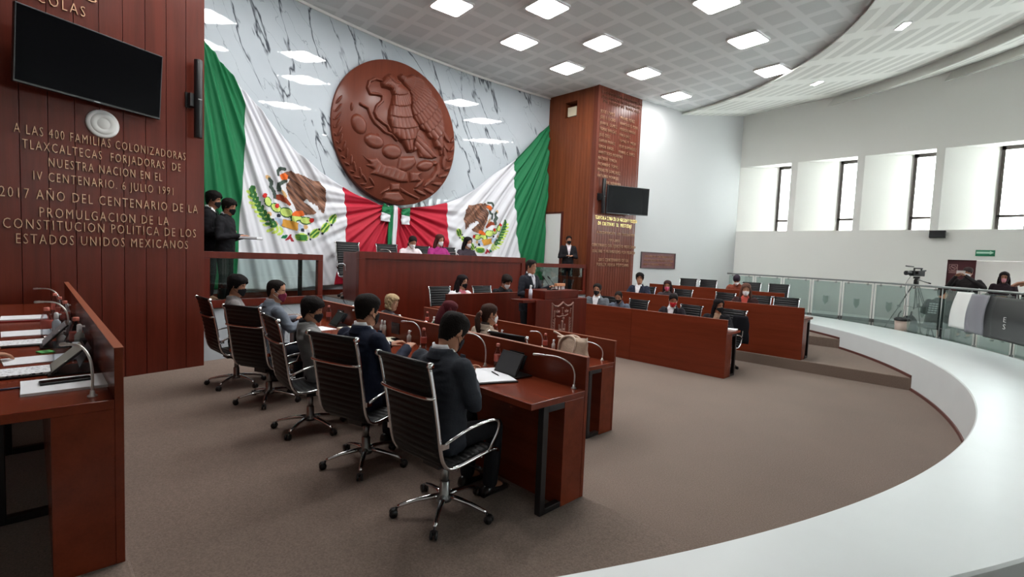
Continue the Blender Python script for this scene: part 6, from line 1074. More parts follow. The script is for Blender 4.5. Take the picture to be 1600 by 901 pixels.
# handbag
t = thing('handbag', 'beige woven handbag on the second-row desk', 'handbag', (-3.54, 4.47, .80), math.radians(4))
M_BAG = plain('beige_woven', (190, 168, 148), .8, bump=.6, bscale=90, var=.18, vscale=20)
m = MB(); rings = []
for k in range(9):
    v = k / 8; z = .004 + .235 * v; hw = .205 - .02 * v * v + .006 * math.sin(v * 9); hd = .085 * (1 - .55 * v ** 1.5)
    rings.append([(hw * math.copysign(abs(math.cos(a)) ** .55, math.cos(a)), hd * math.copysign(abs(math.sin(a)) ** .7, math.sin(a)) * (1 + .12 * math.sin(5 * a + v * 6)), z + (.018 * math.sin(a * 3 + 1) + .02 * math.cos(a) if k == 8 else 0)) for a in (2 * math.pi * i / 36 for i in range(36))])
m.loft(rings, True, True); obj('body', m, M_BAG, t)
for s in (-1, 1):
    m = MB(); m.tube(bez([(-.16, s * .05, .02), (-.15, s * .065, .16), (-.11, s * .05, .24), (-.02, s * .03, .27), (.06, s * .05, .24), (.07, s * .075, .14), (.04, s * .088, .03)], 6), .013, 8); obj('handle', m, plain('beige_leather', (206, 184, 166), .6), t)
m = MB(); m.tube(bez([(-.14, 0, .24), (-.22, .0, .275), (-.28, 0, .285), (-.2, .01, .255), (-.1, 0, .245)], 6), .011, 8); m.tube(bez([(-.2, -.03, .24), (0, -.02, .235), (.18, -.01, .255)], 6), .012, 8); obj('strap', m, plain('beige_leather', (206, 184, 166), .6), t)
# left-edge desk
sheet((-3.33, .12, ZL_), .30, .33, 0, 'white folder with a dark phone at the near end of the left-edge desk', M_PAPER, .012, name='folder')
t = thing('mobile_phone', 'long dark device on the white folder, left-edge desk', 'phone', (-3.35, .12, ZL_ + .014), math.radians(94)); m = MB(); m.box((0, 0, .006), (.2, .07, .012)); obj('case', m, M_BLACK, t, .004); m = MB(); m.box((0, 0, .0125), (.19, .062, .001)); obj('screen', m, M_SCREEN, t)
t = thing('pen', 'dark ballpoint pen lying at the edge of the left-edge desk', 'pen', (-3.36, -.10, ZL_ + .006), math.radians(94)); m = MB(); m.tube([(-.07, 0, 0), (.06, 0, 0)], .005, 8); obj('barrel', m, plain('pen_blue', (36, 36, 66), .4), t); m = MB(); m.tube([(.06, 0, 0), (.075, 0, 0)], [.004, .001], 8); obj('tip', m, M_STEEL, t)
sheet((-3.72, -.06, ZL_), .3, .21, 92, 'open printed papers in front of the nearer upright tablet, left-edge desk', None, .006, M_BLACK)
sheet((-4.12, .02, ZL_), .30, .24, 95, 'plain white papers beside the hand, left-edge desk', M_PAPER)
tablet((-3.70, .12, ZL_), 0, 42, 'nearer pale-screened tablet leaning on the left-edge desk', (168, 172, 164)); tablet((-4.62, .10, ZL_), 0, 48, 'farther pale-screened tablet leaning on the left-edge desk', (150, 156, 160))
sheet((-4.75, -.08, ZL_), .3, .22, 90, 'printed papers in front of the farther tablet, left-edge desk', None, .006, M_BLACK); sheet((-5.3, -.02, ZL_), .30, .3, 92, 'white papers toward the far end of the left-edge desk', M_PAPER)
sheet((-6.2, -.05, ZL_), .3, .3, 90, 'red-edged papers at the far end of the left-edge desk', M_PAPER, .01, plain('red_folder', (150, 40, 44), .5), 'folder')
bottle((-4.36, .21, ZL_), 'red-capped water bottle nearest on the left-edge desk', .22, .036); spray((-4.24, .22, ZL_), 'grey-capped spray bottle nearest on the left-edge desk', .19, .026, plain('grey_bottle', (150, 146, 140), .3)); spray((-4.52, .14, ZL_), 'small white bottle behind the nearer tablet, left-edge desk', .12, .024, M_WHITEPL)
bottle((-5.05, .08, ZL_), 'red-capped water bottle behind the farther tablet, left-edge desk', .22, .036); spray((-4.98, .13, ZL_), 'clear spray bottle behind the farther tablet, left-edge desk', .19, .026, plain('blue_grey_bottle', (176, 186, 196), .2))
bottle((-5.55, .2, ZL_), 'third water bottle along the left-edge desk', .22); bottle((-5.95, .18, ZL_), 'fourth water bottle along the left-edge desk', .22); bottle((-6.35, .16, ZL_), 'farthest water bottle on the left-edge desk', .22); spray((-5.75, .22, ZL_), 'spray bottle among the far bottles of the left-edge desk', .18)
t = thing('sticker_pad', 'small green card on the left-edge desk', 'card', (-4.36, .06, ZL_), .3); m = MB(); m.box((0, 0, .004), (.09, .07, .008)); obj('card', m, plain('green_card', (86, 176, 96), .6), t); m = MB(); m.box((0, 0, .0085), (.05, .02, .001)); obj('print', m, plain('dark_green_print', (40, 104, 56), .6), t)
def organiser(p, label):
    t = thing('acrylic_organiser', label, 'organiser', p)
    m = MB(); m.bx(-.14, .14, -.09, .09, 0, .004)
    m.bx(-.14, .14, .086, .09, 0, .13); m.bx(-.14, -.136, -.09, .09, 0, .13); m.bx(.136, .14, -.09, .09, 0, .13); m.bx(-.14, .14, -.09, -.086, 0, .06); obj('box', m, M_CLEAR, t)
    m = MB(); m.bx(-.13, .0, .04, .07, .006, .10); obj('card_stack', m, M_BLACK, t); m = MB(); m.bx(-.02, .12, .0, .03, .006, .09); obj('note_pad', m, M_PAPER, t)
organiser((-4.12, .18, ZL_), 'clear acrylic organiser holding cards, nearest on the left-edge desk'); organiser((-5.25, .19, ZL_), 'clear acrylic organiser farther along the left-edge desk')
# lectern shelf, podium top and front-row things
spray((-5.78, 6.08, 1.25), 'white sanitiser bottle on the side shelf of the lectern', .24, .032, plain('sanitiser_white', (214, 218, 232), .3))
t = thing('book_stand', 'light wooden stand with small white feet on the lectern', 'stand', (-5.85, 6.92, 1.395)); m = MB(); m.box((0, 0, .085), (.06, .24, .05)); obj('board', m, plain('light_wood', (190, 128, 88), .5), t, .004)
for y in (-.1, -.03, .05, .1): m = MB(); m.box((0, y, .03), (.04, .026, .06)); obj('foot', m, M_WHITEPL, t, .003)
for i, y in enumerate((4.75, 5.5, 6.1, 6.9, 7.65, 8.0, 8.6)):
    sheet((-8.85, y, 1.745), .16, .28, 0, 'papers on the podium worktop, %s from the left' % ORD[i], M_PAPER, .012)
sheet((-3.62, 9.02, .8), .3, .2, 10, 'white papers at the right end of the front desk across', M_PAPER, .02)
t = thing('wall_fan', 'round-headed fan standing behind the right glazed rail', 'fan', (-9.25, 10.25, DAIS)); t.name = 'pedestal_fan'
m = MB(); m.lathe([(.001, 0), (.17, 0), (.17, .02), (.02, .035), (.014, .05), (.014, .5)], 24); obj('stand', m, M_STEEL, t)
m = MB()
for k in range(7): r = .04 + .03 * k; m.tube([(.07 + .03 * (1 - (k / 6) ** 2), r * math.cos(i * .314), .62 + r * math.sin(i * .314)) for i in range(21)], .003, 5)
for k in range(16): a = k * math.pi / 8; m.tube([(.1, .03 * math.cos(a), .62 + .03 * math.sin(a)), (.09, .13 * math.cos(a), .62 + .13 * math.sin(a)), (.07, .22 * math.cos(a), .62 + .22 * math.sin(a))], .003, 5)
obj('guard', m, M_STEEL, t); m = MB(); m.tube([(-.12, 0, .62), (.05, 0, .62)], .05, 12); obj('motor', m, M_STEEL, t)
m = MB()
for k in range(3): a = k * 2.094; m.box((.05, .1 * math.cos(a), .62 + .1 * math.sin(a)), (.01, .16, .09), Matrix.Rotation(a, 3, 'X') @ Matrix.Rotation(.4, 3, 'Y'))
obj('blades', m, M_WHITEPL, t)
t = thing('coat', 'dark coat hung on the rightmost front-row chair across', 'coat', (-3.66, 9.50, .0), math.radians(170))
m = MB(); rings = []
for k in range(12):
    v = k / 11; z = 1.02 - .52 * v; rings.append([((.13 + .05 * math.sin(v * 2.6)) * math.cos(a) * (1 + .1 * math.sin(a * 4 + v * 7)), -.12 - .03 * v + .06 * math.sin(a) * (1 + .15 * math.sin(a * 5)), z) for a in (2 * math.pi * i / 24 for i in range(24))])
m.loft(rings, True, True); obj('cloth', m, cloth((22, 22, 28)), t, fix=True)
# ================================================================== PEOPLE
def remesh(mb, voxel, smooth=4, name='m'):
    me = mb.mesh(name); o = bpy.data.objects.new('tmp', me); COL.objects.link(o)
    r = o.modifiers.new('r', 'REMESH'); r.mode = 'VOXEL'; r.voxel_size = voxel; r.use_smooth_shade = True
    if smooth: s = o.modifiers.new('s', 'SMOOTH'); s.factor = .5; s.iterations = smooth
    dg = bpy.context.evaluated_depsgraph_get(); dg.update()
    out = bpy.data.meshes.new_from_object(o.evaluated_get(dg)); out.name = name
    bpy.data.objects.remove(o); bpy.data.meshes.remove(me)
    out.materials.clear()
    return out

# head sections: height, half width, front, back  (origin between the ears, facing +Y)
HS = [(-.215, .064, .050, .066), (-.175, .058, .047, .064), (-.14, .055, .050, .062), (-.122, .053, .066, .062), (-.112, .046, .086, .064), (-.10, .052, .092, .068), (-.085, .058, .093, .074), (-.065, .063, .0925, .082), (-.04, .067, .092, .090), (-.015, .070, .090, .096), (.01, .072, .089, .100), (.035, .0735, .092, .102), (.06, .073, .089, .100), (.08, .069, .081, .094), (.098, .058, .066, .080), (.110, .042, .047, .058), (.118, .022, .025, .03), (.121, .004, .004, .006)]
def head_pt(h, a, grow=0.0, face=True):
    """a = 0 to the front, counter-clockwise seen from above"""
    for i in range(len(HS) - 1):
        if h <= HS[i + 1][0] or i == len(HS) - 2: break
    A, B = HS[i], HS[i + 1]; t = min(1, max(0, (h - A[0]) / (B[0] - A[0])))
    w, f, b = (A[k] + (B[k] - A[k]) * t for k in (1, 2, 3))
    c, s = math.cos(a), math.sin(a)
    x = -s * (w + grow); y = c * ((f if c > 0 else b) + grow)
    x *= 1 - .10 * max(0, c) ** 2 * (1 if h < .02 else .4)
    if face and c > 0:
        g = lambda ax, hz, sa, sh: math.exp(-((a - ax) / sa) ** 2 - ((h - hz) / sh) ** 2)
        y += .026 * g(0, -.030, .13, .018) + .014 * g(0, -.008, .11, .022) + .006 * g(0, .012, .1, .02)
        y -= .011 * (g(.42, .004, .20, .014) + g(-.42, .004, .20, .014))
        y += .005 * (g(.38, .026, .3, .010) + g(-.38, .026, .3, .010)) + .006 * g(0, -.064, .24, .008) - .004 * g(0, -.073, .22, .004) + .006 * g(0, -.080, .2, .008) + .008 * g(0, -.104, .3, .014)
    return Vector((x, y, h))
def head_rings(hs, n, grow=0.0, face=True):
    return [[head_pt(h, 2 * math.pi * k / n, grow, face) for k in range(n)] for h in hs]
def add_head(mb, M, n=36):
    hs = [-.215 + i * .0085 for i in range(39)] + [.114, .118, .1205]
    hs = [h for h in hs if h < .1206]
    R = [[M @ p for p in r] for r in head_rings(hs, n)]; mb.loft(R, True, True)
    for s in (-1, 1):
        ear = Matrix.Translation((s * .074, -.008, -.002)) @ Matrix.Rotation(s * -.35, 4, 'Z')
        pts = []
        e = MB(); e.ell((0, 0, 0), (.009, .020, .032), 12, 8); e.ell((s * .006, -.002, .004), (.006, .024, .036), 12, 8)
        e.xf(M @ ear); mb.add(e.v, e.f, True)

def hand_mb(curl=.5, side=1):
    """right hand for side=1: wrist at origin, fingers towards +Y, palm facing -Z"""
    m = MB()
    m.loft([[(.026 * w * math.cos(a), y, .013 * th * math.sin(a)) for a in (2 * math.pi * i / 12 for i in range(12))] for y, w, th in ((-.03, .95, 1.5), (0, 1.0, 1.35), (.03, 1.35, 1.25), (.065, 1.6, 1.15), (.088, 1.6, 1.0), (.098, 1.35, .8))], True, True)
    for x, ln, ang in ((-.030, .070, -.10), (-.010, .080, -.03), (.010, .074, .04), (.029, .058, .13)):
        p = Vector((x, .088, 0)); d = Vector((math.sin(ang), math.cos(ang), 0)); pts = [p - d * .01]; b = 0.15
        for k in range(3):
            pts.append(pts[-1] + (d * math.cos(b) + Vector((0, 0, -1)) * math.sin(b)) * ln * (.45, .32, .26)[k]); b += curl * .8
        m.tube(pts, [.0095, .009, .008, .0068], 8, True, 1, True)
    m.tube([(-.022, .015, -.004), (-.045, .045, -.012), (-.055, .072, -.020), (-.052, .092, -.026)], [.013, .0115, .0095, .0075], 8, True, 1, True)
    if side < 0: m.xf(Matrix.Scale(-1, 4, (1, 0, 0))); m.f = [tuple(reversed(f)) for f in m.f]
    return m

def person(label, x, y, z, face, pose='sit', skin=None, top=(40, 42, 48), legs=(30, 30, 36), shirt=None, tie=None, hair=(24, 20, 18), style='short', mask=None, mask_face=True, glasses=False,
           lean=6, head=(0, 0, 0), arms='desk', s=1.0, vox=.013, wide=1.0, collar=None, hands=None, torso_yaw=0.0, badge=None, group=None, cap=None, hoodie=False, arm_pts=None, knees=.42):
    """face: heading in degrees, 0 = +Y, 90 = -X.  head: yaw (to the left +), pitch (down +), roll"""
    skin = skin or M_SKIN
    t = thing('person', label, 'person', (x, y, z), math.radians(face), group)
    TY = Matrix.Rotation(math.radians(torso_yaw), 4, 'Z')
    sit = pose == 'sit'
    hip = Vector((0, 0, .515 if sit else .90)) * s
    L = math.radians(lean); ax = Vector((0, math.sin(L), math.cos(L))); fw = Vector((0, math.cos(L), -math.sin(L)))
    def sp(u, lx=0.0, fy=0.0): return TY @ (hip + (ax * u + Vector((lx, 0, 0)) + fw * fy) * s)
    neck = sp(.555, 0, -.005)
    hy, hp, hr = (math.radians(v) for v in head)
    MH = Matrix.Translation(neck) @ TY @ Matrix.Rotation(hy, 4, 'Z') @ Matrix.Rotation(-(hp * 1.0), 4, 'X') @ Matrix.Rotation(hr, 4, 'Y') @ Matrix.Translation(Vector((0, .022, .148)) * s) @ Matrix.Scale(s, 4)
    # limbs
    sh = {k: sp(.475, k * .178 * wide, -.01) for k in (-1, 1)}
    if arm_pts: ew = {k: tuple(Vector(v) * s for v in arm_pts[k]) for k in (-1, 1)}
    elif arms == 'desk': ew = {k: (Vector((k * .275, .10 + .25 * math.sin(L), .80)) * s, Vector((k * .13, .36, .86)) * s) for k in (-1, 1)}
    elif arms == 'lap': ew = {k: (Vector((k * .27, .0, .76)) * s, Vector((k * .09, .24, .66)) * s) for k in (-1, 1)}
    elif arms == 'down': ew = {k: (Vector((k * .25, -.02, 1.09)) * s, Vector((k * .26, .06, .83)) * s) for k in (-1, 1)}
    else: ew = {k: (Vector((k * .26, .02, 1.09)) * s, Vector((k * .09, .25, 1.13)) * s) for k in (-1, 1)}
    if sit: kn = {k: (Vector((k * .095, .02, .50)) * s, Vector((k * .125, knees, .50)) * s, Vector((k * .115, knees - .02, .09)) * s) for k in (-1, 1)}
    else: kn = {k: (Vector((k * .09, 0, .90)) * s, Vector((k * .095, .025, .48)) * s, Vector((k * .10, -.01, .09)) * s) for k in (-1, 1)}
    def torso(mb, g):
        prof = [(-.10, .150, .120, .10), (-.04, .168, .128, .12), (.06, .160, .125, .108), (.16, .155, .118, .105), (.26, .165, .120, .110), (.36, .180, .118, .112), (.43, .183, .105, .105), (.485, .160, .085, .090), (.525, .105, .068, .074), (.555, .068, .058, .062), (.58, .062, .055, .060)]
        rings = []
        for u, w, f, b in prof:
            w *= wide
            rings.append([sp(u, (w + g) * math.copysign(abs(math.cos(a)) ** .8, math.cos(a)), (f + g if math.sin(a) > 0 else b + g) * wide ** .5 * math.copysign(abs(math.sin(a)) ** .85, math.sin(a))) for a in (2 * math.pi * i / 24 for i in range(24))])
        mb.loft(rings, True, True)
    def arm(mb, k, g, cuff=True):
        e, w = ew[k]; a = sh[k]; wr = e.lerp(w, .98)
        mb.tube([a + (a - e).normalized() * 0.0, a.lerp(e, .35), a.lerp(e, .8), e, e.lerp(w, .25), e.lerp(w, .6), wr], [(.060 + g) * s, (.055 + g) * s, (.048 + g) * s, (.045 + g) * s, (.043 + g) * s, (.037 + g) * s, ((.033 if g > .003 else .027) + g) * s], 14, True, 1, True)
    # body: one continuous figure (torso, limbs, neck and head) with five-fingered hands
    mb = MB(); torso(mb, -.012)
    for k in (-1, 1):
        arm(mb, k, -.010); h_, n_, a_ = kn[k]
        mb.tube([h_, h_.lerp(n_, .5), n_, n_.lerp(a_, .35), a_], [.072 * s, .062 * s, .05 * s, .048 * s, .034 * s], 12, True, 1, True)
        mb.tube([a_, a_ + Vector((0, .10, -.05)) * s], [.036 * s, .03 * s], 10, True, 1, True)
    add_head(mb, MH)
    me = remesh(mb, min(.007, vox), 1, 'body'); parts = MB()
    for k in (-1, 1):
        e, w = ew[k]; d = (w - e).normalized(); upv = Vector((0, 0, 1)) if abs(d.z) < .8 else Vector((0, -1, 0))
        if hands and k in hands: upv = Vector(hands[k])
        xx = d.cross(upv).normalized(); zz = xx.cross(d)
        MM = Matrix(((xx.x, d.x, zz.x, w.x), (xx.y, d.y, zz.y, w.y), (xx.z, d.z, zz.z, w.z), (0, 0, 0, 1))) @ Matrix.Scale(s * .98, 4)
        hm = hand_mb(.55, k); hm.xf(MM); parts.add(hm.v, hm.f, True)
    h2 = remesh(parts, .0042, 1, 'hands')
    bm = bmesh.new(); bm.from_mesh(me); bm.from_mesh(h2); bm.to_mesh(me); bm.free(); bpy.data.meshes.remove(h2)
    me.polygons.foreach_set('use_smooth', [True] * len(me.polygons))
    link('body', me, skin, t)
    # eyes and brows
    m = MB()
    for k in (-1, 1): m.ell(head_pt(.004, k * .40) + Vector((0, -.006, 0)), (.0125, .0105, .0085), 10, 8)
    m.xf(MH); obj('eyes', m, plain('eye', (48, 36, 32), .2), t)
    m = MB()
    for k in (-1, 1): m.tube([head_pt(.022 + .003 * math.sin(q * 3.1), k * (.18 + .45 * q)) + Vector((0, .001, 0)) for q in (0, .33, .66, 1)], [.003, .004, .0035, .002], 6)
    m.xf(MH); obj('eyebrows', m, plain('hair_%d_%d_%d' % hair, hair, .75, spec=.12, bump=.6, bscale=120, var=.35, vscale=60), t)
    M_H = _M['hair_%d_%d_%d' % hair]
    if not mask:
        m = MB()
        for hz, ry in ((-.066, .0045), (-.074, .0055)):
            rr = []
            for q in range(9):
                a = -.30 + .6 * q / 8; c = head_pt(hz, a); e_ = math.cos(a / .30 * 1.45)
                rr.append([c + Vector((0, .0035 * e_ * math.cos(w) - .001, ry * e_ * math.sin(w))) for w in (2 * math.pi * i / 8 for i in range(8))])
            m.loft(rr, True, True)
        m.xf(MH); obj('lips', m, plain('lips', (150, 86, 78), .5), t)
    # trousers and shoes
    mb = MB()
    for k in (-1, 1):
        h_, n_, a_ = kn[k]
        mb.tube([h_, h_.lerp(n_, .5), n_, n_.lerp(a_, .4), a_ + Vector((0, 0, .01))], [.092 * s, .082 * s, .068 * s, .062 * s, .056 * s], 14, True, 1, sit)
    mb.ell(hip + Vector((0, -.01, -.0)) * s, (.165 * s * wide, .125 * s, .115 * s), 18, 10)
    link('trousers', remesh(mb, .016, 3, 'trousers'), cloth(legs), t)
    for k in (-1, 1):
        a_ = kn[k][2]; m = MB(); rings = []
        for yy, w, hgt in ((-.075, .025, .05), (-.065, .034, .075), (-.02, .038, .088), (.04, .040, .07), (.11, .045, .052), (.16, .038, .040), (.195, .02, .024)):
            rings.append([(a_.x + w * s * math.cos(q), a_.y + yy * s, max(.004, (hgt * .5 + hgt * .5 * math.sin(q)) * s)) for q in (2 * math.pi * i / 14 for i in range(14))])
        m.loft(rings, True, True); obj('shoe', m, plain('black_shoe', (18, 17, 17), .3), t, fix=True)
    # jacket or top
    mb = MB(); torso(mb, .012)
    for k in (-1, 1): arm(mb, k, .012); mb.ell(sp(.465, k * .165 * wide, -.005), (.066 * s, .066 * s, .062 * s), 14, 10)
    if not sit or arms == 'stand':
        mb.loft([[sp(u, (w + .014) * wide * math.cos(a), (.128 + .014) * math.sin(a)) for a in (2 * math.pi * i / 20 for i in range(20))] for u, w in ((-.14, .165), (-.04, .168), (.08, .16))], True, True)
    jm = remesh(mb, vox, 3, 'jacket')
    nrm = [v.normal.copy() for v in jm.vertices]; cos = []
    for v, nv in zip(jm.vertices, nrm):
        c = v.co.copy(); w1 = noise.noise((c.x * 9, c.y * 9, c.z * 16)); w2 = noise.noise((c.x * 5 + 3, c.y * 5, c.z * 9 + 7))
        cos += list(c + nv * (.007 * (1 - 2 * abs(w1)) - .004 + .006 * w2))
    jm.vertices.foreach_set('co', cos); jm.update()
    IT = TY.inverted()
    if shirt:
        bm = bmesh.new(); bm.from_mesh(jm); sf = []
        for f in bm.faces:
            q = IT @ f.calc_center_median() - hip; u = q.dot(ax) / s; fy = q.dot(fw) / s; lx = q.x / s
            if fy > .02 and u > .18 and u < .60 and abs(lx) < .010 + (u - .18) * .20: sf.append(f)
        cp = bmesh.new(); cp.from_mesh(jm); cp.faces.ensure_lookup_table(); keep = {f.index for f in sf}
        bmesh.ops.delete(cp, geom=[f for f in cp.faces if f.index not in keep], context='FACES')
        for v in cp.verts: v.co -= v.normal * .004
        bmesh.ops.delete(bm, geom=sf, context='FACES')
        s_me = bpy.data.meshes.new('shirt'); cp.to_mesh(s_me); cp.free(); s_me.polygons.foreach_set('use_smooth', [True] * len(s_me.polygons)); link('shirt', s_me, cloth(shirt), t)
        # lapels along the opening
        m2 = jm.copy(); bm.to_mesh(jm); bm.free(); bpy.data.meshes.remove(m2)
        m = MB()
        for k in (-1, 1):
            rr = []
            for q in range(7):
                u = .20 + .34 * q / 6; lx = -.002 + (u - .18) * .20; fy = .148 * wide ** .5 - max(0, u - .36) * .30
                rr.append([sp(u, k * lx, fy), sp(u, k * (lx + .022 + .026 * math.sin(min(1, q / 4.5) * 2.2)), fy - .004), sp(u, k * (lx + .022 + .026 * math.sin(min(1, q / 4.5) * 2.2)), fy - .014), sp(u, k * lx, fy - .012)])
            m.loft(rr, True, False)
        obj('lapel', m, cloth(top), t, fix=True)
    jo = link('jacket', jm, cloth(top, var=.12), t)
    if shirt: sd = jo.modifiers.new('thickness', 'SOLIDIFY'); sd.thickness = .006; sd.offset = -1
    cc = collar or shirt
    if cc:
        m = MB(); rr = []
        for u, g in ((.535, .080), (.575, .070), (.60, .068), (.598, .062), (.56, .060)):
            rr.append([sp(u + (.012 if math.sin(a) < 0 else -.018), g * math.cos(a), g * .98 * math.sin(a) - .004) for a in (2 * math.pi * i / 24 for i in range(24))])
        m.loft(rr, False, True); obj('shirt_collar', m, cloth(cc), t, fix=True)
        m = MB(); rr = []
        for u, g in ((.515, .105), (.555, .088), (.578, .080), (.574, .074), (.53, .085)):
            rr.append([sp(u + (.008 if math.sin(a) < 0 else -.05 * math.sin(a)), g * math.cos(a), g * math.sin(a) - .004) for a in (math.radians(155 + 230 * i / 20) for i in range(21))])
        m.loft(rr, False, True, False); obj('jacket_collar', m, cloth(top), t)
        for k in (-1, 1):
            e, w = ew[k]; m = MB(); m.tube([e.lerp(w, .93), e.lerp(w, 1.02)], [.040 * s, .038 * s], 14); obj('shirt_cuff', m, cloth(cc), t)
    if tie:
        m = MB(); rr = []
        for u, w in ((.55, .018), (.53, .022), (.515, .015), (.40, .024), (.26, .034), (.22, .030)):
            fy = .135 - max(0, u - .33) * .30
            rr.append([sp(u, -w, fy), sp(u, 0, fy + .008), sp(u, w, fy), sp(u, 0, fy - .006)])
        m.loft(rr, True, False); obj('tie', m, cloth(tie), t, fix=True)
    # hair
    def shell(cond, grow, name, mat, jitter=0.0, hs=None):
        n = 48; hs = hs or [-.10 + i * .007 for i in range(31)] + [.117, .1195]
        R = head_rings(hs, n, 0, False); m = MB(); vs = []; fs = []
        for r in R:
            for k, p in enumerate(r):
                c = Vector((0, -.004, .02)); d = (p - c).normalized(); j = noise.noise(p * 38) * jitter + noise.noise(p * 90) * jitter * .5
                vs.append(MH @ (p + d * (grow(p.z, 2 * math.pi * k / n) + j)))
        for i in range(len(hs) - 1):
            for k in range(n):
                a = 2 * math.pi * (k + .5) / n; a = a if a < math.pi else a - 2 * math.pi
                if cond((hs[i] + hs[i + 1]) / 2, a): fs.append((i * n + k, i * n + (k + 1) % n, (i + 1) * n + (k + 1) % n, (i + 1) * n + k))
        fs.append(tuple((len(hs) - 1) * n + k for k in range(n))) if cond(.12, 0) else None
        m.add(vs, fs, True); me = m.mesh(name); bm = bmesh.new(); bm.from_mesh(me)
        bmesh.ops.delete(bm, geom=[v for v in bm.verts if not v.link_faces], context='VERTS'); bm.to_mesh(me); bm.free()
        o = link(name, me, mat, t); sd = o.modifiers.new('thickness', 'SOLIDIFY'); sd.thickness = .008 * s; sd.offset = -1; return o
    def line(h, a, front, side, back):
        q = abs(a); 
        if q < .75: return h > front + .012 * math.cos(q * 4)
        if q < 1.25: return h > front + (side - front) * (q - .75) / .5
        if q < 1.75: return h > side
        return h > side + (back - side) * min(1, (q - 1.75) / .5)
    if style == 'short': shell(lambda h, a: line(h, a, .062, -.012, -.072), lambda h, a: .005 + .014 * max(0, min(1, (h + .06) / .14)), 'hair', M_H, .004)
    elif style == 'full': shell(lambda h, a: line(h, a, .050, -.018, -.085), lambda h, a: .008 + .022 * max(0, min(1, (h + .06) / .14)), 'hair', M_H, .006)
    elif style == 'receding': shell(lambda h, a: line(h, a, .086, -.008, -.07), lambda h, a: .004 + .006 * max(0, min(1, (h + .06) / .14)), 'hair', M_H, .002)
    elif style in ('long', 'bob', 'ponytail', 'curly'):
        shell(lambda h, a: line(h, a, .062 if style != 'curly' else .055, -.06 if style != 'ponytail' else .0, -.10), lambda h, a: (.010 + .014 * max(0, min(1, (h + .06) / .14))) * (.6 if style == 'ponytail' else 1), 'hair', M_H, .003)
        mb = MB()
        if style == 'ponytail':
            mb.tube([MH @ Vector(p) for p in ((0, -.095, .02), (0, -.135, .0), (.0, -.15, -.06), (.01, -.14, -.14), (.012, -.115, -.22), (.01, -.10, -.27))], [v * s for v in (.020, .028, .036, .036, .028, .012)], 12, True, 1, True)
            m = MB(); m.lathe([(.024, -.012), (.030, -.008), (.030, .008), (.024, .012)], 14, axis='Y'); m.xf(MH @ Matrix.Translation((0, -.115, .012))); obj('hair_tie', m, plain('hair_tie', (150, 110, 96), .5), t)
        elif style == 'curly':
            rnd = random.Random(5)
            for i in range(110):
                a = rnd.uniform(1.1, 2 * math.pi - 1.1); h = rnd.uniform(-.10, .10); p = head_pt(h, a, .012, False); mb.ell(MH @ p, [v * s for v in (.022, .022, .024)], 8, 6)
            for i in range(40): p = head_pt(rnd.uniform(.06, .115), rnd.uniform(0, 6.28), .014, False); mb.ell(MH @ p, [v * s for v in (.020, .020, .02)], 8, 6)
        else:
            dn = .30 if style == 'long' else .14
            for k in (-1, 1):
                mb.tube([MH @ Vector(p) for p in ((k * .055, -.03, .07), (k * .078, -.02, .0), (k * .088, -.025, -.08), (k * .095, -.02, -.08 - dn * .5), (k * .085, .0, -.08 - dn))], [v * s for v in (.028, .032, .036, .036, .014)], 12, True, 1, True)
            mb.tube([MH @ Vector(p) for p in ((0, -.07, .06), (0, -.092, -.02), (0, -.10, -.12), (0, -.11, -.10 - dn * .7), (0, -.10, -.10 - dn))], [v * s for v in (.05, .062, .072, .066, .02)], 14, True, 1, True)
        link('hair_length', remesh(mb, .010 if style != 'curly' else .007, 2 if style != 'curly' else 0, 'hair_length'), M_H, t)
    if cap: shell(lambda h, a: line(h, a, .03, .01, -.05), lambda h, a: .014 + .01 * max(0, min(1, h / .1)), 'cap', cloth(cap), .002)
    if hoodie: shell(lambda h, a: abs(a) > .8 or h > .07, lambda h, a: .026 + .012 * math.cos(a + math.pi), 'hood', cloth(top), .004, [-.19 + i * .01 for i in range(31)] + [.1195])
    if mask:
        n = 40; hs = [-.112 + i * .0075 for i in range(15)]; vs, fs = [], []
        A = [-1.05 + 2.1 * k / n for k in range(n + 1)]
        for h in hs:
            for a in A:
                p = head_pt(h, a, 0, False); q = (h + .058) / .055
                b = math.exp(-(a / .40) ** 2) * (.022 * math.exp(-((h + .03) / .030) ** 2) + .012 * math.exp(-((h + .075) / .03) ** 2)) + .007
                d = Vector((p.x, p.y, 0)).normalized(); vs.append(MH @ (p + d * b))
        for i in range(len(hs) - 1):
            for k in range(n):
                aa = abs((A[k] + A[k + 1]) / 2); hh = (hs[i] + hs[i + 1]) / 2
                if hh < .0 - .02 * (aa / 1.05) ** 2 - .012 * min(1, aa / .3) and hh > -.112 + .045 * (aa / 1.05) ** 2: fs.append((i * (n + 1) + k, i * (n + 1) + k + 1, (i + 1) * (n + 1) + k + 1, (i + 1) * (n + 1) + k))
        m = MB(); m.add(vs, fs, True); me = m.mesh('face_mask'); bm = bmesh.new(); bm.from_mesh(me); bmesh.ops.delete(bm, geom=[v for v in bm.verts if not v.link_faces], context='VERTS'); bm.to_mesh(me); bm.free()
        o = link('face_mask', me, plain('mask_%d_%d_%d' % mask, mask, .8, spec=.2), t); sd = o.modifiers.new('thickness', 'SOLIDIFY'); sd.thickness = .003
        m = MB()
        for k in (-1, 1):
            m.tube([MH @ v for v in (head_pt(-.022, k * 1.0, .006, False), head_pt(-.002, k * 1.35, .006, False), head_pt(.02, k * 1.62, .010, False))], .0022, 6); m.tube([MH @ v for v in (head_pt(-.072, k * 1.0, .006, False), head_pt(-.05, k * 1.35, .005, False), head_pt(-.03, k * 1.62, .008, False))], .0022, 6)
        obj('mask_straps', m, M_WHITEPL if mask[1] < 90 and mask[0] > 60 else plain('mask_%d_%d_%d' % mask, mask, .8), t)
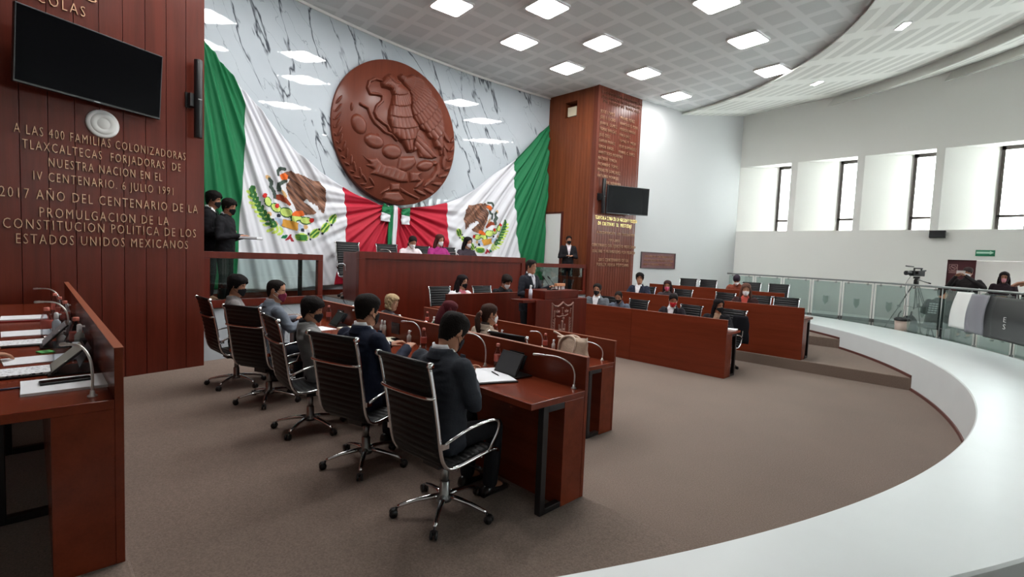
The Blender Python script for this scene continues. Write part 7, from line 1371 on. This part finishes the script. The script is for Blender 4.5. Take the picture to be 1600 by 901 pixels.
    if glasses:
        m = MB()
        for k in (-1, 1):
            c = head_pt(.003, k * .40) + Vector((0, .012, 0)); m.tube([c + Vector((.021 * math.cos(i * .4189), 0, .017 * math.sin(i * .4189))) for i in range(16)], .0018, 5); m.tube([c + Vector((k * .021, 0, .004)), head_pt(.01, k * 1.2, .004, False), head_pt(.008, k * 1.6, .006, False)], .0018, 5)
        m.tube([head_pt(.003, -.1) + Vector((0, .006, 0)), head_pt(.006, 0) + Vector((0, .008, 0)), head_pt(.003, .1) + Vector((0, .006, 0))], .0018, 5)
        m.xf(MH); obj('glasses', m, plain('spectacle_frame', (40, 36, 34), .3), t)
    t['_sp'] = 0; del t['_sp']
    return t, sp, MH

W_, BK = (228, 228, 232), (24, 24, 28)
# ---- foreground row
person('man in charcoal suit bending over his papers, nearest the camera', -2.67, 1.97, T1, 6, top=(54, 58, 66), legs=(28, 29, 33), shirt=W_, hair=(26, 22, 20), style='short', mask=BK, lean=1, head=(-4, 26, 0), s=1.02, vox=.011, wide=1.14, arm_pts={1: ((.255, .06, .76), (-.02, .30, .87)), -1: ((-.255, .06, .76), (-.13, .31, .87))}, hands={1: (.5, -.5, .6), -1: (-.5, -.5, .6)})
person('man in navy suit seen from behind, second chair from the front', -3.79, 1.97, T1, 10, top=(28, 34, 52), legs=(26, 28, 36), shirt=W_, hair=(28, 24, 22), style='short', mask=BK, lean=1, head=(-4, 8, 0), s=1.03, vox=.011, wide=1.15, arm_pts={1: ((.27, .08, .77), (.13, .37, .875)), -1: ((-.27, .08, .77), (-.10, .37, .875))})
person('man in light grey jacket and black mask, face turned sideways', -4.84, 2.05, T1, -12, top=(132, 132, 132), legs=(40, 42, 50), collar=(36, 36, 42), hair=(28, 24, 24), style='full', mask=BK, lean=-12, head=(-24, 12, 0), s=.955, vox=.011, wide=1.06, torso_yaw=0)
person('man in blue-grey jacket and maroon mask, face turned sideways', -6.06, 1.98, T1, 4, top=(104, 111, 122), legs=(34, 36, 44), collar=(150, 150, 158), hair=(30, 25, 23), style='receding', mask=(116, 36, 62), lean=4, head=(-42, 8, 0), s=1.02, vox=.011, wide=1.06)
person('slim man in grey jacket and black mask leaning back beside the wooden wall', -6.88, 1.90, T1, -12, top=(118, 114, 114), legs=(28, 28, 33), hair=(22, 19, 19), style='full', mask=BK, lean=-8, head=(-28, 12, 0), arms='lap', s=1.03, vox=.012, wide=.95)
# ---- second row
person('blonde curly-haired person with glasses, only the head showing', -6.82, 3.92, 0, -8, top=(66, 60, 64), skin=M_SKIN2, hair=(164, 142, 110), style='curly', glasses=True, lean=8, head=(-58, 12, 0), s=.97)
person('person with burgundy hair, white mask and green jacket', -5.32, 3.90, 0, 2, top=(26, 74, 56), skin=M_SKIN2, hair=(74, 26, 32), style='bob', mask=W_, lean=8, head=(-20, 12, 0), s=.99)
person('person with brown ponytail and beige jacket', -4.50, 3.92, 0, -4, top=(158, 142, 128), hair=(58, 40, 34), style='ponytail', mask=W_, lean=6, head=(-12, 4, 0), s=1.02, collar=(52, 42, 40))
# ---- podium
person('person in white top looking down, leftmost at the podium', -9.2, 5.80, DAIS, -90, top=(220, 210, 214), skin=M_SKIN2, hair=(30, 24, 24), style='ponytail', mask=W_, knees=.36, lean=14, head=(-14, 28, 0), s=1.0)
person('person in magenta top with long brown hair, centre of the podium', -9.2, 6.56, DAIS, -90, top=(150, 44, 110), skin=M_SKIN2, hair=(74, 42, 38), style='long', mask=W_, glasses=True, knees=.36, lean=6, head=(2, 8, 0), s=1.03)
person('person in dark top with long black hair, rightmost at the podium', -9.2, 7.37, DAIS, -90, top=(54, 46, 54), skin=M_SKIN2, hair=(24, 20, 22), style='long', mask=W_, knees=.36, lean=6, head=(2, 6, 0), s=1.02)
# ---- clerks
person('person in white jacket and pink scarf at the clerk desk', -7.38, 5.78, T1, -90, top=(224, 222, 226), skin=M_SKIN2, shirt=(206, 120, 136), hair=(26, 20, 22), style='long', mask=BK, lean=8, head=(14, 4, 0), s=1.02)
person('man in black reading with a white mask at the clerk desk', -7.38, 6.84, T1, -90, top=(26, 26, 30), hair=(30, 24, 22), style='full', mask=W_, lean=12, head=(-4, 26, 0), s=1.05)
# ---- speaker
person('man in dark suit and tie speaking at the lectern', -6.34, 6.60, T1, -86, 'stand', top=(36, 38, 46), legs=(26, 27, 32), shirt=(206, 206, 214), tie=(120, 116, 128), hair=(34, 28, 26), style='short', lean=3, head=(4, 2, 0), s=.985, vox=.011, arm_pts={1: ((.27, .04, 1.10), (.22, .30, 1.11)), -1: ((-.27, .08, 1.14), (-.20, .36, 1.24))})
# ---- standing attendants
person('attendant in black at the left edge of the dais, partly behind the wooden wall', -9.27, 2.09, DAIS, -22, 'stand', top=(28, 28, 32), legs=(24, 24, 28), shirt=W_, hair=(24, 20, 20), style='full', mask=BK, lean=2, head=(-10, 10, 0), arms='front', s=1.05)
_, sp_, _m = person('attendant in black holding white papers on the dais, beside the flag', -8.87, 2.22, DAIS, -38, 'stand', top=(26, 26, 30), legs=(24, 24, 28), collar=(180, 180, 186), hair=(28, 24, 22), style='full', mask=BK, glasses=True, lean=2, head=(-6, 12, 0), arms='front', s=.975)
t = thing('document', 'white documents held by the attendant beside the flag', 'papers', (-8.87 + .38 * math.sin(math.radians(38)), 2.22 + .38 * math.cos(math.radians(38)), DAIS + 1.085), math.radians(-38)); m = MB(); m.box((0, 0, 0), (.22, .30, .035)); obj('sheets', m, M_PAPER, t, .003); m = MB(); m.box((0, 0, -.022), (.23, .31, .008)); obj('clipboard', m, M_BLACK, t)
person('person in black with clasped hands standing before the pillar', -8.82, 10.72, DAIS, -128, 'stand', top=(28, 26, 30), legs=(26, 26, 30), shirt=(200, 190, 196), hair=(26, 20, 20), style='ponytail', mask=BK, lean=0, head=(0, 4, 0), arms='front', s=.92)
# ---- front row across
person('man in grey jacket, white shirt and black mask, front row across', -6.72, 9.33, 0, 196, top=(92, 96, 102), shirt=W_, hair=(28, 24, 22), style='short', mask=BK, knees=.28, lean=8, head=(6, 2, 0), s=1.06, wide=1.1)
person('man in blue-grey jacket with bowed head, front row across', -6.10, 9.33, 0, 186, top=(84, 92, 106), collar=(70, 76, 92), hair=(30, 24, 22), style='receding', mask=BK, knees=.28, lean=10, head=(14, 26, 0), s=.99)
person('person in dark jacket, white shirt and red mask, front row across', -4.86, 9.33, 0, 190, top=(36, 32, 38), shirt=W_, hair=(26, 20, 20), style='ponytail', mask=(186, 36, 44), knees=.28, lean=8, head=(24, 20, 0), s=1.02)
person('dark-haired person in beige top with black mask, right end of front row across', -3.96, 9.33, 0, 196, top=(30, 28, 32), shirt=(168, 138, 116), hair=(20, 17, 19), style='long', mask=BK, knees=.28, lean=6, head=(40, 4, 0), s=.98)
# ---- second row across
person('young man in navy suit and white shirt without a mask, second row across', -6.78, 11.18, T1, 190, top=(38, 42, 58), shirt=W_, hair=(22, 19, 19), style='full', knees=.24, lean=4, head=(22, 0, 0), s=1.09)
person('person with pink mask and brown hair, second row across', -5.98, 11.18, T1, 190, top=(66, 58, 62), hair=(52, 34, 34), style='bob', mask=(196, 84, 116), knees=.24, lean=8, head=(8, 6, 0), s=.99)
person('brown-haired person with white mask and red top, second row across', -4.14, 11.16, T1, 192, top=(58, 36, 36), shirt=(190, 84, 74), skin=M_SKIN2, hair=(96, 66, 56), style='bob', mask=W_, knees=.24, lean=8, head=(10, 8, 0), s=1.03)
# ---- rear row across
person('bowed person in dark cap and rust jacket, rear row across', -5.30, 13.68, T2, 186, top=(124, 62, 46), hair=(36, 26, 30), style='short', cap=(44, 34, 46), mask=W_, knees=.25, lean=12, head=(8, 34, 0), s=1.0)
# ---- person at the left-edge desk (only a hand reaches into the picture)
person('person at the left-edge desk whose hand rests on the papers', -4.35, -.62, T2, 0, top=(70, 74, 84), shirt=W_, hair=(40, 34, 30), style='short', knees=.2, lean=8, head=(0, 10, 0), arm_pts={1: ((.30, .08, .84), (.22, .40, .845)), -1: ((-.28, .10, .82), (-.16, .34, .85))}, vox=.014)
# ================================================================== GALLERY BEHIND THE PARAPET
RR = 10.14
def rail_pt(a, r=RR): return Vector((CO[0] + r * math.cos(a), CO[1] + r * math.sin(a), 0))
RA0, RA1 = math.radians(4), math.radians(79)
t = thing('glass_railing', 'curved glass railing with steel handrail behind the white parapet', 'railing', tuple(rail_pt(.7)))
base = Vector(t.location)
m = MB(); m.tube([rail_pt(RA0 + (RA1 - RA0) * i / 90) - base + Vector((0, 0, 1.685)) for i in range(91)], .024, 10); obj('handrail', m, M_STEEL, t)
npan = 13; step = (RA1 - RA0) / npan
for k in range(npan):
    a0 = RA0 + step * k + .008; a1 = RA0 + step * (k + 1) - .008
    m = MB(); rings = []
    for i in range(7):
        a = a0 + (a1 - a0) * i / 6; p, q = rail_pt(a, RR - .008) - base, rail_pt(a, RR + .008) - base
        rings.append([(p.x, p.y, .60), (q.x, q.y, .60), (q.x, q.y, 1.63), (p.x, p.y, 1.63)])
    m.loft(rings, True, False); g = obj('glass_panel', m, M_GLASS2, t, fix=True)
    m = MB()
    for a in (a0 + step * .12, a1 - step * .12):
        p = rail_pt(a) - base; m.box((p.x, p.y, 1.62), (.05, .05, .035)); m.cyl((p.x, p.y, 1.62), (p.x, p.y, 1.68), .008, 8)
    obj('clamp', m, M_STEEL, g)
    if k in (6, 7, 8, 9):
        a = (a0 + a1) / 2; p = rail_pt(a, RR - .012) - base; m = MB(); tx = Vector((-math.sin(a), math.cos(a), 0)); 
        sv = [(-.09, .12), (0, .09), (.09, .12), (.09, -.05), (0, -.15), (-.09, -.05)]
        m.add([p + tx * u + Vector((0, 0, 1.12 + v)) for u, v in sv], [tuple(range(6))]); obj('etched_shield', m, glass_mat('etched_glass', (.72, .79, .78), .3, .3) if 'etched_glass' not in _M else _M['etched_glass'], g)
    p0 = rail_pt(a0 - .008) - base
    m = MB(); m.box((p0.x, p0.y, .53), (.05, .05, .2)); m.cyl((p0.x, p0.y, .6), (p0.x, p0.y, 1.68), .010, 8); obj('post', m, M_STEEL, t)

# camera on its tripod
t = thing('video_camera', 'black video camera on a tripod at the window wall', 'camera', (-1.78, 15.55, ZG))
M_TRI = plain('tripod_grey', (66, 68, 70), .4, .5)
m = MB(); m.lathe([(.04, 1.22), (.055, 1.26), (.05, 1.34), (.03, 1.38)], 16); m.box((0, 0, 1.40), (.12, .1, .05)); obj('tripod_head', m, M_BLACK, t)
m = MB(); m.tube([(.02, -.04, 1.36), (.18, -.26, 1.31), (.30, -.40, 1.28)], .009, 8); m.tube([(.26, -.35, 1.29), (.31, -.41, 1.278)], .016, 8); obj('pan_handle', m, M_BLACK, t)
for a in (200, 320, 80):
    d = Vector((math.cos(math.radians(a)), math.sin(math.radians(a)), 0)); m = MB()
    for s in (-1, 1): q = Vector((-d.y, d.x, 0)) * .022 * s; m.tube([d * .05 + q + Vector((0, 0, 1.24)), d * .30 + q + Vector((0, 0, .68))], .009, 8)
    m.tube([d * .26 + Vector((0, 0, .76)), d * .50 + Vector((0, 0, .24)), d * .60 + Vector((0, 0, .015))], .011, 8); m.box(d * .30 + Vector((0, 0, .68)), (.06, .06, .05)); m.ell(d * .60 + Vector((0, 0, .018)), (.025, .025, .018)); obj('leg', m, M_TRI, t)
m = MB(); m.cyl((0, 0, .62), (0, 0, 1.25), .013, 8); m.tube([(.0, 0, .66), (.14, .05, .69)], .006, 6); m.tube([(0, 0, .66), (-.14, -.05, .69)], .006, 6); obj('centre_column', m, M_TRI, t)
m = MB(); m.box((0, 0, 1.50), (.13, .30, .13)); m.cyl((0, .15, 1.505), (0, .27, 1.505), .045, 16); m.box((0, -.02, 1.625), (.04, .22, .03)); m.box((0, .08, 1.59), (.03, .03, .06)); m.box((0, -.11, 1.59), (.03, .03, .06)); m.box((-.09, .03, 1.53), (.06, .1, .075)); m.cyl((0, .26, 1.505), (0, .31, 1.505), .055, 16); m.cyl((0, .1, 1.66), (0, .32, 1.675), .014, 10); m.cyl((.02, -.15, 1.56), (.03, -.26, 1.58), .02, 10)
o = obj('camcorder', m, M_BLACK, t, .008)
o.rotation_euler = (0, 0, math.radians(141))
m = MB(); m.tube(bez([(-.08, -.08, 1.48), (-.2, -.05, 1.2), (-.17, 0, .8), (-.22, 0, .3), (-.3, .05, .02)], 6), .005, 6); obj('cable', m, M_BLACK, t)

# waste bin by the tripod
t = thing('waste_bin', 'small beige bin with black lid by the tripod', 'bin', (-1.86, 14.6, ZG)); m = MB(); m.lathe([(.001, 0), (.12, 0), (.15, .40), (.001, .40)], 20); obj('bin', m, plain('beige_bin', (176, 158, 146), .5), t); m = MB(); m.lathe([(.165, .39), (.165, .43), (.12, .46), (.001, .46)], 20); obj('lid', m, M_BLACK, t)

# vinyl banner hung against the inside of the railing
t = thing('banner', 'white grey and black vinyl banner hanging against the glass railing', 'banner', (-.5, 12.2, .83))
M_BW = plain('banner_white', (226, 228, 226), .4); M_BG = plain('banner_grey', (128, 128, 136), .4); M_BB = plain('banner_black', (46, 47, 48), .35)
def on_rail(xw):
    """angle on the railing circle for a world x"""
    return math.acos(max(-1, min(1, (xw - CO[0]) / (RR + .06))))
def vinyl(name, x0, x1, skew0, skew1, mat, z0, z1, out=0.0):
    m = MB(); rings = []
    for i in range(15):
        v = i / 14; ring = []
        for j in range(11):
            u = j / 10; xw = (x0 + (x1 - x0) * u) + (skew0 + (skew1 - skew0) * u) * v
            a = on_rail(min(xw, 1.05)); p = rail_pt(a, RR - .09 - out - .05 * math.sin(v * math.pi) + .012 * math.sin(u * 7 + v * 3)); z = z0 + (z1 - z0) * v
            ring.append(tuple(p - Vector(t.location) + Vector((0, 0, z))))
        rings.append(ring)
    m.loft(rings, False, True, False); o = obj(name, m, mat, t); sd = o.modifiers.new('thickness', 'SOLIDIFY'); sd.thickness = .012; return o
vinyl('white_panel', -.84, -.52, .10, .05, M_BW, .90, 1.625)
vinyl('grey_panel', -.56, -.27, .07, .05, M_BG, .86, 1.61, .014)
vinyl('black_panel', -.28, .95, .05, .0, M_BB, .84, 1.60, .004)
for s, x, z in (('S', .045, 1.06), ('E', .045, 1.18)):
    a = on_rail(x); n = -Vector((math.cos(a), math.sin(a), 0)); xd = Vector((math.sin(a), -math.cos(a), 0)); p = rail_pt(a, RR - .165)
    o = text_obj('lettering', s, (p.x, p.y, z), xd, n, .09, .07, M_BW, .003); reparent(o, t)
m = MB()
for x in (-.78, .02, .8): a = on_rail(x); p = rail_pt(a, RR + .1) - Vector(t.location); m.box((p.x, p.y, .64), (.06, .06, .42))
obj('support_foot', m, M_BLACK, t, .004)

# people in the gallery
_, sp_, mh_ = person('photographer in dark jacket and white mask raising a phone by the doorway', -.88, 16.15, ZG, 168, 'stand', top=(44, 40, 42), legs=(34, 34, 40), hair=(34, 28, 26), style='short', cap=(60, 48, 48), mask=W_, lean=4, head=(0, 6, 0), s=.98, arm_pts={1: ((.36, .12, 1.22), (.14, .34, 1.50)), -1: ((-.36, .12, 1.22), (-.04, .36, 1.52))}, wide=1.15)
t = thing('mobile_phone', 'pale phone held up by the photographer', 'phone', (-1.0, 15.76, 2.02), math.radians(168)); m = MB(); m.box((0, 0, 0), (.16, .012, .08)); obj('case', m, plain('pale_phone', (206, 200, 196), .3), t, .003); m = MB(); m.box((0, -.007, 0), (.145, .002, .07)); obj('screen', m, M_SCREEN, t)
person('person in dark hooded jacket and pink mask by the doorway', -.27, 16.1, ZG, 176, 'stand', top=(42, 30, 36), legs=(40, 40, 48), hair=(30, 22, 24), style='long', mask=(196, 132, 142), hoodie=True, lean=2, head=(4, 6, 0), s=.93, arms='front')
_, sp_, mh_ = person('man in dark green jacket with white back print seated facing away in the gallery', -1.30, 14.85, ZG - .16, -28, top=(44, 54, 52), legs=(96, 98, 84), hair=(44, 38, 34), style='short', lean=10, head=(-20, 10, 0), s=1.03, arms='lap', wide=1.22)
tp = [ob for ob in COL.objects if ob.get('label', '').startswith('man in dark green jacket')][0]
m = MB()
for i, (u, w) in enumerate(((.42, .07), (.37, .09), (.32, .08), (.27, .09), (.22, .07))):
    for k in range(3): c = sp_(u, -.06 + .06 * k, -.165); m.box(c, (.045, .01, .03))
obj('back_print', m, plain('white_print', (206, 212, 212), .7), tp)
t = thing('stool', 'low black stool under the seated man in the gallery', 'stool', (-1.30, 14.83, ZG)); m = MB(); m.lathe([(.001, .25), (.19, .25), (.2, .27), (.19, .30), (.001, .30)], 20); obj('seat', m, M_BLACK, t)
for a in (45, 135, 225, 315): c, s_ = math.cos(math.radians(a)), math.sin(math.radians(a)); m = MB(); m.cyl((.14 * c, .14 * s_, .25), (.18 * c, .18 * s_, 0), .012, 8); obj('leg', m, M_FRAME, t)
t = thing('backpack', 'dark grey backpack slumped beside the seated man in the gallery', 'bag', (-1.78, 14.75, ZG), .4)
m = MB(); rings = []
for k in range(10):
    v = k / 9; sc = .75 * (.8 + .4 * math.sin(v * 2.6)) * (1 - .55 * v ** 4); rings.append([(.24 * sc * math.cos(a) * (1 + .07 * math.sin(3 * a + k)), .17 * sc * math.sin(a), .5 * v + .02 * math.cos(a)) for a in (2 * math.pi * i / 22 for i in range(22))])
m.loft(rings, True, True); obj('body', m, cloth((52, 56, 60)), t, fix=True); m = MB(); m.box((.0, -.17, .2), (.26, .07, .24)); obj('front_pocket', m, cloth((46, 50, 54)), t, .03); m = MB(); m.tube(bez([(-.1, .14, .6), (-.12, .25, .45), (-.1, .2, .15)], 6), .018, 8, True, .4); m.tube(bez([(.1, .14, .6), (.12, .25, .45), (.1, .2, .15)], 6), .018, 8, True, .4); obj('strap', m, cloth((30, 32, 36)), t)
# neighbour at the right edge, only the raised hand reaches into the picture
person('person at the right picture edge raising a hand above the railing', .80, 3.0, ZG - .02, 90, 'stand', top=(120, 100, 96), legs=(40, 42, 50), hair=(40, 30, 28), style='short', lean=2, s=1.0, arm_pts={1: ((.24, .30, 1.30), (.30, .68, 1.46)), -1: ((-.25, -.02, 1.09), (-.26, .06, .83))}, vox=.014)
# building block outside the windows
m = MB(); m.bx(-16, -3, 34, 40, -3, 5.2); m.bx(-15.4, -3.6, 34.6, 39.4, 5.2, 5.6)
for k in range(5): m.bx(-15 + 2.4 * k, -13.8 + 2.4 * k, 33.95, 34.05, 2.0, 3.6)
o = obj('building', m, plain('pale_render', (196, 192, 188), .8), None); tag(o, 'pale building outside the leftmost window', 'building')
